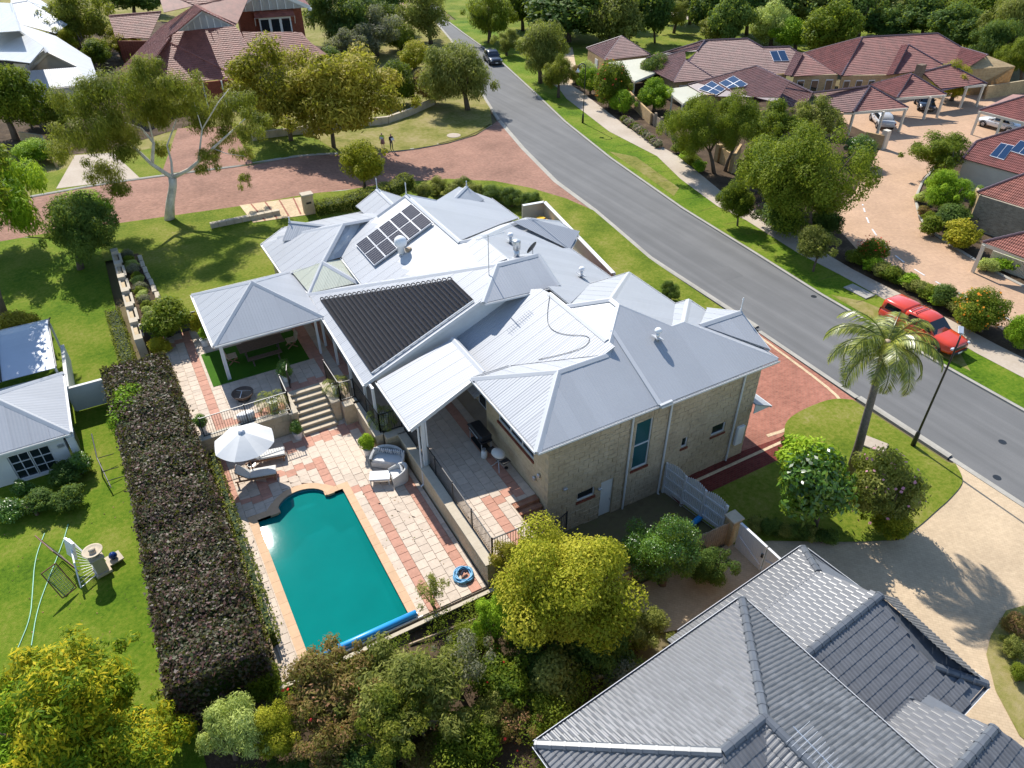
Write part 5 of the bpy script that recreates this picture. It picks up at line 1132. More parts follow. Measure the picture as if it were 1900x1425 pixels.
s_ = thing('solar_panels', 'pair of solar panels on the red tiled roof beside the white gable', 'solar panels', P(455, 10, zr+4)); sl0 = [pk_+Vector((0, 0, .35))+(l_-pk_)*.2+n*.6, pk_+Vector((0, 0, .35))+(l_-pk_)*.75+n*.6]; panel_on(s_, [sl0[0]+n*3.4, sl0[0], sl0[1], sl0[1]+n*3.4], 2, 1, .1)
# ------------------------------------------------------------------ white metal roofed house, far top left
zw = 3.6
def mhouse(name, label, slopes, caps, z0, mat, cat='house', capw=.4):
    pl, look = solve(slopes, z0, math.radians(-95), .45); c = sum((p for s in pl for p in s), Vector())/sum(len(s) for s in pl); c.z = z0-2.6; t = thing(name, label, cat, c); LOOK.update(look)
    for s in pl: sheet_roof(t, s, mat)
    for a, b in caps: cap(t, look.get((a[0], a[1]), P(a[0], a[1], z0+a[2])), look.get((b[0], b[1]), P(b[0], b[1], z0+b[2])), capw)
    return t
t = mhouse('white_roof_house', 'cream house with white metal roof and a small gable, top left corner', [
    ['E', (87.6, 97, 2.6), (81, 87.6, 2.6), (37, 57, 2.6), (36, 44.6, 2.9), (104, 67, 1.4), (168, 108, 0), (182, 146, -.9), (168, 156, -.9), (141.5, 124.7, .6)],
    ['W', (81, 87.6, 2.6), (87.6, 97, 2.6), (54.7, 131, .9), (47, 168, -.6), (30, 160, -.2), (56, 117, 1.3)],
    ['S', (54.7, 131, .7), (141.5, 124.7, .6), (168, 156, -.9), (47, 168, -.9)],
    ['W', (81, 87.6, 2.6), (37, 57, 2.6), (-20, 62, 1.8), (-20, 110, .3), (15, 112, .3), (56, 117, 1.3)],
    ['S', (36, 44.6, 2.9), (20, 6, 3.3), (50, 1, 3.3), (125, 45, 1.2), (104, 62, .9)], ['E', (50, 1, 3.3), (20, 6, 3.3), (20, -20, 2), (60, -10, 2.0), (125, 33, 1.0), (125, 45, 1.1)],
    ['W', (37, 57, 2.6), (20, 6, 3.3), (-30, 3, 2.3), (-30, 62, 1.8)]],
    [((81, 87.6, 2.6), (37, 57, 2.6)), ((20, 6, 3.3), (50, 1, 3.3)), ((37, 57, 2.6), (20, 6, 3.3)), ((50, 1, 3.3), (120, 42, 1.2)), ((81, 87.6, 2.6), (87.6, 97, 2.6))], zw, 'roof_white')
gw = [LOOK[(87.6, 97)]+Vector((0, .2, -.2)), LOOK[(141.5, 124.7)]+Vector((0, .2, -.1)), LOOK[(54.7, 131)]+Vector((0, .2, -.1))]; B().add(gw, [(0, 1, 2), (2, 1, 0)]).obj('gable_panel', 'cream_paint', t)
for e in gw[1:]: B().bar(gw[0]+Vector((0, -.1, .1)), e+Vector((0, -.1, .1)), .1, .25).obj('barge_board', 'cream_paint', t)
hwall(t, [P(50, 169, zw-.9), P(166, 157, zw-.9)], .6, zw-.95, 'render_pink'); hwall(t, [P(24, 116, zw+.3), P(48, 118, zw+.3), P(42, 140, zw)], .6, zw+.2, 'cream_paint'); hwall(t, [P(90, 63, zw+.8), P(120, 48, zw+1)], .6, zw+.8, 'cream_paint')
# ------------------------------------------------------------------ cottage at the left
zc_ = 1.95
t = thing('cottage', 'small white cottage with grey metal hip roof at the left edge', 'cottage', (-8, 36, 0))
cc = (-5.55, 33.25, zc_); cn = (-5.6, 38.9, zc_); cap_ = (-8.4, 36.1, 3.35); cw = (-14, 33.25, zc_); cwn = (-14, 38.9, zc_); cwr = (-14, 36.1, 3.35)
sheet_roof(t, [cw, cc, cap_, cwr]); sheet_roof(t, [cc, cn, cap_]); sheet_roof(t, [cn, cwn, cwr, cap_])
for a, b in ((cc, cap_), (cn, cap_), (cap_, cwr)): cap(t, a, b, .3)
gutter(t, cw, cc, (0, -1, 0)); gutter(t, cc, cn, (1, 0, 0))
cs = (hit(15, 855, (0, 1, 0), (0, 33.6, 0)), hit(93, 835, (0, 1, 0), (0, 33.6, 0))); wx0, wx1 = cs[0].x, hit(97, 840, (0, 1, 0), (0, 33.6, 0)).x; wz1 = hit(50, 838, (0, 1, 0), (0, 33.6, 0)).z; wz0 = hit(60, 884, (0, 1, 0), (0, 33.6, 0)).z
wb = B(); wall_holes(wb, 'y', 33.6, .2, -14, -6.0, -.4, 1.93, [(wx0, wx1, wz0, wz1)]); wb.box((-6.2, 33.8, -.4), (-6.0, 38.6, 1.93)); wo = wb.obj('wall', 'render_white', t)
for k in range(2):
    u0 = wx0+(wx1-wx0)*k/2+.02; u1 = wx0+(wx1-wx0)*(k+1)/2-.02; window(wo, 'y', 33.6, u0, u1, wz0, wz1, mull=[(u0+u1)/2], trans=[wz0+(wz1-wz0)/3, wz0+(wz1-wz0)*2/3], sill=False, fw=.035)
B().box((wx0-.1, 33.5, wz0-.08), (wx1+.1, 33.6, wz0)).obj('window_sill', 'white_paint', wo); B().cbox((wx1+.45, 33.55, wz1-.2), (.25, .08, .16)).obj('wall_light', 'grey_metal', wo)
ac = thing('air_conditioner', 'white split air conditioner unit on the cottage side wall', 'air conditioner', (-5.7, 33.9, .6)); B().cbox((-5.72, 34.1, .95), (.34, .95, 1.0), bev=.03).obj('casing', 'white_plastic', ac)
for k in range(9): B().box((-5.55, 33.75, .55+k*.085), (-5.53, 34.45, .59+k*.085)).obj('grille_slat', 'black_metal', ac)
tp = thing('patio_roof', 'curved blue-grey metal patio roof in dappled tree shade behind the cottage', 'patio roof', (-9, 41, 0)); U0 = []
for j in range(9):
    f = j/8; y = 39.0+f*5.3; z = 2.3+.5*math.sin(min(1, f*1.25)*math.pi*.5)-(.55*max(0, f-.8)/.2)**2
    U0.append((y, z))
for s_i in range(4):
    x1 = -5.75-s_i*2.55; x0 = x1-2.5; vs = [(x, y, z+.0) for y, z in U0 for x in (x0, x1)]+[(x, y, z-.03) for y, z in U0 for x in (x0, x1)]; n = len(U0); fs = []
    for j in range(n-1): fs += [(2*j, 2*j+1, 2*j+3, 2*j+2), (2*n+2*j, 2*n+2*j+2, 2*n+2*j+3, 2*n+2*j+1), (2*j+1, 2*n+2*j+1, 2*n+2*j+3, 2*j+3), (2*j, 2*j+2, 2*n+2*j+2, 2*n+2*j)]
    fs += [(2*n-2, 2*n-1, 4*n-1, 4*n-2), (0, 2*n, 2*n+1, 1)]
    uv = [[(vs[i][0], vs[i][1]) for i in f] for f in fs]; mo('roof_sheet', vs, fs, 'roof_blue_grey', tp, uv=uv, smooth=False)
for x in (-5.75, -8.3, -10.85): B().tube([Vector((x, y, z+.02)) for y, z in U0], .05, 6).obj('batten', 'black_metal', tp)
for y in (39.3, 44.0): post(tp, (-5.85, y), 0, 2.3, .1, 'white_paint')
fw_ = thing('rendered_wall', 'pale rendered wall between the cottage and the purple hedge', 'wall', (-4.8, 37.7, 0)); hwall(fw_, [(-5.6, 37.9), (-3.6, 37.9)], 0, 1.5, 'render_white', .18); hwall(fw_, [(-5.5, 38.0), (-5.5, 43.0)], 0, 1.35, 'render_white', .18)
# boundary wall beside the upper lawn
bw = thing('boundary_wall', 'pale concrete boundary wall with square piers between the two gardens', 'wall', (-1.7, 46, .8))
for k in range(7):
    y = 40.3+k*2.1; B().box((-1.85, y, .3), (-1.4, y+.55, 2.0)).obj('pier', 'limestone_cap', bw)
    if k < 6: B().box((-1.75, y+.55, .3), (-1.55, y+2.1, 1.75)).obj('panel', 'limestone', bw); B().box((-1.45, y+.55, 1.75), (-1.3, y+2.1, 1.83)).obj('coping', 'limestone_cap', bw); B().box((-1.86, y+.55, 1.75), (-1.75, y+2.1, 1.84)).obj('coping', 'limestone_cap', bw)
df = thing('panel_fence', 'black panel fence beside the frangipani at the corner of the gazebo terrace', 'fence', (0, 41.2, TZ))
for k in range(3): B().box((-1.4+k*1.05, 41.22, TZ-.2), (-.39+k*1.05, 41.28, TZ+1.15)).obj('panel', 'dark_fence', df)
ew = thing('edging_stones', 'row of pale limestone edging blocks along the garden bed', 'edging', (0, 46, 1.2))
for k in range(11): B().cbox((.22-.045*k+random.uniform(-.03, .03), 42.3+k*1.02, 1.27), (.28, .9, .2), rz=random.uniform(-.05, .05), bev=.03).obj('stone', 'limestone_cap', ew)
rw2 = thing('low_stone_wall', 'low grey stone wall at the edge of the lawn near the crossing', 'wall', PG(400, 405)); a, b = PG(392, 424), PG(520, 398)
for k in range(9): p = a+(b-a)*(k/9); q = a+(b-a)*((k+.96)/9); B().bar(p+Vector((0, 0, .15)), q+Vector((0, 0, .15)), .4, .55).obj('stone', 'pot_stone', rw2)
lp = thing('letterbox_pillar', 'limestone letterbox pillar at the front hedge beside the crossing', 'pillar', PG(575, 395)); p = PG(575, 397); b = B(); b.box((p.x-.4, p.y-.3, p.z-.2), (p.x+.4, p.y+.3, p.z+1.6)); b.obj('pillar', 'limestone', lp); B().box((p.x-.46, p.y-.36, p.z+1.6), (p.x+.46, p.y+.36, p.z+1.72)).obj('capping_stone', 'limestone_cap', lp); B().box((p.x-.2, p.y-.33, p.z+.95), (p.x+.2, p.y-.29, p.z+1.1)).obj('letter_slot', 'black_metal', lp)
# service yard walls beside the road
yw = thing('yard_wall', 'pale rendered service yard wall between house and road', 'wall', (27, 42, -1)); hwall(yw, [P(970, 382, .9), P(1010, 375, .9), (27.6, 34.9)], -1, .9, 'render_pink', .2)
a_, b_ = P(970, 382, .9), P(1010, 375, .9)
B().bar(Vector((a_.x, a_.y, .93)), Vector((b_.x, b_.y, .93)), .3, .06).bar(Vector((b_.x, b_.y, .93)), Vector((27.6, 34.9, .93)), .3, .06).obj('coping', 'white_paint', yw)
cy_ = thing('brick_yard_wall', 'brown brick clothes drying yard wall beside the road verge', 'wall', (27, 30, -1)); hwall(cy_, [(24.6, 34.6), (27.9, 34.6), (28.3, 27.6), (24.4, 27.6)], -1, .75, 'brown_brick_wall', .22)
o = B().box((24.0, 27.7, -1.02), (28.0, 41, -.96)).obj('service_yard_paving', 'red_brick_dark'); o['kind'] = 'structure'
cl = thing('clothesline', 'wall mounted clothesline with a white towel in the brick yard', 'clothesline', (26, 31, -1)); B().bar((24.6, 32.6, .95), (27.3, 32.6, .95), .05, .05).bar((24.6, 29.4, .95), (27.3, 29.4, .95), .05, .05).bar((24.6, 29.4, .95), (24.6, 32.6, .95), .05, .05).bar((27.3, 29.4, .95), (27.3, 32.6, .95), .05, .05).obj('frame', 'cream_paint', cl)
for k in range(6): B().tube([(24.9+k*.4, 29.4, .96), (24.9+k*.4, 32.6, .96)], .012, 4).obj('line', 'white_plastic', cl)
tw_ = B(); tw_.add([(26.1, 31.2, 1.0), (27.1, 31.9, 1.0), (27.1, 32.05, .2), (26.1, 31.35, .25), (26.12, 31.1, .3), (27.12, 31.8, .3)], [(0, 1, 2, 3), (0, 4, 5, 1), (3, 2, 1, 0), (1, 5, 4, 0)]); tag(tw_.obj('towel', 'cushion_white'), 'white towel hanging on the clothesline', 'towel')
for k, (px, py) in enumerate(((1003, 404), (1016, 410))):
    p = P(px, py, .1); bn = thing('wheelie_bin', ('wheelie bin with yellow lid nearest the yard wall corner', 'second yellow lidded wheelie bin behind the roof corner')[k], 'bin', (p.x, p.y, -1), rz=.4, group='bins in the service yard', local=True); B().lathe([(.26, 0), (.33, .95)], (0, 0, .05), 4).obj('body', 'bin_green', bn); B().cbox((0, 0, 1.06), (.6, .66, .09), bev=.03).obj('lid', 'yellow_plastic', bn)
# ------------------------------------------------------------------ near house with dark concrete tiles
dk = thing('dark_tiled_house', 'house with dark grey concrete tile roof in the lower right corner', 'house', (14, 6, -1))
ca, sa = math.cos(math.radians(5)), math.sin(math.radians(5)); DO = Vector((19.68, 11.08))
def L(u, v, z): return Vector((DO.x+u*ca-v*sa, DO.y+u*sa+v*ca, z))      # u to the right, v away from the camera
TILES = []
def dslope(pts):
    o, U, D, N, q = frame(pts); w, h = .30, .335
    s = B().slab([Vector(p)-N*.03 for p in pts], .08).obj('roof', 'tile_dark_cap', dk)
    us = [a for a, b in q]; vs = [b for a, b in q]
    for j in range(int(min(vs)/h)-1, int(max(vs)/h)+1):
        for i in range(int(min(us)/w)-2, int(max(us)/w)+2):
            u0 = i*w+(w/2 if j % 2 else 0); v0 = j*h; qd = [(u0, v0), (u0+w, v0), (u0+w, v0+h), (u0, v0+h)]
            ins = [inside(q, a+.001, b+.001) for a, b in qd]
            if all(ins): TILES.append((o, U, D, N, u0, v0, s, None))
            else:
                c = clip_any(qd, q)
                if c: TILES.append((o, U, D, N, u0, v0, s, c))
def clip_any(qd, poly):
    c = qd
    for hp in halfplanes(poly):
        c = clip2(c, *hp)
        if len(c) < 3: return None
    return c if area2(c) > .004 else None
def tile_mesh():
    w, h = .30, .335; prof = [(0, .0), (.02, .012), (.055, .034), (.1, .034), (.135, .010), (.165, .010), (.2, .034), (.245, .034), (.28, .012), (.298, .004)]
    v = []; f = []; n = len(prof)
    for (y, dz) in ((-.03, -.004), (-.03, .026), (h+.01, .004)):
        for x, z in prof: v.append((x, y, dz+(z if dz > 0 else 0)))
    for r_ in range(2):
        for i in range(n-1): f.append((r_*n+i, r_*n+i+1, (r_+1)*n+i+1, (r_+1)*n+i))
    return v, f
zM, zG = 3.3, 1.7; M0 = L(-14.04, -.95, zM); M1 = L(-5.11, -.93, zM); MR0 = L(-10.45, -4.55, zM+1.42); MR1 = L(-8.7, -4.55, zM+1.42); MR3 = L(-8.7, -14, zM+1.42)
dslope([M0, M1, MR1, MR0]); dslope([M1, L(-5.11, -14, zM), MR3, MR1]); dslope([M0, MR0, L(-14.04, -8.2, zM)])
mv = L(-11.6, -7.45, zM+.28); dslope([MR0, MR1, mv, L(-14.0, -8.2, zM)]); dslope([MR1, MR3, L(-12.2, -14, zM), mv])
g0 = L(-7.5, 0, zG); g1 = L(0, 0, zG); gcp = L(-.95, -1.3, zG+.5); gd = L(-.76, -3.5, zG+1.35); ge = L(-7.5, -3.5, zG+1.35); gS = L(.2, -7.3, zG); gh = L(-1.03, -5.97, zG+.47)
dslope([g0, g1, gcp, L(-7.5, -1.3, zG+.5)]); dslope([L(-7.5, -1.3, zG+.5), gcp, gd, ge]); dslope([g1, L(.1, -3.6, zG), gd, gcp]); dslope([L(.1, -3.6, zG), gS, gh, gd])
dslope([gd, gh, gS, L(-1.8, -7.35, zG), L(-6.9, -7.35, zG), ge])
t0 = L(-6.5, -5.4, zG+.02); t1 = L(-1.92, -5.4, zG+.02); tr = L(-2.75, -6.25, zG+.37); t2 = L(-2.1, -8.3, zG+1.18); tq = L(-6.5, -8.4, zG+1.2)
dslope([t0, t1, tr, L(-6.5, -6.25, zG+.37)]); dslope([L(-6.5, -6.25, zG+.37), tr, t2, tq]); dslope([t1, L(-1.75, -8.3, zG), t2, tr]); dslope([tq, t2, L(-1.2, -10.5, zG+.3), L(-6.5, -10.8, zG+.3)])
tv, tf = tile_mesh(); tm = newmesh('tile', tv, tf); TILES.sort(key=lambda t: DEPTH(t[0]+t[1]*t[4]+t[2]*t[5])); nfull = 0; restb = {}
def inframe(p):
    d = np.array(p)-np.array([0, 0, HC]); z = d @ CF; x = d @ CR/z*FPX+950; y = -(d @ CU)/z*FPX+712.5; return -10 < x < 1910 and y < 1435
for (o, U, D, N, u0, vv0, s, c) in TILES:
    if c is None and nfull < 300 and inframe(o+U*u0+D*vv0):
        M_ = Matrix((U, D, N)).transposed().to_4x4(); M_.translation = o+U*u0+D*vv0-_org(dk)+N*random.uniform(0, .006); put('tile', tm, 'tile_dark', s, M_); nfull += 1
    else:
        b = restb.setdefault(s.name, (s, B()))[1]
        if c is None: b.add([o+U*(u0+x)+D*(vv0+y)+N*z for x, y, z in tv], tf)
        else:
            bm = bmesh.new(); bv = [bm.verts.new((u0+x, vv0+y, z)) for x, y, z in tv]
            for f in tf: bm.faces.new([bv[i] for i in f])
            ctr = (sum(p[0] for p in c)/len(c), sum(p[1] for p in c)/len(c))
            for (ha, hb, hc) in halfplanes(c): bmesh.ops.bisect_plane(bm, geom=bm.verts[:]+bm.edges[:]+bm.faces[:], plane_co=(ha*(hc+.035), hb*(hc+.035), 0), plane_no=(ha, hb, 0), clear_outer=True)
            bm.verts.index_update(); b.add([o+U*v.co.x+D*v.co.y+N*v.co.z for v in bm.verts], [[v.index for v in f.verts] for f in bm.faces]); bm.free()
for s, b in restb.values(): q = b.obj('tile', 'tile_dark', s); q['kind'] = 'stuff'
def dcap(a, b, r=.13, ln=.42):
    a, b = Vector(a), Vector(b); n = max(1, int((b-a).length/ln))
    for k in range(n):
        p, q = a+(b-a)*(k/n), a+(b-a)*((k+1)/n); d = (q-p).normalized(); sd = d.cross(Vector((0, 0, 1))).normalized(); up = sd.cross(d); bb = B(); vs = []
        for e, sc_ in ((p, 1.0), (q-d*.06, 1.0), (q-d*.06, 1.18), (q+d*.015, 1.18)):
            for u, v in ((-.15, -.07), (-.13, .0), (-.06, .06), (.06, .06), (.13, .0), (.15, -.07)): vs.append(e+sd*u*sc_+up*(v*sc_+.05))
        fs = [(r_*6+i, r_*6+i+1, r_*6+7+i, r_*6+6+i) for r_ in range(3) for i in range(5)]+[tuple(range(5, -1, -1)), tuple(range(18, 24))]
        mo('ridge_tile', vs, fs, 'tile_dark_cap', dk)
for a, b in ((MR0, M0), (MR0, MR1), (MR1, M1), (MR1, MR3), (L(-5.4, -3.5, zG+1.35), gd), (gcp, g1), (gh, gS), (tr, t1), (tq, t2)): dcap(a, b)
EE = (ca, sa, 0); NN = (-sa, ca, 0)
for a, b, o_ in ((M0, M1, NN), (M1, L(-5.11, -10, zM), EE), (L(-6.9, 0, zG), g1, NN), (g1, L(.1, -3.6, zG), EE), (L(.1, -3.6, zG), gS, EE), (L(-3.9, -5.4, zG+.02), t1, NN), (t1, L(-1.75, -8.3, zG), EE), (L(-1.8, -7.35, zG), gS, (sa, -ca, 0)), (M0, L(-14.04, -8.2, zM), (-ca, -sa, 0))): gutter(dk, a, b, o_, mat='tile_dark_cap', drop=.09); a2, b2 = Vector(a)+Vector(o_)*.13, Vector(b)+Vector(o_)*.13; B().bar(a2, b2, .018, .03).obj('gutter_lip', 'white_paint', dk)
B().bar(L(-8.62, -5.4, zM+1.35), L(-9.6, -6.4, zM+.95), .06, .05).obj('valley_flashing', 'white_paint', dk)
for pl_, zt in (([L(-13.5, -1.5, 0), L(-5.6, -1.5, 0), L(-5.6, -13.5, 0), L(-13.5, -13.5, 0)], zM-.1), ([L(-7, -.5, 0), L(-.5, -.5, 0), L(-.4, -3.5, 0), L(-.3, -6.8, 0), L(-1.9, -6.9, 0), L(-2.3, -10, 0), L(-7, -10, 0)], zG-.1)): B().prism([(p.x, p.y) for p in pl_], -1.2, zt).obj('wall', 'tan_brick_wall', dk)
an = thing('tv_antenna', 'comb shaped television antenna on the dark tiled roof', 'antenna', L(-9.2, -6.4, 5.3), rz=.1, local=True)
B().tube([(0, 0, -.9), (0, 0, .9)], .02, 6).obj('mast', 'galv', an); B().tube([(0, -.9, .8), (0, .9, .95)], .015, 6).obj('boom', 'galv', an); b = B()
for k in range(12): y = -.8+k*.14; l_ = .2+.025*k; b.tube([(-l_, y, .81+.08*(y+.9)), (l_, y, .81+.08*(y+.9))], .008, 5)
b.obj('elements', 'galv', an)
# ------------------------------------------------------------------ foliage
def leaf_cloud(seed, centres, radii, n, leaf, flat=.35, shell=.55, droop=0.0, aspect=.5, up=.35):
    """n leaf quads spread through the outer part of overlapping lobes"""
    rg = np.random.default_rng(seed); centres = np.array(centres, float); radii = np.array(radii, float)
    wgt = radii[:, 0]*radii[:, 1]+radii[:, 1]*radii[:, 2]; wgt /= wgt.sum(); k = rg.choice(len(centres), n, p=wgt)
    d = rg.normal(size=(n, 3)); d /= np.linalg.norm(d, axis=1)[:, None]; rad = shell+(1-shell)*rg.random(n)**.6; rad *= 1+.08*rg.normal(size=n)
    p = centres[k]+d*radii[k]*rad[:, None]
    nrm = d*.7+rg.normal(size=(n, 3))*flat+np.array([0, 0, up]); nrm /= np.linalg.norm(nrm, axis=1)[:, None]
    t = rg.normal(size=(n, 3)); t[:, 2] -= droop*2.2; t -= nrm*(t*nrm).sum(1)[:, None]; t /= np.linalg.norm(t, axis=1)[:, None]; bt = np.cross(nrm, t)
    s = leaf*(.6+.8*rg.random(n)); a = (t*s[:, None]); b = bt*(s*aspect)[:, None]
    V = np.stack([p-a, p-b*.9+a*.1, p+a, p+b*.9+a*.1], 1).reshape(-1, 3)
    lob = rg.random(len(centres)); lv = np.clip(.55*rg.random(n)+.45*lob[k], 0, 1)
    return V, lv
def leaf_mesh(name, V, lv):
    n = len(lv); me = bpy.data.meshes.new(name); me.vertices.add(4*n); me.vertices.foreach_set('co', V.astype(np.float32).ravel())
    me.loops.add(4*n); me.loops.foreach_set('vertex_index', np.arange(4*n, dtype=np.int32)); me.polygons.add(n); me.polygons.foreach_set('loop_start', np.arange(0, 4*n, 4, dtype=np.int32)); me.polygons.foreach_set('loop_total', np.full(n, 4, dtype=np.int32))
    at = me.attributes.new('lv', 'FLOAT', 'FACE'); at.data.foreach_set('value', lv.astype(np.float32)); me.update(calc_edges=True); me.validate(); return me
def lobes(seed, nl, flatz=1.0, spread=.62, r0=.42, r1=.6, out=2):
    rg = np.random.default_rng(seed); c = []; r = []
    for i in range(nl):
        d = rg.normal(size=3); d /= np.linalg.norm(d); q = spread*(.55+.45*rg.random()); c.append(d*q*[1, 1, .85*flatz]); rr = r0+(r1-r0)*rg.random(); r.append([rr, rr, rr*.8])
    for i in range(nl//2 if out else 0):
        d = rg.normal(size=3); d /= np.linalg.norm(d); d[2] = abs(d[2])*.8-.2; q = .8+.32*rg.random(); c.append(d*q*[1, 1, .9]); rr = .10+.13*rg.random(); r.append([rr, rr, rr*1.1])
    c.append([0, 0, 0]); r.append([.6, .6, .5]); return c, r
CROWN = {}
def crown(kind, seed):
    """unit crowns, radius about 1, centred on the origin"""
    key = (kind, seed)
    if key in CROWN: return CROWN[key]
    if kind == 'round': V, lv = leaf_cloud(seed, *lobes(seed, 20, r0=.32, r1=.5, spread=.68), 21000, .040, shell=.5)
    elif kind == 'dense': V, lv = leaf_cloud(seed, *lobes(seed, 26, r0=.28, r1=.4, spread=.72), 26000, .032, shell=.62)
    elif kind == 'airy': V, lv = leaf_cloud(seed, *lobes(seed, 22, r0=.2, r1=.34, spread=.8), 15000, .042, shell=.25, droop=.5, aspect=.35)
    elif kind == 'weep': V, lv = leaf_cloud(seed, *lobes(seed, 22, r0=.24, r1=.4, spread=.75), 20000, .052, shell=.3, droop=1.0, aspect=.22)
    elif kind == 'shrub': V, lv = leaf_cloud(seed, *lobes(seed, 14, r0=.35, r1=.55), 11500, .05, shell=.5)
    elif kind == 'big': V, lv = leaf_cloud(seed, *lobes(seed, 12), 6500, .072, shell=.45)
    elif kind == 'wisp': V, lv = leaf_cloud(seed, *lobes(seed, 18, r0=.15, r1=.3, spread=.8), 2600, .055, shell=.2, aspect=.35)
    elif kind == 'fine': V, lv = leaf_cloud(seed, *lobes(seed, 34, r0=.2, r1=.34, spread=.78), 46000, .021, shell=.45)
    elif kind == 'ball': V, lv = leaf_cloud(seed, *lobes(seed, 40, r0=.2, r1=.32, spread=.76, out=0), 50000, .021, shell=.55)
    elif kind == 'far': V, lv = leaf_cloud(seed, *lobes(seed, 20, r0=.3, r1=.45, spread=.72), 14000, .052, shell=.5)
    CROWN[key] = leaf_mesh('crown', V, lv); return CROWN[key]
def trunk(parent, h, r, seed, mat, spread=.5, limbs=5, top=.35):
    rg = random.Random(seed); b = B(); bend = Vector((rg.uniform(-.06, .06)*h, rg.uniform(-.06, .06)*h, 0)); f = Vector((0, 0, h*top))+bend
    b.tube([Vector((0, 0, -.2)), Vector((bend.x*.3, bend.y*.3, h*top*.5)), f], [r*1.25, r, r*.8], 9)
    for k in range(limbs):
        a = 2*math.pi*k/limbs+rg.uniform(-.4, .4); e = Vector((math.cos(a)*spread*h*rg.uniform(.5, 1), math.sin(a)*spread*h*rg.uniform(.5, 1), h*rg.uniform(.68, .95))); m = f.lerp(e, .5)+Vector((0, 0, -.03*h)); b.tube([f, m, e], [r*.55, r*.36, r*.1], 6)
        for j in range(2): e2 = m+Vector((rg.uniform(-.2, .2)*h, rg.uniform(-.2, .2)*h, h*rg.uniform(.1, .25))); b.tube([m, e2], [r*.25, r*.06], 5)
    return b.obj('trunk', mat, parent, True)
USED = {}
def tree(label, base, ctr, wpx, hpx, kind, leafm, bark='bark_brown', cat='tree', name=None, group=None, seed=None, zb=None, tr=.09, flowers=None, nf=120, deep=1.0):
    """base: foot pixel on the ground, ctr: crown centre pixel, wpx/hpx: crown size in photo pixels"""
    p = PG(*base) if zb is None else P(base[0], base[1], zb)
    d = DEPTH(p); m = d/FPX; rx = wpx/2*m
    # crown centre: on the vertical through the foot when possible, else at the depth of the foot
    dv = Vector(CR*((ctr[0]-950)/FPX)-CU*((ctr[1]-712.5)/FPX)+CF); hd = Vector((dv.x, dv.y, 0)); tt = (Vector((p.x, p.y, 0)).dot(hd))/hd.dot(hd); c = Vector((0, 0, HC))+dv*tt
    vis = math.cos(PITCH); rz = max(.35*rx, min(hpx/2*m/ max(.5, vis), 1.3*rx))
    if c.z-rz < p.z-.1: c.z = p.z+rz*.92
    sd = seed if seed is not None else len(USED) % 3
    USED[len(USED)] = 1
    t = thing(name or ('tree' if cat == 'tree' else 'shrub'), label, cat, p, group=group, local=True)
    h = max(.4, c.z-p.z+rz*.5); off = Vector((c.x-p.x, c.y-p.y, c.z-p.z))
    o = put('crown', crown(kind, sd), leafm, t); o.location = off; o.scale = (rx, rx*deep, rz); o.rotation_euler = (0, 0, random.uniform(0, 6.28))
    tk = trunk(t, h, max(.04, tr*min(rx, 3.2)), len(USED), bark, spread=min(.45, .55*rx/max(h, .1))); 
    if off.xy.length > .2: tk.rotation_euler = (-(off.y/h)*.55, (off.x/h)*.55, 0)
    if flowers:
        rg = np.random.default_rng(len(USED)); V, lv = leaf_cloud(len(USED), [[0, 0, .05]], [[rx*.9, rx*.9*deep, rz*.88]], nf, max(.05, min(.11, rx*.045)), shell=.9, aspect=.9); V = V+np.array(off); put('flowers', leaf_mesh('flowers', V, lv), flowers, t)['kind'] = 'stuff'
    return t
sh = dict(cat='shrub')
# --- west of the road, north of the lane
tree('wide golden-olive tree overhanging the lawn beside the lane', (620, 275), (640, 180), 230, 165, 'airy', 'leaf_gold', seed=0, tr=.06)
tree('golden-olive tree in front of the red house, left of the wide one', (540, 262), (520, 160), 190, 150, 'airy', 'leaf_gold', seed=1, tr=.06)
tree('golden-olive tree crown near the federation house porch', (470, 240), (480, 200), 110, 90, 'airy', 'leaf_euc', seed=2, tr=.06)
tree('small yellow-green tree standing on the lane edge in front of the hedge', (678, 352), (673, 302), 92, 78, 'round', 'leaf_yellow', seed=1, tr=.06)
tree('olive weeping tree leaning over the road kerb', (868, 205), (840, 142), 140, 110, 'weep', 'leaf_olive', 'bark_brown', seed=0)
tree('fresh green bushy tree left of the weeping olive tree', (770, 195), (745, 160), 85, 75, 'round', 'leaf_mid', seed=2)
tree('rusty brown shrub below the weeping olive tree', (805, 192), (800, 168), 80, 60, 'shrub', 'leaf_rust', **sh)
tree('yellow-green bush between the grey bushes and the road', (770, 130), (770, 108), 70, 45, 'shrub', 'leaf_yellow', **sh)
tree('grey-leaved bush on the slope by the red house', (700, 105), (700, 72), 110, 75, 'airy', 'leaf_grey', seed=1)
tree('grey bush beside the grey-leaved bush, further left', (650, 120), (655, 85), 90, 60, 'airy', 'leaf_grey', seed=2)
tree('dark casuarina tree behind the red house bay', (640, 95), (640, 30), 150, 110, 'weep', 'leaf_dark', seed=1)
tree('dark tree at the top edge behind the grey bushes', (700, 60), (700, 12), 130, 80, 'weep', 'leaf_dark', seed=2)
tree('airy dark-limbed tree beside the road at the top', (800, 82), (790, 25), 120, 95, 'airy', 'leaf_olive', seed=0)
tree('dark green shrub at the foot of the airy tree', (745, 95), (740, 70), 70, 45, 'shrub', 'leaf_mid', **sh)
tree('dense green bush beside the red house lawn', (610, 150), (620, 118), 80, 55, 'shrub', 'leaf_dark', **sh)
lw = thing('stone_garden_wall', 'low curved stone wall under the golden tree', 'wall', PG(700, 225)); q = [PG(*a) for a in ((470, 262), (560, 250), (640, 238), (720, 230), (762, 215), (805, 195))]
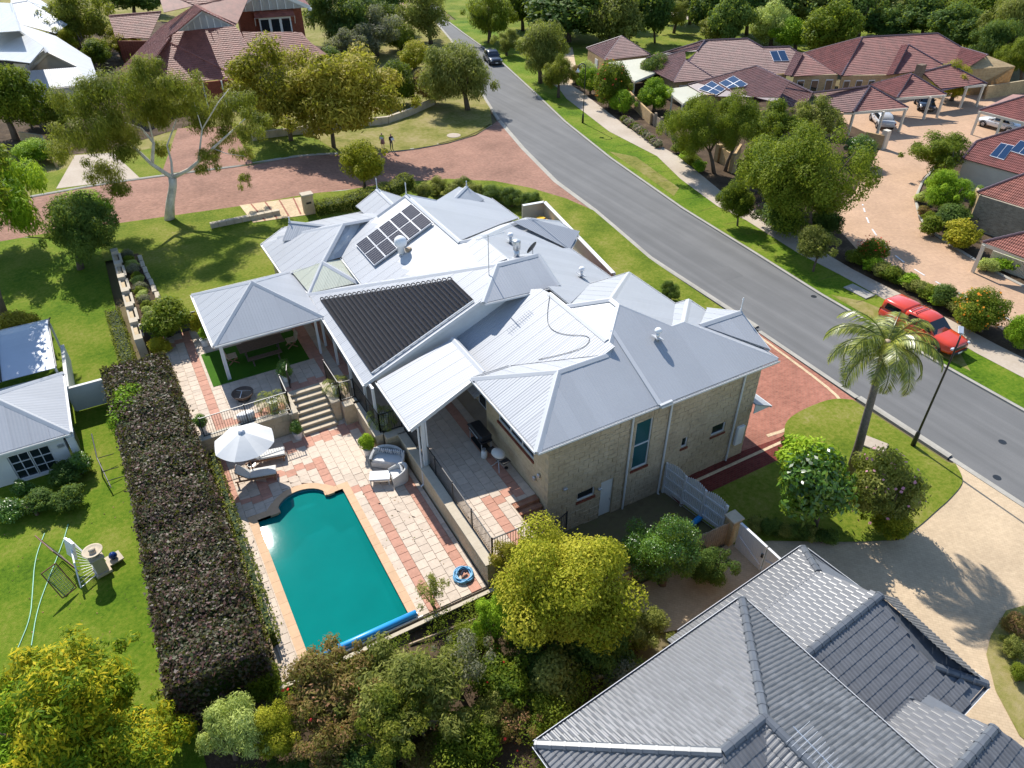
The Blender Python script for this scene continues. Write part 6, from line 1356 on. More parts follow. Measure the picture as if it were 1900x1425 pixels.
for a, b in zip(q[:-1], q[1:]):
    for k in range(6): p0, p1 = a+(b-a)*(k/6), a+(b-a)*((k+.97)/6); B().bar(p0+Vector((0, 0, .4)), p1+Vector((0, 0, .4)), .35, .85).obj('stone', 'pot_stone', lw)
tree('tall yellow-green tree between the white roof and the red house', (150, 100), (160, 45), 130, 110, 'airy', 'leaf_euc', seed=2)
tree('yellow-green small tree at the corner of the red house wing', (170, 110), (125, 75), 60, 50, 'airy', 'leaf_yellow', seed=0)
tree('olive bush in front of the red house wing', (230, 110), (215, 92), 90, 50, 'airy', 'leaf_gold', seed=1)
tree('blue-green bush beside the red house wall', (200, 125), (180, 110), 60, 50, 'shrub', 'leaf_mid', **sh)
tree('dark tree behind the red house wing', (250, 30), (250, 5), 120, 60, 'far', 'leaf_dark', seed=1)
tree('green tree at the left edge beside the white-roofed house', (30, 260), (20, 175), 130, 120, 'round', 'leaf_mid', seed=0)
tree('tall leafy tree at the left edge over the lane', (-20, 480), (-15, 365), 190, 230, 'weep', 'leaf_bright', seed=2, tr=.07)
def PXY(v): d = np.array(v)-np.array([0, 0, HC]); z = d @ CF; return (float(d @ CR/z*FPX+950), float(712.5-(d @ CU)/z*FPX))
tree('tall tree just beyond the left edge shading the patio roof', PXY((-8.6, 48.6, G(-8.6, 48.6))), PXY((-8.6, 48.6, 9.3)), 270, 210, 'round', 'leaf_mid', seed=0, tr=.07)
tree('olive bush under the gum tree beside the brown wall', (95, 245), (110, 215), 90, 60, 'shrub', 'leaf_euc', **sh)
tree('pale flowering bush left of the brown wall', (60, 240), (60, 218), 50, 40, 'shrub', 'leaf_grey', flowers='flower_white', nf=60, **sh)
tree('yellow-green hedge bush by the cream driveway', (60, 305), (65, 285), 80, 40, 'shrub', 'leaf_bright', **sh)
o = drape('cream_driveway', G2((105, 352), (260, 332), (210, 285), (140, 290)), .1, 'footpath', 2); o = drape('brick_driveway', G2((300, 325), (470, 305), (430, 235), (330, 240)), .1, 'lane_brick', 2)
hb = thing('brown_wall', 'brown garden wall with a pier beside the cream driveway', 'wall', PG(80, 290)); hwall(hb, [PG(40, 262), PG(80, 268), PG(105, 312)], .6, 1.8, 'tan_brick_wall')
# --- gum tree
def gum():
    base_ = PG(313, 408); t = thing('gum_tree', 'tall white-trunked gum tree with drooping foliage on the lane verge', 'tree', base_, local=True)
    def at(px, py, dy=0):   # point above the foot's depth line
        dv = Vector(CR*((px-950)/FPX)-CU*((py-712.5)/FPX)+CF); hd = Vector((dv.x, dv.y, 0)).normalized(); s = Vector((base_.x, base_.y, 0)).dot(hd)+dy; k = s/math.hypot(dv.x, dv.y); return Vector((0, 0, HC))+dv*k-base_
    b = B(); f = at(320, 330); b.tube([Vector((0, 0, -.2)), at(316, 375), at(321, 345), f], [.40, .31, .28, .30], 12)
    limbs = [([f, at(282, 305, .6), at(240, 265, 1.0), at(210, 232, 1.6), at(195, 200, 2)], .22), ([at(282, 305, .6), at(285, 265, 1.2), at(262, 238, 1.6), at(228, 226, 2.0)], .18), ([f, at(350, 315, -.3), at(368, 300, -.6), at(395, 275, -.8), at(440, 235, -1.0), at(455, 220, -1)], .2), ([f, at(318, 300, .8), at(310, 270, 1.5), at(330, 215, 2), at(350, 160, 2.6)], .13), ([at(240, 265, 1.0), at(190, 260, .4), at(150, 250, 0)], .09), ([at(368, 300, -.6), at(375, 240, .2), at(360, 190, .6)], .1), ([at(285, 265, 1.2), at(270, 200, 2), at(240, 160, 2.4)], .1), ([at(395, 275, -.8), at(420, 285, -1.5), at(455, 290, -1.8)], .05), ([at(375, 240, .2), at(405, 190, .8), at(425, 165, 1.2)], .07)]
    for pts, r in limbs: b.tube(pts, [r*.8*(1-.75*i/(len(pts)-1)) for i in range(len(pts))], 8)
    b.obj('trunk', 'bark_white', t, True)
    cl = [(205, 165, 75), (160, 205, 70), (250, 150, 60), (215, 215, 65), (270, 205, 60), (140, 245, 55), (185, 260, 50), (230, 280, 45), (110, 270, 45), (200, 320, 48), (215, 345, 38), (300, 200, 60), (345, 190, 55), (320, 155, 50), (375, 225, 55), (360, 170, 45), (405, 200, 55), (440, 190, 50), (420, 250, 42), (455, 240, 40), (385, 290, 34), (375, 315, 24), (450, 285, 30), (455, 330, 22), (285, 160, 45), (300, 275, 30), (480, 225, 40), (240, 250, 40), (165, 165, 50), (265, 120, 40)]
    C_ = []; R_2 = []
    rg = random.Random(3)
    for x, y, w_ in cl:
        c = at(x, y, rg.uniform(-1.8, 2.2)); r = w_/2*DEPTH(base_)/FPX*1.2; C_.append(c); R_2.append((r, r, r*.75))
        for _ in range(3): r2_ = r*rg.uniform(.35, .6); C_.append(c+Vector((rg.uniform(-1.1, 1.1)*r, rg.uniform(-1.1, 1.1)*r, rg.uniform(-1.0, .7)*r))); R_2.append((r2_, r2_, r2_*1.1))
    V, lv = leaf_cloud(11, C_, R_2, 85000, .13, shell=.1, droop=1.0, aspect=.2); put('crown', leaf_mesh('crown', V, lv), 'leaf_euc', t)
gum()
tree('big dark round shrub at the corner of the left lawn beside the lane', (150, 500), (152, 430), 125, 140, 'dense', 'leaf_dark', seed=0, **sh)
tree('bright green top of the corner shrub by the lane', (150, 470), (150, 385), 110, 50, 'shrub', 'leaf_bright', seed=1, **sh)
tree('round bush with yellowish leaves beside the patio roof', (30, 640), (30, 600), 90, 60, 'shrub', 'leaf_gold', seed=2, **sh)
# --- row east of the road at the top
tree('weeping peppermint tree beside the far road, leftmost of the row', (908, 80), (908, 35), 100, 80, 'weep', 'leaf_mid', seed=1)
tree('small sapling by the far road between two weeping trees', (940, 104), (940, 76), 52, 45, 'airy', 'leaf_olive', seed=2)
tree('weeping tree overhanging the verge beside the dark car', (1003, 155), (1000, 88), 115, 95, 'weep', 'leaf_olive', seed=0)
tree('small pale weeping tree at the start of the footpath', (1036, 182), (1035, 137), 60, 70, 'weep', 'leaf_euc', seed=1)
tree('great dark spreading tree in the park', (1055, 78), (1060, 22), 210, 100, 'far', 'leaf_dark', seed=2, tr=.12)
tree('dense olive conifer behind the outbuilding roof', (1130, 92), (1140, 50), 105, 95, 'far', 'leaf_olive', seed=0)
tree('dark pine in the park right of the conifer', (1215, 80), (1212, 12), 90, 110, 'far', 'leaf_dark', seed=1, tr=.05)
tree('thin park tree beyond the villas', (1250, 62), (1255, 25), 60, 50, 'airy', 'leaf_olive', seed=0)
tree('thin trunked pine at the right of the park', (1310, 70), (1315, 12), 80, 90, 'far', 'leaf_dark', seed=2, tr=.05)
for k, (px, py, w_, h_, kd, lm) in enumerate([(970, 12, 90, 60, 'far', 'leaf_mid'), (1020, 0, 100, 60, 'far', 'leaf_dark'), (1120, 0, 110, 50, 'far', 'leaf_dark'), (1170, 10, 70, 60, 'far', 'leaf_dark'), (1280, 0, 110, 60, 'far', 'leaf_olive'), (1350, 30, 90, 90, 'far', 'leaf_dark'), (1385, 5, 100, 80, 'far', 'leaf_dark'), (1330, 55, 70, 45, 'far', 'leaf_olive'), (1450, 10, 110, 80, 'far', 'leaf_dark'), (1520, 0, 120, 90, 'far', 'leaf_olive'), (1540, 55, 110, 90, 'far', 'leaf_mid'), (1590, 20, 100, 80, 'far', 'leaf_dark'), (1650, 5, 130, 80, 'far', 'leaf_olive'), (1640, 45, 90, 50, 'far', 'leaf_dark'), (1710, 25, 110, 70, 'far', 'leaf_dark'), (1760, 0, 120, 80, 'far', 'leaf_olive'), (1780, 50, 110, 70, 'far', 'leaf_dark'), (1830, 20, 120, 90, 'far', 'leaf_mid'), (1850, 75, 100, 80, 'weep', 'leaf_dark'), (1895, 40, 120, 110, 'weep', 'leaf_olive'), (1895, 105, 80, 70, 'weep', 'leaf_mid')]):
    tree(('dark evergreen in the wood behind the villas', 'olive tree in the wood behind the villas', 'mid green tree in the wood behind the villas')[{'leaf_dark': 0, 'leaf_olive': 1, 'leaf_mid': 2}[lm]], (px, py+h_*.75), (px, py), w_, h_, kd, lm, seed=k % 3, group='trees of the wood behind the villas')
tree('soft yellow-green wattle behind the long villa roof', (1430, 88), (1425, 50), 85, 70, 'dense', 'leaf_pale', seed=1)
tree('bright lime bush behind the long villa roof, right of the wattle', (1475, 95), (1470, 68), 80, 55, 'round', 'leaf_bright', seed=2)
# --- street side of the villas
tree('white-flowering clump beside the start of the footpath', (1085, 155), (1088, 135), 45, 35, 'shrub', 'leaf_pale', flowers='flower_white', nf=80, **sh)
tree('rusty grass-like clump beside the start of the footpath', (1068, 155), (1068, 142), 35, 30, 'shrub', 'leaf_rust', **sh)
tree('leafy bush behind the lamp post', (1095, 175), (1095, 158), 45, 50, 'shrub', 'leaf_bright', **sh)
tree('large red-flowering hibiscus beside the flat verandah', (1132, 200), (1132, 167), 75, 75, 'round', 'leaf_mid', flowers='flower_red', nf=70, seed=0, **sh)
tree('lime green bush below the hibiscus on the footpath edge', (1155, 212), (1152, 197), 55, 40, 'shrub', 'leaf_bright', **sh)
tree('dark round shrub with pale blooms on the verandah corner', (1215, 165), (1215, 142), 68, 55, 'round', 'leaf_dark', flowers='flower_pink', nf=40, seed=1, **sh)
tree('round bright green citrus tree between the two verandahs', (1213, 208), (1213, 186), 68, 55, 'round', 'leaf_bright', seed=2)
for k in range(12): tree('pink and mauve flower clump along the footpath edge', (1160+k*5.6, 228+k*4.2), (1160+k*5.6, 224+k*4.2), 20, 13, 'big', 'leaf_grey' if k % 3 else 'leaf_mid', flowers=('flower_pink', 'flower_purple', 'flower_pink')[k % 3], nf=45, group='pink flower clumps along the footpath', cat='flowers', name='flower_clump')
for k, (px, py) in enumerate(((1260, 286), (1275, 300), (1285, 308), (1300, 320))): tree('low green ground cover along the footpath under the street trees', (px, py), (px, py-5), 34, 20, 'big', 'leaf_bright' if k % 2 else 'leaf_mid', group='low ground cover by the footpath', **sh)
tree('leafy paperbark tree in front of the courtyard wall, left one', (1325, 322), (1285, 235), 110, 120, 'fine', 'leaf_mid', seed=0, tr=.06)
tree('leafy paperbark tree in front of the courtyard wall, right one', (1345, 318), (1362, 228), 100, 110, 'fine', 'leaf_mid', seed=1, tr=.06)
tree('greyish green tree in front of the red carport roof', (1430, 300), (1425, 232), 120, 90, 'airy', 'leaf_mid', seed=2)
tree('olive tree crown beside the red carport roof', (1520, 285), (1515, 220), 100, 80, 'airy', 'leaf_olive', seed=1)
tree('huge dense dark green tree beside the villa driveway', (1500, 440), (1500, 320), 220, 200, 'fine', 'leaf_mid', seed=2, tr=.07)
tree('lower dense lobe of trees left of the huge driveway tree', (1440, 375), (1425, 310), 110, 110, 'round', 'leaf_mid', seed=0, tr=.07)
tree('glossy shrub at the inner edge of the villa driveway', (1600, 310), (1596, 285), 62, 50, 'round', 'leaf_glossy', seed=1, **sh)
tree('little round street tree on the verge, nearest the courtyard', (1368, 420), (1367, 372), 66, 78, 'round', 'leaf_mid', seed=1, tr=.05)
tree('little street tree on the verge in front of the driveway mouth', (1508, 505), (1513, 452), 76, 62, 'round', 'leaf_olive', seed=2, tr=.05)
tree('dark shrubs at the foot of the huge tree', (1450, 432), (1450, 412), 90, 50, 'shrub', 'leaf_dark', **sh)
tree('dark shrub at the foot of the huge tree, driveway side', (1535, 440), (1530, 420), 70, 50, 'shrub', 'leaf_dark', seed=1, **sh)
tree('mauve flowering cushion plant on the path edge', (1410, 392), (1410, 384), 28, 16, 'big', 'leaf_grey', flowers='flower_purple', nf=70, **sh)
tree('crimson bougainvillea bush at the driveway mouth', (1618, 490), (1617, 468), 62, 48, 'round', 'leaf_mid', flowers='flower_red', nf=260, seed=0, **sh)
for k in range(10): tree('green ground cover in the bed between footpath and villa driveway', (1590+k*22, 490+k*11), (1592+k*22, 482+k*11), 52, 26, 'big', ('leaf_mid', 'leaf_bright', 'leaf_olive')[k % 3], group='ground cover between footpath and villa driveway', **sh)
tree('dark spiky shrub left of the orange flowering bush', (1760, 575), (1757, 550), 60, 42, 'shrub', 'leaf_dark', seed=2, **sh)
tree('orange flowering round bush beside the red ute', (1818, 615), (1820, 578), 100, 72, 'round', 'leaf_mid', flowers='flower_orange', nf=160, seed=1, **sh)
tree('bright green bush at the right edge above the kerb', (1893, 650), (1895, 618), 60, 70, 'round', 'leaf_bright', seed=0, **sh)
tree('lime yellow bamboo clump beside the carports', (1765, 188), (1765, 160), 74, 62, 'weep', 'leaf_yellow', seed=1)
tree('spreading frangipani-like tree at the villa driveway bend', (1760, 340), (1752, 285), 130, 70, 'airy', 'leaf_mid', 'bark_grey', seed=0)
tree('lime green bush at the inner bend of the villa driveway', (1760, 400), (1757, 362), 100, 75, 'weep', 'leaf_bright', seed=2, **sh)
tree('dark shade bush below the lime green bush', (1770, 425), (1770, 408), 80, 40, 'shrub', 'leaf_dark', **sh)
tree('yellow-green leafy shrub on the driveway kerb', (1785, 460), (1782, 440), 70, 45, 'big', 'leaf_yellow', seed=1, **sh)
tree('mixed shrub on the driveway kerb, further up', (1730, 440), (1730, 425), 50, 35, 'big', 'leaf_mid', seed=2, **sh)
for k, (px, py) in enumerate(((1706, 378), (1712, 402), (1725, 415))): tree('low bush in the round brick planter at the driveway bend', (px, py), (px, py-6), 30, 20, 'big', ('leaf_pale', 'leaf_rust', 'leaf_mid')[k], group='low bushes at the driveway bend', **sh)
tree('trailing creeper over the louvred fence', (1870, 505), (1870, 490), 60, 24, 'big', 'leaf_bright', **sh)
tree('small shrub at the foot of the low carport post', (1830, 505), (1832, 494), 40, 26, 'big', 'leaf_pale', **sh)
# --- house surroundings: hedges
def hedge(name, label, line, w_, h_, z0, leafm, n, leaf, cat='hedge', bumps=.06, mat_in='leaf_dark', parent=None):
    """clipped hedge along a polyline, leaves on its five faces"""
    rg = np.random.default_rng(len(line)+n); pts = [np.array(p[:2]) for p in line]; L = [np.linalg.norm(b-a) for a, b in zip(pts[:-1], pts[1:])]; tot = sum(L)
    V = []; lv = []; s = rg.random(n)*tot; per = w_+2*h_; q = rg.random(n)*per; acc = np.cumsum([0]+L)
    lob = rg.random(64)
    for i in range(n):
        k = min(len(L)-1, int(np.searchsorted(acc, s[i], 'right')-1)); f = (s[i]-acc[k])/L[k]; d = (pts[k+1]-pts[k])/L[k]; nn = np.array([-d[1], d[0]]); c = pts[k]+(pts[k+1]-pts[k])*f
        end = rg.random() < (w_*h_)/(tot*per)*2.2
        zt = z0+h_*(1+bumps*math.sin(s[i]*2.3)+.3*bumps*math.sin(s[i]*7))
        if end: sd = -1 if rg.random() < .5 else 1; c = (pts[0] if sd < 0 else pts[-1]); dd = d*sd; o3 = np.array([*(c+nn*(rg.random()-.5)*w_), z0+rg.random()*h_]); nr = np.array([*dd, .2])
        elif q[i] < w_: o3 = np.array([*(c+nn*(q[i]-w_/2)), zt-.16*h_*abs(2*q[i]/w_-1)**4]); nr = np.array([0, 0, 1.])
        else:
            sd = 1 if q[i] < w_+h_ else -1; zz = rg.random(); edge = w_/2*(1-.16*(max(0, zz-.55)/.45)**2); o3 = np.array([*(c+nn*sd*edge), z0+(zt-z0)*zz]); nr = np.array([*(nn*sd), .25])
        und = math.sin(o3[0]*2.1+o3[1]*1.3)*math.sin(o3[1]*1.7-o3[2]*2.0)+.6*math.sin(o3[0]*5+o3[2]*4)*math.sin(o3[1]*4.3); o3 = o3+nr*(leaf*.8*und-abs(rg.normal())*leaf*1.3+(rg.random()*leaf*3 if rg.random() < .05 else 0))+rg.normal(size=3)*leaf*.4; nv = nr*.8+rg.normal(size=3)*.55; nv /= np.linalg.norm(nv); t = rg.normal(size=3); t -= nv*(t@nv); t /= np.linalg.norm(t); bt = np.cross(nv, t); sz = leaf*(.6+.7*rg.random())
        V += [o3-t*sz, o3-bt*sz*.6, o3+t*sz, o3+bt*sz*.6]; lv.append(.6*rg.random()+.4*lob[int(s[i]*2) % 64])
    t = thing(name, label, cat, (pts[0][0], pts[0][1], z0)); me = leaf_mesh('foliage', np.array(V)-np.array([pts[0][0], pts[0][1], z0]), np.array(lv)); put('foliage', me, leafm, t)
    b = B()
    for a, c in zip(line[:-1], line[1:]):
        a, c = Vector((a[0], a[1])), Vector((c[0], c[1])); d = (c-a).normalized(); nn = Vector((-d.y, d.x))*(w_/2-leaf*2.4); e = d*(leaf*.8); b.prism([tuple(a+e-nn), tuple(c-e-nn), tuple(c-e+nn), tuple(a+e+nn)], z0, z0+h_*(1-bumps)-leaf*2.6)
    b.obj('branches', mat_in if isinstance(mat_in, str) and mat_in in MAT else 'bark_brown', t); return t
hedge('purple_hedge', 'huge clipped hedge with dark purple leaves between pool and left garden', [(-2.05, 16.9), (-1.95, 24), (-1.95, 31), (-2.15, 38.0)], 3.35, 2.45, -.25, 'leaf_purple', 62000, .076, bumps=.03)
V, lv = leaf_cloud(5, [[-3.0, 34.3, 1.9], [-2.8, 35.2, 2.05], [-3.5, 33.4, 1.5]], [[.75, 1.0, .5], [.8, .7, .3], [.5, .8, .8]], 1600, .09, shell=.5); tg = thing('green_regrowth', 'patch of fresh green creeper growing on the purple hedge', 'creeper', (-3, 34, 2)); put('foliage', leaf_mesh('foliage', V-np.array([-3, 34, 2]), lv), 'leaf_bright', tg)
hedge('low_hedge', 'low clipped hedge along the pool side foot of the purple hedge', [(.0, 18.4), (.05, 24), (.05, 30)], .5, 1.1, -.1, 'leaf_olive', 2600, .06)
hedge('low_hedge', 'low yellowish clipped hedge along the boundary wall in the left garden', [(-2.55, 40), (-2.7, 46.5)], .9, .85, .3, 'leaf_olive', 3200, .055)
fh = [tuple(PG(*p))[:2] for p in ((588, 398), (650, 388), (720, 377), (762, 366))]
hedge('box_hedge', 'clipped box hedge with yellow-green top along the front garden', fh, 1.3, 1.15, G(*fh[1]), 'leaf_olive', 6000, .07)
for k, (px, py, w_) in enumerate(((785, 362, 42), (812, 352, 40), (845, 357, 52), (880, 362, 46), (915, 366, 50), (950, 372, 52), (985, 378, 46), (858, 352, 40))): tree('round clipped dark shrub in the front garden row', (px, py+12), (px, py-4), w_, 34, 'dense', 'leaf_dark' if k > 3 else 'leaf_olive', seed=k % 3, group='clipped shrubs in the front garden row', **sh)
rh = [(28.75, 35), (28.95, 30), (29.0, 27.9)]
hedge('low_hedge', 'low yellow-green hedge outside the brown brick yard wall', rh, .8, .95, -1, 'leaf_yellow', 2600, .06)
tree('round dark bush at the end of the yard hedge', (1243, 560), (1243, 540), 42, 38, 'dense', 'leaf_dark', seed=2, **sh)
for k in range(14): tree('small grey-green plant in the bed beside the boundary wall', (238+random.uniform(-10, 18)+k*3.0, 482+k*9.5), (238+k*3.5, 476+k*9.5), 26, 18, 'big', ('leaf_grey', 'leaf_mid', 'leaf_pale')[k % 3], zb=1.2, group='small plants in the bed by the boundary wall', **sh)
tree('frangipani tree at the corner of the gazebo terrace', (308, 632), (312, 588), 92, 62, 'big', 'leaf_mid', 'bark_grey', seed=1, zb=1.2, tr=.05)
tree('yellowish potted cordyline against the black fence', (375, 622), (370, 600), 38, 40, 'big', 'leaf_yellow', zb=1.2, cat='shrub', seed=2)
tree('low yellow-green shrub at the top end of the purple hedge', (302, 655), (300, 640), 46, 34, 'big', 'leaf_yellow', zb=1.0, **sh)
# --- bottom garden
tree('big rounded yellow-green tree beside the barbecue terrace', (1060, 1200), (1062, 1085), 280, 250, 'ball', 'leaf_yellow_ball', seed=0, tr=.07, zb=-1.0)
tree('olive outlying branch of foliage left of the yellow tree', (950, 1100), (950, 1040), 90, 110, 'airy', 'leaf_gold', seed=1, zb=-.6)
tree('dense dark green tree right of the yellow tree', (1228, 1090), (1225, 1020), 155, 155, 'ball', 'leaf_glossy', seed=1, zb=-1.1)
tree('dark shrub beside the timber fence and white gate', (1320, 1085), (1318, 1050), 90, 80, 'dense', 'leaf_dark', seed=2, zb=-1.1, **sh)
tree('yellow-leaved tree in the bottom left corner', (110, 1430), (100, 1330), 300, 240, 'airy', 'leaf_limeyellow', seed=0, zb=-.3, tr=.06)
tree('lower green crown in the bottom left corner', (40, 1460), (30, 1370), 260, 200, 'airy', 'leaf_bright', seed=1, zb=-.3, tr=.06)
tree('bright yellow bush at the bottom beside the left lawn', (270, 1430), (265, 1375), 210, 150, 'airy', 'leaf_limeyellow', seed=2, zb=-.3, **sh)
tree('thin yellow-leaved branch reaching over the left lawn', (150, 1400), (120, 1240), 210, 120, 'wisp', 'leaf_limeyellow', seed=0, zb=-.3, tr=.04)
tree('pale green feathery bush at the bottom', (440, 1410), (432, 1355), 130, 150, 'weep', 'leaf_pale', seed=0, zb=-.3, **sh)
tree('yellowish feathery bush right of the pale green one', (505, 1410), (508, 1355), 95, 110, 'dense', 'leaf_yellow_ball', seed=1, zb=-.3, **sh)
tree('rusty bush with red flowers at the near corner of the pool', (610, 1345), (605, 1285), 190, 130, 'airy', 'leaf_rust', seed=2, zb=-.3, flowers='flower_red', nf=10, **sh)
tree('rusty lower bush beside the red flowered bush', (620, 1400), (620, 1360), 150, 110, 'airy', 'leaf_rust', seed=0, zb=-.3, flowers='flower_red', nf=8, **sh)
tree('broad olive bush below the pool fence', (760, 1330), (750, 1275), 230, 150, 'airy', 'leaf_olive', seed=1, zb=-.4, **sh)
tree('yellow-green bush at the bottom centre', (720, 1410), (715, 1345), 150, 130, 'airy', 'leaf_euc', seed=2, zb=-.4, **sh)
tree('dark bush at the bottom centre', (650, 1440), (690, 1410), 180, 90, 'shrub', 'leaf_dark', seed=0, zb=-.4, **sh)
tree('twiggy grey bush right of the olive bush', (850, 1290), (860, 1230), 120, 110, 'wisp', 'leaf_grey', seed=1, zb=-.5, **sh)
tree('leafy lime sapling under the yellow tree', (925, 1210), (920, 1150), 100, 110, 'airy', 'leaf_bright', seed=0, zb=-.6)
tree('small sapling standing above the near pool fence', (812, 1140), (795, 1095), 70, 60, 'wisp', 'leaf_olive', seed=2, zb=-.4)
for k, (px, py, w_, h_, lm) in enumerate([(930, 1275, 110, 80, 'leaf_mid'), (985, 1235, 100, 80, 'leaf_dark'), (1040, 1260, 110, 80, 'leaf_olive'), (900, 1330, 90, 70, 'leaf_olive'), (860, 1380, 110, 70, 'leaf_mid'), (950, 1340, 90, 60, 'leaf_rust'), (1120, 1220, 100, 80, 'leaf_dark'), (1190, 1170, 90, 60, 'leaf_olive'), (1160, 1250, 90, 60, 'leaf_grey'), (800, 1400, 110, 60, 'leaf_rust'), (1010, 1320, 80, 50, 'leaf_mid'), (560, 1420, 90, 50, 'leaf_dark'), (1080, 1195, 110, 80, 'leaf_dark'), (870, 1180, 60, 50, 'leaf_mid'), (480, 1265, 80, 60, 'leaf_mid'), (410, 1290, 80, 50, 'leaf_olive')]):
    tree({'leaf_mid': 'mid green shrub in the tangled bottom garden', 'leaf_dark': 'dark shrub in the tangled bottom garden', 'leaf_olive': 'olive shrub in the tangled bottom garden', 'leaf_rust': 'rusty shrub in the tangled bottom garden', 'leaf_grey': 'grey shrub in the tangled bottom garden'}[lm], (px, py+20), (px, py), w_*1.2, h_*1.2, 'airy' if k % 2 else 'shrub', lm, seed=k % 3, zb=-.6, group='shrubs of the tangled bottom garden', flowers='flower_red' if k in (0, 5) else None, nf=6, **sh)
rg = np.random.default_rng(77); C_ = []; R_3 = []
for k in range(420):
    x, y = rg.uniform(-2.6, 12.2), rg.uniform(6.5, 16.3)
    if y < 9.5 and x > 4.6+(y-6.5)*.3: continue
    r = rg.uniform(.25, .7); C_.append([x, y, G(x, y)+r*.5+rg.random()**2*1.1]); R_3.append([r, r, r*rg.uniform(.6, 1.3)])
V, lv = leaf_cloud(78, C_, R_3, 62000, .05, shell=.25, aspect=.4); o = put('undergrowth', leaf_mesh('undergrowth', V, lv), 'leaf_mid'); tag(o, 'tangled green undergrowth filling the bottom garden below the pool fence', 'undergrowth', kind='stuff')
# --- palm lawn
tree('glossy green bushy tree left of the palm', (1510, 985), (1512, 895), 148, 175, 'big', 'leaf_glossy', seed=0, zb=-1, tr=.06)
tree('leafy top of the glossy bush left of the palm', (1490, 960), (1500, 855), 110, 80, 'big', 'leaf_bright', seed=1, zb=-1, tr=.05)
tree('bronze-green bush with pink flowers at the foot of the palm', (1640, 980), (1640, 905), 140, 150, 'round', 'leaf_olive', seed=1, zb=-1, flowers='flower_pink', nf=90, **sh)
tree('golden low bush below the bronze bush', (1650, 1000), (1655, 965), 90, 50, 'shrub', 'leaf_yellow', seed=2, zb=-1, **sh)
for k in range(9): tree('strappy dark plant along the edge of the tan driveway', (1405+k*17, 985+k*3.2), (1405+k*17, 972+k*3), 38, 28, 'big', 'leaf_dark' if k % 3 else 'leaf_olive', zb=-1, group='strappy plants along the tan driveway', **sh)
for k, (px, py, lm) in enumerate(((1885, 1165, 'leaf_rust'), (1880, 1205, 'leaf_olive'), (1890, 1250, 'leaf_mid'))): tree(('orange-green shrub on the corner lawn at the right edge', 'olive shrub on the corner lawn below the orange one', 'small green shrub lowest on the corner lawn')[k], (px, py+15), (px, py), 60-12*k, 40, 'shrub', lm, zb=-1, **sh)
for k, (px, py, w_) in enumerate(((45, 915, 40), (120, 890, 60), (150, 870, 50), (70, 945, 70), (20, 955, 60), (130, 935, 60))): tree('dark plant in the shaded bed along the cottage wall', (px, py+10), (px, py-8), w_, 42, 'big', 'leaf_dark' if k % 2 else 'leaf_glossy', zb=-.2, group='plants along the cottage wall', **sh)
# --- palms
def fronds(seed, n, length, leaflet, arch, up0=.9, nl=26, w=.022):
    rg = random.Random(seed); V = []; lv = []; st = B()
    for k in range(n):
        az = k*2.399+rg.uniform(-.25, .25); el = up0-1.25*(k/n)+rg.uniform(-.1, .1); L_ = length*rg.uniform(.85, 1.1); p = Vector((0, 0, 0)); pts = [p.copy()]; a = el
        for j in range(nl):
            d = Vector((math.cos(az)*math.cos(a), math.sin(az)*math.cos(a), math.sin(a))); p = p+d*(L_/nl); pts.append(p.copy()); a -= arch/nl*(1+1.2*j/nl)
            if j > 2:
                side = Vector((-math.sin(az), math.cos(az), 0)); ll = leaflet*math.sin(math.pi*(.12+.85*j/nl))
                for sg in (-1, 1):
                    for rep in range(2):
                        tip = p+(side*sg*.75+d*.5+Vector((0, 0, -.45+rg.uniform(-.25, .2))))*ll*rg.uniform(.8, 1.1); q0 = p+d*(L_/nl)*.5*rep; wv = d*w
                        V += [q0-wv, (q0+tip)/2-wv*.8+Vector((0, 0, .05*ll)), tip, (q0+tip)/2+wv*.8+Vector((0, 0, .05*ll))]; lv.append(rg.random())
        st.tube(pts[::4]+[pts[-1]], [.035*length/2.6]+[.02*length/2.6]*(len(pts[::4])-1)+[.004], 5)
    return np.array([tuple(v) for v in V]), np.array(lv), st
pb = PG(1577, 884); ptop = Vector((pb.x+.12, pb.y+.15, pb.z+7.9))
pm = thing('palm_tree', 'tall cocos palm with slender grey trunk on the front lawn', 'palm', pb, local=True)
top_ = ptop-pb; top_.x = P(1650, 655, ptop.z).x*0+top_.x
dvv = hit(1637, 668, (0, 1, 0), (0, pb.y-.1, 0)); top_ = dvv-pb
B().tube([(0, 0, -.2), top_*.3+Vector((.02, 0, 0)), top_*.7, top_], [.27, .21, .17, .16], 12).obj('trunk', 'bark_palm', pm, True)
B().tube([top_*.985, top_*1.06, top_*1.14], [.17, .24, .12], 12).obj('crownshaft', 'timber_weathered', pm, True)
V, lv, st = fronds(4, 28, 2.85, .66, 1.45, up0=1.25, nl=46, w=.026); o = put('fronds', leaf_mesh('fronds', V, lv), 'leaf_palm', pm); o.location = top_*1.1; o.rotation_euler = (0, 0, .6)
o = st.obj('frond_stems', 'leaf_palm', pm); o.location = top_*1.1; o.rotation_euler = (0, 0, .6)
PV, PLV, PST = fronds(9, 15, 1.15, .33, 1.6, up0=1.3, nl=16, w=.016); PPM = leaf_mesh('fronds', PV, PLV); PSM = newmesh('frond_stems', PST.v, PST.f)
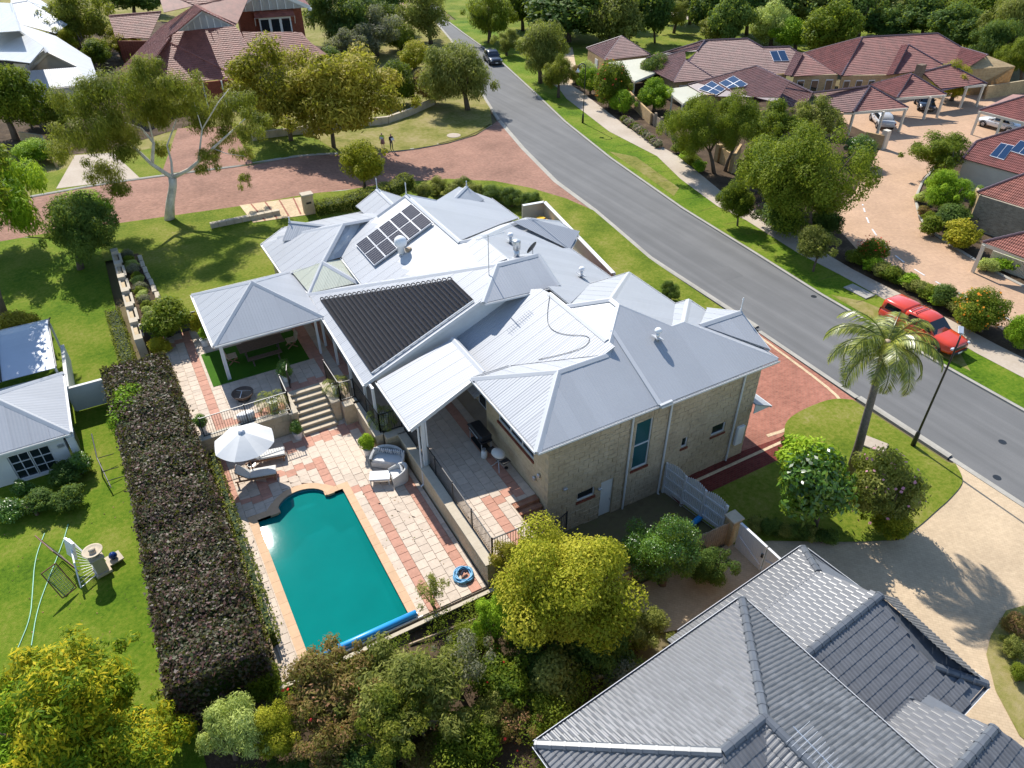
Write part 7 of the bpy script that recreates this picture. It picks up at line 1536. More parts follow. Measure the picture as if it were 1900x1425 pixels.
def pot(label, px, py, z, r, h, plant, sc_=1.0, fl=None):
    p = P(px, py, z); t = thing('potted_plant', label, 'potted plant', p, local=True); n = 24; b = B(); vs = []
    for (rr, zz) in ((r*.8, 0), (r, h*.9), (r*1.06, h), (r*.9, h), (r*.88, h*.85)): vs += [((rr*(1+.03*(k % 2)))*math.cos(2*math.pi*k/n), (rr*(1+.03*(k % 2)))*math.sin(2*math.pi*k/n), zz) for k in range(n)]
    fs = [(i*n+k, i*n+(k+1) % n, (i+1)*n+(k+1) % n, (i+1)*n+k) for i in range(4) for k in range(n)]+[tuple(range(n-1, -1, -1)), tuple(range(4*n, 5*n))]
    b.add(vs, fs).obj('pot', 'pot_white', t)
    if plant == 'palm':
        o = put('fronds', PPM, 'leaf_palm', t); o.location = (0, 0, h); o.scale = (sc_,)*3; o.rotation_euler = (0, 0, random.uniform(0, 6)); o2 = put('frond_stems', PSM, 'leaf_palm', t); o2.location = o.location; o2.scale = o.scale; o2.rotation_euler = o.rotation_euler
    else: o = put('foliage', crown('big', plant), 'leaf_glossy' if not fl else 'leaf_bright', t); o.location = (0, 0, h+.35*sc_); o.scale = (.42*sc_, .42*sc_, .5*sc_)
    return t
pot('potted palm in a fluted white pot left of the stairs behind the fence', 508, 757, TZ, .26, .5, 'palm', 1.0)
pot('potted palm in a fluted white pot right of the stairs', 626, 728, TZ, .26, .5, 'palm', .9)
pot('potted palm in a fluted white pot under the verandah roof', 712, 785, TZ, .26, .5, 'palm', 1.0)
pot('small leafy shrub in a white pot at the foot of the stairs', 554, 812, 0, .24, .42, 0, .9)
pot('leafy flowering shrub in a white pot beside the wicker sofa', 684, 842, 0, .24, .4, 1, 1.1, 'y')
pot('white pot with cordyline at the black fence corner', 382, 640, TZ, .24, .42, 2, 1.0, 'y')
pot('dark leafy shrub in a pot at the pool gate', 533, 706, TZ, .22, .4, 0, 1.2)
pot('small potted shrub at the left end of the terrace fence', 378, 800, TZ, .18, .35, 1, .9)
# ------------------------------------------------------------------ vehicles (x forward, y left)
def loft(b, rings):
    n = len(rings[0]); vs = [p for r_ in rings for p in r_]; fs = []
    for i in range(len(rings)-1):
        for k in range(n): fs.append((i*n+k, i*n+(k+1) % n, (i+1)*n+(k+1) % n, (i+1)*n+k))
    fs += [tuple(range(n-1, -1, -1)), tuple(range((len(rings)-1)*n, len(rings)*n))]; return b.add(vs, fs)
def ring(x, hw_, z0, z1, tw=.93, crown=.03, round_=.16):
    half = [(hw_*.86, z0), (hw_*.97, z0+.08), (hw_, z0+(z1-z0)*.42), (hw_*.985, z1-(z1-z0)*.22), (hw_*tw, z1-.03), (hw_*tw*.82, z1+crown*.6), (hw_*.4, z1+crown)]
    return [(x, -y, z) for y, z in half]+[(x, y, z) for y, z in half[::-1]]
def house_ring(x, wb, wt, z0, z1):
    half = [(wb, z0), (wb*.35+wt*.65, z0+(z1-z0)*.62), (wt, z1-.05), (wt*.86, z1), (wt*.4, z1+.02)]
    return [(x, -y, z) for y, z in half]+[(x, y, z) for y, z in half[::-1]]
def vehicle(label, loc, rz, paintm, body, cab, L_, W_, wr, axles, glass, ute=False, group=None, name='car', rear=False):
    t = thing(name, label, 'car' if not ute else 'pickup truck', loc, rz, group, local=True)
    b = B(); loft(b, [ring(*r_) for r_ in body]); b.obj('body', paintm, t, True)
    b = B(); loft(b, [house_ring(*r_) for r_ in cab]); cb = b.obj('cabin', paintm, t, True)
    for nm, quad in glass:
        q = [Vector(p) for p in quad]; n_ = newell(q); ctr = sum(q, Vector())/len(q)
        if n_.dot(ctr-Vector((ctr.x*.4, 0, .9))) < 0: q = q[::-1]; n_ = -n_
        B().add([p+n_*.014 for p in q]+[p-n_*.02 for p in q], [tuple(range(len(q)))]+[(i, len(q)+i, len(q)+(i+1) % len(q), (i+1) % len(q)) for i in range(len(q))]).obj(nm, 'car_glass', cb)
    for ax in axles:
        for sd in (-1, 1):
            b = B(); y = sd*(W_/2-.10); n = 20
            prof = [(wr*.62, -.10), (wr*.9, -.115), (wr, -.08), (wr, .08), (wr*.9, .115), (wr*.62, .10)]
            vs = [(ax+r_*math.cos(2*math.pi*k/n), y+w_, wr+r_*math.sin(2*math.pi*k/n)) for r_, w_ in prof for k in range(n)]
            fs = [(i*n+k, i*n+(k+1) % n, (i+1)*n+(k+1) % n, (i+1)*n+k) for i in range(5) for k in range(n)]; w_o = b.add(vs, fs).obj('wheel', 'tyre', t, True)
            b = B(); yy = y+sd*.085
            for k in range(5):
                a = 2*math.pi*k/5; b.bar((ax, yy, wr), (ax+wr*.6*math.cos(a), yy, wr+wr*.6*math.sin(a)), .035, .09)
            b.add([(ax+wr*.63*math.cos(2*math.pi*k/n), yy-sd*.04, wr+wr*.63*math.sin(2*math.pi*k/n)) for k in range(n)], [tuple(range(n)), tuple(range(n-1, -1, -1))]); b.obj('rim', 'grey_metal', w_o)
            pts = [(ax+(wr+.05)*math.cos(a), sd*(W_/2+.004), wr+.01+(wr+.05)*math.sin(a)) for a in np.linspace(-.25, math.pi+.25, 14)]; B().tube(pts, .035, 5).obj('wheel_arch', 'dark_plastic', t)
    for sd in (-1, 1):
        for x in (-1.05, -.3, .95): B().bar((x, sd*(W_/2-.003), .42), (x-.02, sd*(W_/2-.02), body[3][3]-.08), .012, .012).obj('panel_gap', 'black_metal', t)
        for x in (-.85, .15): B().cbox((x, sd*(W_/2), body[3][3]-.2), (.16, .03, .03), bev=.008).obj('door_handle', 'dark_plastic', t)
    f = body[-1]; xf = f[0]; zf = body[-2][3]
    for sd in (-1, 1):
        B().cbox((xf-.12, sd*W_*.36, zf-.12), (.16, .36, .15), rz=-sd*.35, bev=.03).obj('headlight', 'headlamp', t); B().cbox((body[0][0]+.03, sd*W_*.41, body[1][3]-.2), (.08, .2, .2 if not ute else .45), rz=sd*.2, bev=.02).obj('taillight', 'taillamp', t)
        B().cbox((cab[-2][0]+.05, sd*(W_/2+.06), cab[0][3]+.08), (.12, .2, .14), bev=.03).obj('wing_mirror', paintm, t)
    B().cbox((xf+.005, 0, zf-.2), (.06, W_*.5, .2), bev=.02).obj('grille', 'dark_plastic', t); B().cbox((xf+.02, 0, .42), (.08, W_*.8, .2), bev=.03).obj('bumper', 'dark_plastic' if ute else paintm, t)
    B().cbox((xf+.065, 0, .45), (.02, .37, .11)).obj('number_plate', 'number_plate', t); B().cbox((body[0][0]-.03, 0, .75), (.02, .37, .11)).obj('number_plate', 'number_plate', t)
    return t
ub = [(-2.66, .84, .5, 1.05), (-2.55, .91, .42, 1.10), (-1.6, .93, .36, 1.12), (-.5, .93, .32, 1.10), (.9, .93, .32, 1.10), (1.25, .93, .34, 1.10), (2.1, .92, .38, 1.05), (2.5, .86, .42, .98), (2.66, .70, .45, .86)]
uc = [(-.95, .86, .76, 1.08, 1.70), (-.8, .87, .74, 1.08, 1.78), (.1, .87, .72, 1.08, 1.80), (.55, .87, .71, 1.08, 1.74), (1.32, .86, .83, 1.06, 1.10)]
ug = [('windscreen', [(.66, -.66, 1.68), (.66, .66, 1.68), (1.26, .78, 1.14), (1.26, -.78, 1.14)])]
for sd in (-1, 1): ug += [('side_window', [(-.75, sd*.86, 1.15), (-.05, sd*.865, 1.15), (-.05, sd*.76, 1.66), (-.68, sd*.765, 1.62)]), ('side_window', [(.03, sd*.865, 1.15), (1.05, sd*.86, 1.15), (.58, sd*.75, 1.64), (.03, sd*.76, 1.66)])]
ute = vehicle('bright red ute with canopy parked on the verge across the road', (41.75, 21.0, -.97), math.radians(-91), 'paint_red', ub, uc, 5.3, 1.86, .37, (-1.55, 1.6), ug, ute=True)
b = B(); loft(b, [house_ring(*r_) for r_ in ((-2.6, .86, .74, 1.08, 1.66), (-2.45, .87, .76, 1.08, 1.76), (-1.1, .87, .76, 1.08, 1.77), (-1.0, .86, .75, 1.08, 1.72))]); cn_ = b.obj('canopy', 'paint_red', ute, True)
for sd in (-1, 1): B().add([(-2.35, sd*.872, 1.2), (-1.2, sd*.872, 1.2), (-1.25, sd*.80, 1.6), (-2.3, sd*.80, 1.6)], [(0, 1, 2, 3), (3, 2, 1, 0)]).obj('canopy_window', 'car_glass', cn_)
for x in (-.7, -.35): B().tube([(x, -.72, 1.87), (x, .72, 1.87)], .025, 6).tube([(x, -.66, 1.76), (x, -.66, 1.87)], .02, 6).tube([(x, .66, 1.76), (x, .66, 1.87)], .02, 6).obj('roof_rack', 'black_metal', ute)
sb = [(-2.3, .78, .5, .95), (-2.2, .9, .38, 1.02), (-1.3, .94, .32, 1.04), (0, .94, .3, 1.02), (1.0, .94, .32, 1.0), (1.7, .91, .36, .94), (2.15, .84, .4, .86), (2.3, .66, .45, .72)]
sg_ = [(-2.15, .8, .62, 1.0, 1.25), (-1.75, .86, .68, 1.0, 1.58), (-.6, .88, .72, 1.0, 1.68), (.25, .87, .7, 1.0, 1.60), (1.1, .84, .8, 1.0, 1.03)]
gl = [('windscreen', [(.36, -.62, 1.54), (.36, .62, 1.54), (1.02, .76, 1.06), (1.02, -.76, 1.06)]), ('rear_window', [(-1.84, -.58, 1.5), (-1.84, .58, 1.5), (-2.12, .72, 1.1), (-2.12, -.72, 1.1)])]
for sd in (-1, 1): gl += [('side_window', [(-1.6, sd*.865, 1.08), (-.35, sd*.87, 1.08), (-.35, sd*.76, 1.54), (-1.45, sd*.755, 1.5)]), ('side_window', [(-.27, sd*.87, 1.08), (.82, sd*.855, 1.08), (.28, sd*.75, 1.5), (-.27, sd*.76, 1.54)])]
def rdir(a, b): d = P(*b, -1)-P(*a, -1); return math.atan2(d.y, d.x)
p = P(914, 116, -1); vehicle('dark blue hatchback car driving down the road', (p.x, p.y, -1), rdir((903, 91), (990, 168)), 'paint_navy', sb, sg_, 4.6, 1.88, .35, (-1.4, 1.4), gl)
cb = [(-2.3, .78, .5, .9), (-2.2, .88, .38, .95), (-1.3, .9, .32, .95), (0, .9, .3, .92), (1.0, .9, .32, .9), (1.7, .88, .36, .84), (2.15, .82, .4, .76), (2.3, .66, .45, .64)]
cg = [(-1.75, .8, .74, .93, .95), (-1.1, .84, .64, .92, 1.36), (-.3, .85, .66, .92, 1.42), (.25, .84, .65, .92, 1.37), (1.1, .82, .76, .9, .93)]
gc2 = [('windscreen', [(.36, -.58, 1.31), (.36, .58, 1.31), (1.02, .72, .96), (1.02, -.72, .96)]), ('rear_window', [(-1.16, -.56, 1.3), (-1.16, .56, 1.3), (-1.68, .68, .98), (-1.68, -.68, .98)])]
for sd in (-1, 1): gc2 += [('side_window', [(-1.3, sd*.83, .99), (.85, sd*.83, .98), (.2, sd*.7, 1.3), (-.95, sd*.7, 1.3)])]
p = P(1634, 232, -1); vehicle('silver sedan parked under the red tiled carport', (p.x, p.y, -.95), rdir((1634, 232), (1612, 205)), 'paint_silver', cb, cg, 4.6, 1.8, .33, (-1.4, 1.4), gc2)
p = P(1713, 200, -1); vehicle('dark car with chrome nose under the second carport', (p.x, p.y, -.95), rdir((1700, 175), (1713, 200)), 'paint_navy', cb, cg, 4.6, 1.8, .33, (-1.4, 1.4), gc2)
p = P(1852, 240, -1); vehicle('white car with dark windscreen at the right edge carport', (p.x, p.y, -.95), rdir((1885, 246), (1832, 232)), 'paint_white', cb, cg, 4.6, 1.8, .33, (-1.4, 1.4), gc2)
p = P(1885, 222, -1); vehicle('pale car behind the white car at the right edge', (p.x, p.y, -.95), rdir((1900, 226), (1870, 218)), 'paint_silver', cb, cg, 4.6, 1.8, .33, (-1.4, 1.4), gc2)
# ------------------------------------------------------------------ street lamps, covers
def lamp(label, px, py, h, arm, rz, led):
    p = PG(px, py); t = thing('street_lamp', label, 'street lamp', p, rz, local=True)
    B().lathe([(.13, -.1), (.11, .9), (.075, 1.0), (.06, 1.1)], (0, 0, 0), 12).obj('base', 'black_metal', t, True)
    if led:
        B().tube([(0, 0, 1.0), (0, 0, h-.5), (.05, 0, h-.15), (.3, 0, h)], [.06, .045, .04, .035], 8).obj('pole', 'black_metal', t, True); B().cbox((.55, 0, h+.02), (.6, .24, .07), ry=-.1, bev=.02).obj('lantern', 'grey_metal', t)
    else:
        pts = [(0, 0, 1.0), (0, 0, h-.5)]+[(arm/2-arm/2*math.cos(a), 0, h-.5+.5*math.sin(a)) for a in np.linspace(.3, math.pi*.95, 8)]; B().tube(pts, .05, 8).obj('pole', 'black_metal', t, True); B().lathe([(.04, .0), (.07, -.12), (.26, -.38), (.24, -.4)], (arm, 0, h-.45), 14).obj('lantern', 'grey_metal', t, True)
lamp('tall black street lamp on the front lawn kerb beside the palm', 1693, 828, 6.9, .6, math.radians(35), True)
lamp('black swan-neck street lamp on the grass beside the footpath', 1081, 229, 6.4, .9, math.radians(170), False)
p = PG(842, 253); tag(B().lathe([(.75, 0), (.75, .03), (.5, .04)], (p.x, p.y, p.z+.09), 24).obj('manhole_cover', 'footpath'), 'round pale manhole cover in the grass by the lane corner', 'manhole cover')
p = P(1594, 541, -.93); tag(B().cbox((p.x, p.y, -.9), (1.0, 1.9, .06), rz=.02, bev=.015).obj('service_pit_lid', 'kerb'), 'rectangular concrete service pit lid on the verge beside the ute', 'pit lid')
p = P(1622, 826, -.93); tag(B().cbox((p.x, p.y, -.88), (.9, 1.2, .1), rz=.4, bev=.02).obj('water_meter_slab', 'footpath'), 'small pale concrete slab in the lawn behind the palm', 'slab')
for k, (px, py) in enumerate(((1510, 550), (1850, 886), (1860, 820))): p = P(px, py, -.995); tag(B().lathe([(.2, 0), (.2, .006)], (p.x, p.y, -.998), 14).obj('valve_cover', 'black_metal'), ('small dark valve cover in the road near the ute', 'small dark valve cover in the road at the tan driveway', 'small dark valve cover on the road right of the lamp')[k], 'valve cover')
# ------------------------------------------------------------------ fences and gates by the side yard
pf = thing('picket_fence', 'tall white picket fence with scalloped top between side yard and front lawn', 'fence', (19.2, 17, -1)); n = 34
for k in range(n):
    f = k/(n-1); x = 18.85+.55*f; y = 18.35-3.5*f; h = .85+.18*abs(math.sin(f*3*math.pi))-.1; b = B(); b.add([(x-.012, y-.045, -1.1), (x-.012, y+.045, -1.1), (x-.012, y+.045, h), (x-.012, y, h+.08), (x-.012, y-.045, h), (x+.012, y-.045, -1.1), (x+.012, y+.045, -1.1), (x+.012, y+.045, h), (x+.012, y, h+.08), (x+.012, y-.045, h)], [(4, 3, 2, 1, 0), (5, 6, 7, 8, 9), (0, 1, 6, 5), (1, 2, 7, 6), (2, 3, 8, 7), (3, 4, 9, 8), (4, 0, 5, 9)]); b.obj('picket', 'white_paint', pf)
for z in (-.7, -.05, .5): B().bar((18.8, 18.35, z), (19.35, 14.85, z), .05, .1).obj('rail', 'white_paint', pf)
for f in (0, .33, .66, 1): B().box((18.75+.55*f, 18.3-3.5*f, -1.2), (18.85+.55*f, 18.4-3.5*f, .85)).obj('post', 'white_paint', pf)
bp = thing('brick_pier', 'tan brick gate pier with flat cap beside the white gates', 'pier', (19.4, 14.3, -1)); B().box((19.1, 14.1, -1.2), (19.6, 14.6, .55)).obj('shaft', 'tan_brick_wall', bp); B().box((19.04, 14.04, .55), (19.66, 14.66, .63)).obj('cap', 'pot_stone', bp)
tf = thing('paling_fence', 'brown timber paling fence running behind the dark shrub', 'fence', (17, 14.2, -1))
for k in range(52):
    x = 19.05-k*.125; y = 14.35+.006*k; B().box((x-.055, y-.012, -1.2), (x+.055, y+.012, .35+random.uniform(-.02, .02))).obj('paling', 'timber_weathered', tf)
for z in (-.6, .15): B().box((12.6, 14.42, z-.04), (19.05, 14.5, z+.04)).obj('rail', 'timber_weathered', tf)
for k in range(2):
    wg = thing('driveway_gate', ('white boarded gate leaf with diagonal brace next to the brick pier', 'second white boarded gate leaf half hidden by the dark roof')[k], 'gate', (19.35, 13.9-k*1.65, -1)); y0 = 13.95-k*1.62; y1 = y0-1.55
    for j in range(14): y = y0-(j+.5)*1.55/14; B().box((19.33, y-.05, -.95), (19.36, y+.05, .55-.18*math.sin(j/13*math.pi/2 if k == 0 else (13-j)/13*math.pi/2)*0)).obj('board', 'white_paint', wg)
    B().box((19.29, y1, .5), (19.41, y0, .6)).obj('top_rail', 'white_paint', wg); B().box((19.37, y1, -.9), (19.42, y0, -.8)).obj('bottom_rail', 'white_paint', wg); B().bar((19.31, y0-.08, -.15), (19.31, y1+.08, -.15-(.5 if k == 0 else -.5)), .04, .08).obj('brace', 'white_paint', wg)
    if k == 0: B().cbox((19.28, y1+.05, .0), (.06, .1, .2)).obj('latch', 'black_metal', wg)
# open strip of garden rail behind the pool fence
tag(B().tube([P(760, 1196, -.2), P(880, 1150, -.1), P(962, 1132, 0)], .05, 6).obj('timber_rail', 'timber_weathered'), 'long pale timber rail lying over the shrubs below the pool fence', 'rail')
cp = P(1310, 972, -1.1); tag(B().tube([(cp.x-.7, cp.y+.2, -.95), (cp.x+.5, cp.y+.5, -.95)], .14, 10).obj('rolled_cover', 'blue_plastic'), 'rolled blue cover lying in the shaded side yard', 'roll')
for k, (px, py) in enumerate(((1112, 1250), (806, 1370), (1098, 1240))[:2]): p = P(px, py, -.4); t = thing('stone_pot', ('round weathered pot among the shrubs near the dark roof', 'round weathered pot in the bottom garden shrubs')[k], 'pot', p, local=True); B().lathe([(.22, 0), (.36, .35), (.4, .5), (.37, .52), (.32, .46), (.3, .3)], (0, 0, 0), 18).obj('bowl', 'pot_stone', t, True); B().lathe([(.31, .38), (.05, .42)], (0, 0, 0), 12).obj('soil', 'mulch', t)
# ------------------------------------------------------------------ pool furniture
um = thing('garden_umbrella', 'large open white canvas umbrella beside the pool loungers', 'umbrella', (1.5, 28.3, 0), local=False)
uc_ = P(451, 812, 2.35); R0 = 1.4; n = 8; vs = [(uc_.x, uc_.y, 2.72)]; fs = []; m = 6
for j in range(1, m+1):
    for k in range(n*4):
        a = 2*math.pi*k/(n*4)+.25; ph_ = abs(((k % 4)/4)-.0); sc_ = 1-.055*math.sin(math.pi*(k % 4)/4)*(j/m); r_ = R0*j/m*sc_; z = 2.72-.62*(j/m)**1.15-.05*math.sin(math.pi*(k % 4)/4)*(j/m); vs.append((uc_.x+r_*math.cos(a), uc_.y+r_*math.sin(a), z))
N4 = n*4
fs = [(0, 1+k, 1+(k+1) % N4) for k in range(N4)]+[(1+(j-1)*N4+k, 1+j*N4+k, 1+j*N4+(k+1) % N4, 1+(j-1)*N4+(k+1) % N4) for j in range(1, m) for k in range(N4)]
mo('canopy', vs, fs, 'fabric_canvas', um)
B().lathe([(.17, 0), (.1, .07), (.03, .1)], (uc_.x, uc_.y, 2.70), 10).obj('vent_cap', 'grey_metal', um); B().tube([(uc_.x, uc_.y, 0), (uc_.x, uc_.y, 2.7)], .028, 8).obj('pole', 'timber_teak', um); B().lathe([(.3, 0), (.3, .08), (.06, .12), (.05, .3)], (uc_.x, uc_.y, 0), 16).obj('base', 'black_metal', um)
rb = B()
for k in range(n): a = 2*math.pi*k/n+.25; rb.bar((uc_.x, uc_.y, 2.66), (uc_.x+R0*.98*math.cos(a), uc_.y+R0*.98*math.sin(a), 2.06), .02, .03)
rb.obj('ribs', 'timber_teak', um)
def lounger(label, c, rz):
    t = thing('sun_lounger', label, 'sun lounger', c, rz, 'teak sun loungers by the pool', local=True)
    B().cbox((0, .31, .28), (1.9, .05, .08)).obj('side_rail', 'timber_teak', t); B().cbox((0, -.31, .28), (1.9, .05, .08)).obj('side_rail', 'timber_teak', t)
    for x in (-.85, .85):
        for y in (-.31, .31): B().box((x-.035, y-.03, 0), (x+.035, y+.03, .28)).obj('leg', 'timber_teak', t)
    for k in range(9): B().box((-.2+k*.13, -.29, .29), (-.1+k*.13, .29, .315)).obj('slat', 'timber_teak', t)
    B().cbox((.35, 0, .37), (1.2, .6, .1), bev=.03).obj('seat_cushion', 'cushion_grey', t); B().cbox((-.55, 0, .60), (.75, .6, .1), ry=.75, bev=.03).obj('back_cushion', 'cushion_grey', t); B().cbox((-.58, 0, .55), (.75, .58, .04), ry=.75).obj('backrest', 'timber_teak', t)
c = P(475, 880, .3); lounger('nearer teak sun lounger with raised grey back by the pool end', (c.x, c.y, .02), math.radians(-14)); c = P(492, 846, .3); lounger('further teak sun lounger half under the white umbrella', (c.x, c.y, .02), math.radians(-12))
c = P(469, 868, .2); t = thing('side_table', 'small dark side table between the two loungers', 'side table', (c.x, c.y, 0), local=True); B().lathe([(.2, .4), (.2, .43)], (0, 0, 0), 14).obj('top', 'dark_plastic', t); B().lathe([(.14, 0), (.03, .03), (.03, .4)], (0, 0, 0), 10).obj('leg', 'dark_plastic', t)
def wicker(name, label, c, rz, w_, cat):
    t = thing(name, label, cat, c, rz, local=True); hw2 = w_/2; b = B()      # local: back at -y, seat front at +y
    out = []; inn = []
    for k in range(25):
        f = k/24; a = math.pi*f; x = -hw2*math.cos(a); e = math.sin(a)**.55; y = .42-.85*e; out.append((x, y, e)); inn.append((x*.86, .42-.70*e if True else 0, e))
    vs = []
    for (x, y, e), (xi, yi, _e) in zip(out, inn):
        zt = .56+.34*e; vs += [(x*.94, y+.03, 0), (x, y, zt-.06), (x*.97, y+.04, zt), (xi*.98, yi, zt-.02), (xi, yi, .3)]
    fs = [(i*5+k, (i+1)*5+k, (i+1)*5+k+1, i*5+k+1) for i in range(24) for k in range(4)]
    b.add(vs, fs+[tuple(reversed(f)) for f in fs]).obj('shell', 'wicker', t)
    pl_ = [(x*.9, min(y+.06, .40)) for x, y, e in out]; B().prism(pl_, .02, .32).obj('base', 'wicker', t)
    B().prism([(x*.82, max(-.26, min(y+.12, .38))) for x, y, e in out], .325, .46).obj('seat_cushion', 'cushion_white', t); return t
c = P(722, 852, .3); sofa = wicker('wicker_sofa', 'white wicker sofa with striped cushions against the terrace wall', (c.x, c.y, .02), math.radians(140), 1.75, 'sofa')
SD = math.radians(140)
for k in range(7):
    lx = -.62+k*.2; o = Vector((lx*math.cos(SD)-(-.16)*math.sin(SD), lx*math.sin(SD)+(-.16)*math.cos(SD), 0)); b = B(); b.cbox((0, 0, 0), (.4, .12, .38), rx=-.35, bev=.05); cu = b.obj('cushion', 'cushion_stripe'); cu.location = (c.x+o.x, c.y+o.y, .70); cu.rotation_euler = (0, 0, SD+.35*(-1)**k*.5)
    tag(cu, 'striped navy and white cushion on the wicker sofa', 'cushion', 'striped cushions on the wicker sofa')
c = P(742, 884, .25); wicker('wicker_armchair', 'white wicker armchair beside the low table on the pool deck', (c.x, c.y, .02), math.radians(85), .82, 'armchair')
for k in range(3): b = B(); b.cbox((0, 0, 0), (.36, .1, .34), rx=-.3, bev=.04); cu = b.obj('cushion', 'cushion_stripe'); a = math.radians(85); lx = -.12+k*.12; cu.location = (c.x+lx*math.cos(a)+.14*math.sin(a), c.y+lx*math.sin(a)-.14*math.cos(a), .66); cu.rotation_euler = (0, 0, a+.2*(k-1)); tag(cu, 'striped cushion on the wicker armchair', 'cushion', 'striped cushions on the wicker armchair')
c = P(705, 884, .35); t = thing('coffee_table', 'low white wicker coffee table with glass top on the pool deck', 'coffee table', (c.x, c.y, .02), math.radians(-25), local=True); B().cbox((0, 0, .4), (.98, .62, .04), bev=.01).obj('top', 'cushion_white', t); B().cbox((0, 0, .33), (.92, .56, .1)).obj('apron', 'wicker', t)
for x in (-.43, .43):
    for y in (-.26, .26): B().box((x-.025, y-.025, 0), (x+.025, y+.025, .3)).obj('leg', 'wicker', t)
hc = P(860, 1068, .02); pts = []
for k in range(220): a = k*.26; r_ = .36+.1*math.sin(k*.7)*.35+.04*math.sin(k*.13); pts.append((hc.x+r_*math.cos(a)+.04*math.sin(k*.05), hc.y+r_*math.sin(a), .04+.10*(k/220)+.02*math.sin(k*.9)))
t = thing('pool_hose', 'coiled pale blue pool vacuum hose on the deck near the wall', 'hose', (hc.x, hc.y, 0)); B().tube(pts, .028, 6).obj('coil', 'hose_blue', t, True); B().tube([(hc.x-.1, hc.y, .1), (hc.x+.05, hc.y+.1, .18), (hc.x+.15, hc.y+.05, .1)], .05, 8).obj('end_fitting', 'cloth_navy', t)
# terrace things
c = P(892, 828, TZ); t = thing('barbecue', 'large black gas barbecue with folded hood on the shaded terrace', 'barbecue', (c.x, c.y, TZ), math.radians(-90), local=True)
B().cbox((0, 0, .98), (1.3, .62, .3), bev=.06).obj('hood', 'dark_plastic', t); B().cbox((0, 0, .78), (1.35, .6, .1)).obj('burner_box', 'dark_plastic', t); B().cbox((-.75, 0, .84), (.3, .5, .03)).obj('side_shelf', 'black_metal', t)
for x in (-.6, .6):
    for y in (-.25, .25): B().tube([(x, y, 0), (x, y, .78)], .025, 8).obj('leg', 'grey_metal', t)
B().cbox((0, 0, .2), (1.2, .5, .03)).obj('shelf', 'black_metal', t); B().tube([(-.45, -.36, 1.0), (.45, -.36, 1.0)], .02, 6).obj('handle', 'grey_metal', t)
c = P(902, 842, TZ+.2); t = thing('gas_bottle', 'pale green gas bottle under the barbecue', 'gas bottle', (c.x-.1, c.y, TZ), local=True); B().lathe([(.1, 0), (.15, .05), (.15, .38), (.08, .46), (.03, .48), (.03, .54)], (0, 0, 0), 16).obj('cylinder', 'leaf_pale' if False else 'pot_white', t, True); B().lathe([(.09, .46), (.09, .56)], (0, 0, 0), 12).obj('collar', 'grey_metal', t)
c = P(925, 868, TZ); t = thing('barbecue', 'small portable barbecue with pale lid on a wheeled stand', 'barbecue', (c.x, c.y, TZ), math.radians(-80), local=True)
B().lathe([(.3, 0), (.34, .06), (.3, .16), (.18, .22), (.02, .24)], (0, 0, .82), 16, 1.15, .85).obj('lid', 'cushion_grey', t, True); B().lathe([(.2, .0), (.32, .14)], (0, 0, .68), 16, 1.15, .85).obj('bowl', 'dark_plastic', t, True)
for sd in (-1, 1): B().cbox((sd*.52, 0, .78), (.3, .4, .03)).obj('side_shelf', 'dark_plastic', t); B().tube([(sd*.3, -.2, 0), (-sd*.2, .15, .7)], .02, 6).obj('leg', 'grey_metal', t); B().tube([(sd*.3, .2, 0), (-sd*.2, -.15, .7)], .02, 6).obj('leg', 'grey_metal', t); B().lathe([(.09, -.02), (.09, .02)], (sd*.3, .22, .09), 12).obj('wheel', 'tyre', t)
c = P(453, 740, TZ); t = thing('fire_pit', 'round rusty steel fire bowl on the terrace by the stairs', 'fire pit', (c.x, c.y, TZ), local=True); B().lathe([(.3, .1), (.5, .28), (.56, .42), (.54, .43), (.46, .3), (.25, .18)], (0, 0, 0), 24).obj('bowl', 'timber_dark', t, True); B().lathe([(.34, 0), (.3, .12)], (0, 0, 0), 16).obj('stand', 'black_metal', t); B().lathe([(.45, .29), (.05, .3)], (0, 0, 0), 18).obj('ash', 'brown_brick_wall', t)
for a in (0, 2.1, 4.2): B().bar((0, 0, .52), (.42*math.cos(a), .42*math.sin(a), .4), .03, .02).obj('grate_bar', 'grey_metal', t)
c = P(458, 778, TZ); t = thing('garden_stool', 'white round stone seat behind the terrace fence', 'seat', (c.x, c.y, TZ), local=True); B().lathe([(.2, 0), (.26, .06), (.26, .4), (.2, .44)], (0, 0, 0), 18, 1.7, .8).obj('block', 'pot_white', t, True)
t = thing('dining_table', 'dark timber outdoor dining table under the gazebo', 'table', (4.3, 36.5, TZ+.02), 0.02, local=True); 
for k in range(7): B().box((-1.25, -.48+k*.14, .72), (1.25, -.355+k*.14, .76)).obj('plank', 'timber_dark', t)
for x in (-.9, .9): B().bar((x, -.35, 0), (x, .35, .7), .09, .06).bar((x, .35, 0), (x, -.35, .7), .09, .06).obj('trestle', 'timber_dark', t)
for k, y in enumerate((-.85, .85)): t = thing('bench', ('dark timber bench on the near side of the dining table', 'dark timber bench on the far side of the dining table')[k], 'bench', (4.3, 36.5+y, TZ+.02), local=True); B().box((-.9, -.17, .41), (.9, .17, .46)).obj('seat', 'timber_dark', t); [B().bar((x, -.15, 0), (x, .15, .41), .07, .05).bar((x, .15, 0), (x, -.15, .41), .07, .05).obj('leg', 'timber_dark', t) for x in (-.7, .7)]
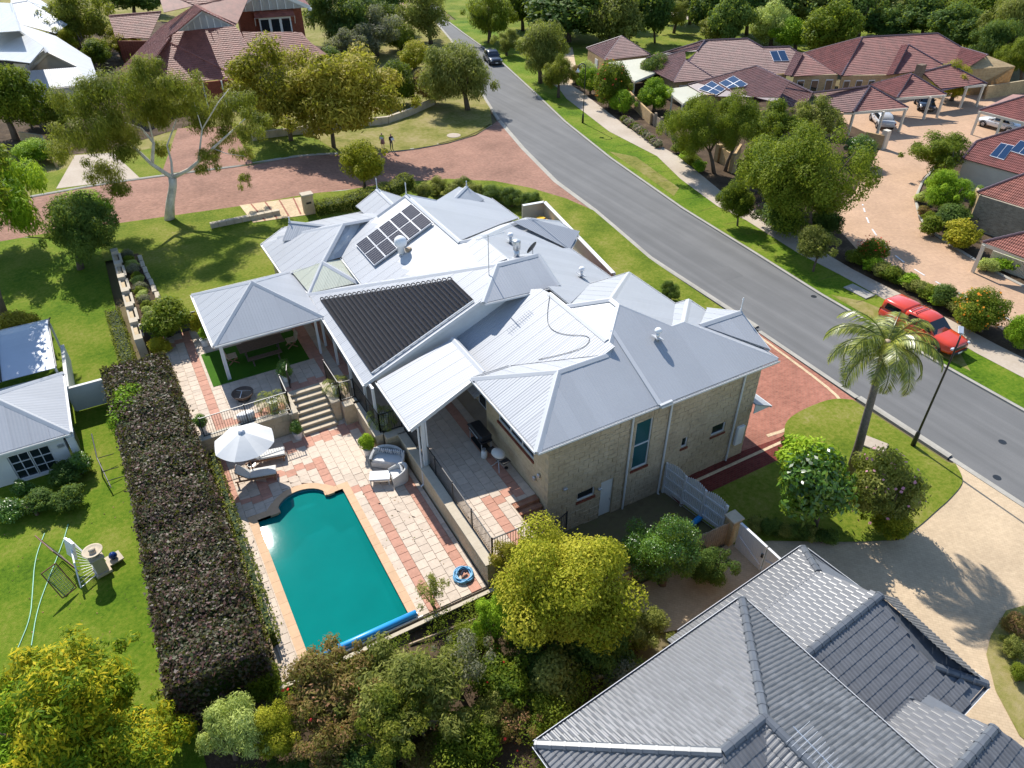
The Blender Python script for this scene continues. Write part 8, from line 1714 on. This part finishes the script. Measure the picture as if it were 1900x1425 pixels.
for k, x in enumerate((-1.65, 1.65)):
    t = thing('garden_chair', ('timber chair with crossed legs at the left end of the dining table', 'timber chair with crossed legs at the right end of the dining table')[k], 'chair', (4.3+x, 36.5, TZ+.02), 0 if k == 0 else math.pi, local=True); B().box((-.25, -.26, .42), (.25, .26, .46)).obj('seat', 'timber_weathered', t); [B().bar((-.27, y, .44), (-.4, y, .95), .09, .025).obj('back_slat', 'timber_weathered', t) for y in (-.2, -.07, .07, .2)]
    for y in (-.22, .22): B().bar((-.28, y, 0), (.25, y, .43), .05, .05).obj('leg', 'timber_teak', t); B().bar((.28, y, 0), (-.25, y, .43), .05, .05).obj('leg', 'timber_teak', t)
# ------------------------------------------------------------------ left garden things
gz0 = -.05
def net(label, a, b, lean, h, fr='net_frame'):
    a, b = Vector(a), Vector(b); t = thing('rebound_net', label, 'net frame', (a+b)/2, group='mesh rebound frames on the left lawn'); L3 = Vector(lean); up = (Vector((0, 0, 1))+L3).normalized()*h; c, d = b+up, a+up
    for p, q in ((a, b), (b, c), (c, d), (d, a)): B().tube([p, q], .025, 6).obj('frame', fr, t)
    w_ = B(); n = int((b-a).length/.09); m = int(h/.09)
    for k in range(1, n): w_.bar(a+(b-a)*(k/n), d+(c-d)*(k/n), .009, .009)
    for k in range(1, m): w_.bar(a+(d-a)*(k/m), b+(c-b)*(k/m), .009, .009)
    o = w_.obj('mesh', 'mesh_net', t); o['kind'] = 'stuff'
net('leaning mesh net frame further from the camera on the left lawn', P(112, 1030, 0), P(146, 1060, 0), (-.45, .3, 0), 1.35); net('leaning mesh net frame nearer the camera on the left lawn', P(116, 1110, 0), P(142, 1090, 0), (-.35, .6, 0), 1.3)
c = P(150, 1075, 0); t = thing('play_net', 'white framed play goal with pale netting on the left lawn', 'goal', c); q = [P(128, 1000, 1.0), P(138, 1045, .9), P(150, 1090, .05), P(180, 1065, .05), P(160, 1030, .5)]
B().tube([q[0], q[1], q[2], q[3], q[4], q[0]], .035, 7).obj('frame', 'white_plastic', t); w_ = B()
for k in range(1, 12): f = k/12; w_.tube([q[0].lerp(q[2], f), q[4].lerp(q[3], f)+Vector((0, 0, .1))], .008, 4)
o = w_.obj('netting', 'white_plastic', t); o['kind'] = 'stuff'
B().cbox(P(131, 1018, .9), (.1, .6, .85), rz=.5, ry=.2).obj('board', 'white_plastic', t)
c = P(190, 1058, 0); t = thing('garden_urn', 'classical stone urn on a square pedestal on the left lawn', 'urn', (c.x, c.y, gz0), .25, local=True)
B().cbox((0, 0, .06), (.62, .62, .12)).obj('plinth', 'pot_stone', t); B().cbox((0, 0, .5), (.46, .46, .8), bev=.02).obj('pedestal', 'pot_stone', t); B().cbox((0, 0, .92), (.56, .56, .08)).obj('cornice', 'pot_stone', t); B().lathe([(.16, .96), (.1, 1.02), (.2, 1.14), (.38, 1.25), (.40, 1.3), (.34, 1.28), (.16, 1.2), (.1, 1.3), (.14, 1.34), (.02, 1.4)], (0, 0, 0), 20).obj('bowl', 'pot_stone', t, True)
c = P(212, 1036, 0); t = thing('glazed_ball', 'dark blue glazed ball on a small slab beside the urn', 'garden ball', (c.x, c.y, gz0+.05), local=True); B().cbox((0, 0, .0), (.6, .6, .06), rz=.3).obj('slab', 'limestone_cap', t); B().lathe([(.03, .03), (.12, .06), (.17, .16), (.165, .22), (.11, .31), (.02, .35)], (0, 0, 0), 18).obj('ball', 'blue_glaze', t, True)
hp = smooth([PG(px, py, .09) for px, py in ((128, 975), (84, 992), (66, 1040), (62, 1100), (58, 1150), (35, 1200))] and [tuple(PG(px, py))[:2] for px, py in ((84, 992), (66, 1040), (62, 1100), (58, 1150), (35, 1205))], 2); tag(B().tube([(x, y, G(x, y)+.085) for x, y in hp], .022, 6).obj('garden_hose', 'hose_green'), 'pale green garden hose on the left lawn, outer curve', 'hose')
hp = smooth([tuple(PG(px, py))[:2] for px, py in ((128, 975), (118, 1010), (92, 1075), (70, 1135), (60, 1200))], 2); tag(B().tube([(x, y, G(x, y)+.085) for x, y in hp], .022, 6).obj('garden_hose', 'hose_green'), 'pale green garden hose on the left lawn, inner curve', 'hose')
t = thing('steel_rail_frame', 'dark steel pipe frame between the cottage and the hedge', 'frame', P(190, 850, 0)); a, b = P(178, 815, .9), P(208, 915, .0)
B().tube([P(170, 805, .9), P(180, 850, .5), P(206, 905, .1)], .03, 6).obj('rail', 'black_metal', t)
for px, py in ((182, 850), (190, 875), (198, 893)): p = P(px, py, .35); B().tube([p, p+Vector((.7, .1, -.1))], .02, 6).obj('rung', 'black_metal', t)
# ------------------------------------------------------------------ two people on the verge
def person(label, px, py, h, rz, top, legs, hair, bend=0.0, skirt=False):
    p = PG(px, py, .09); s = h/1.75; V = {}; E = []
    def j(n, x, y, z, r, par=None): V[n] = (len(V), Vector((x, y, z))*s, r*s); (E.append((V[par][0], V[n][0])) if par else None)
    by = bend
    j('pelvis', 0, 0, .95, .15); j('waist', 0, .03*by, 1.1, .13, 'pelvis'); j('chest', 0, .25*by, 1.32-.1*by, .155, 'waist'); j('neck', 0, .36*by, 1.47-.16*by, .055, 'chest'); j('head', 0, .42*by, 1.6-.2*by, .09, 'neck'); j('crown', 0, .44*by, 1.7-.22*by, .085, 'head')
    for sd, n in ((-1, 'l'), (1, 'r')):
        j('hip'+n, sd*.09, 0, .9, .09, 'pelvis'); j('knee'+n, sd*.1, .03, .5, .06, 'hip'+n); j('ank'+n, sd*.11, 0, .1, .042, 'knee'+n); j('toe'+n, sd*.12, .16, .04, .035, 'ank'+n)
        j('sh'+n, sd*.18, .26*by, 1.38-.1*by, .06, 'chest'); j('el'+n, sd*.25, .1+.2*by, 1.1, .045, 'sh'+n); j('wr'+n, sd*.2, .3+.1*by, 1.0+.03*sd, .034, 'el'+n); j('palm'+n, sd*.18, .37+.1*by, 1.0, .036, 'wr'+n)
        for q in range(4): j('f%d%s' % (q, n), sd*(.15+.02*q), .44+.1*by, .99-.01*q, .012, 'palm'+n)
        j('th'+n, sd*.13, .38+.1*by, 1.03, .013, 'palm'+n)
    me = bpy.data.meshes.new('body'); me.from_pydata([v[1] for v in sorted(V.values(), key=lambda t: t[0])], E, []); o = bpy.data.objects.new('skin_tmp', me); COL.objects.link(o); m = o.modifiers.new('s', 'SKIN'); sv = me.skin_vertices[0].data
    for i, v in enumerate(sorted(V.values(), key=lambda t: t[0])): sv[i].radius = (v[2], v[2]*.85)
    sv[0].use_root = True; o.modifiers.new('d', 'SUBSURF').levels = 2; dg = bpy.context.evaluated_depsgraph_get(); me2 = bpy.data.meshes.new_from_object(o.evaluated_get(dg)); bpy.data.objects.remove(o)
    for mm in ('skin', top, legs, hair, 'tyre'): me2.materials.append(MAT[mm])
    for f in me2.polygons:
        c = f.center/s; f.use_smooth = True; arm = abs(c.x) > .14 and c.y > .16+.05*by
        f.material_index = 3 if (c.z > 1.6-.2*by and (c.y < .40*by+.02 or c.z > 1.68-.22*by)) else 0 if (c.z > 1.44-.15*by) or (arm and .9 < c.z < 1.12) else 1 if c.z > .95 else 2 if c.z > .12 else 4
    t = thing('person', label, 'person', p, rz, local=True); ob = bpy.data.objects.new('body', me2); COL.objects.link(ob); ob.parent = t; ORG[ob.name] = Vector((0, 0, 0))
    hd = Vector((0, .42*by, 1.6-.2*by))*s
    for sd in (-1, 1): B().lathe([(.004, -.01), (.012, 0), (.004, .01)], hd+Vector((sd*.035*s, .085*s, .02*s)), 6).obj('eye', 'black_metal', t)
    if skirt: B().lathe([(.15*s, 1.0*s), (.19*s, .8*s), (.25*s, .45*s), (.23*s, .46*s), (.14*s, .95*s)], (0, 0, 0), 18).obj('skirt', legs, t, True)
    B().cbox(hd+Vector((0, .0, -.36*s))+Vector((0, .28*s, 0)), (.32*s, .04, .22*s), rx=.5).obj('clipboard', 'white_plastic', t)
    return t
person('person in a yellow-green top and pinkish skirt standing on the verge', 711, 274, 1.68, 2.6, 'hivis', 'cloth_pink', 'hair_grey', .35, True); person('person in dark trousers and green vest standing beside the other on the verge', 727, 279, 1.78, 3.3, 'cloth_navy', 'cloth_navy', 'hair_dark', .15)
# litter of fallen leaves
rg = np.random.default_rng(5); pts = []
for k in range(260):
    x, y = rg.uniform(-14, -3.6), rg.uniform(16, 32); pts.append((x, y, G(x, y)+.075))
for k in range(60):
    x, y = rg.uniform(5.3, 8.2), rg.uniform(17.2, 25); pts.append((x, y, .012))
V = []
for p in pts:
    a = rg.uniform(0, 6.28); s = rg.uniform(.02, .06); d = np.array([math.cos(a), math.sin(a), .1])*s; e = np.array([-math.sin(a), math.cos(a), 0])*s*.5; p = np.array(p); V += [p-d*[1, 1, 0], p-e, p+d, p+e]
o = put('fallen_leaves', leaf_mesh('fallen_leaves', np.array(V), rg.random(len(pts))), 'leaf_rust'); tag(o, 'scattered dry fallen leaves on lawn and pool deck', 'leaves', kind='stuff')
# look-alikes: tell them apart by their place, counted from the left in the picture
_dup = {}
for o in list(COL.objects):
    if o.parent is None and 'label' in o and 'group' in o: _dup.setdefault(o['label'], []).append(o)
_ord = 'first second third fourth fifth sixth seventh eighth ninth tenth eleventh twelfth thirteenth fourteenth fifteenth'.split()
for lab, os_ in _dup.items():
    if 1 < len(os_) <= 15:
        os_.sort(key=lambda o: PXY(o.location)[0])
        for k, o in enumerate(os_): o['label'] = lab+', '+_ord[k]+' from the left'
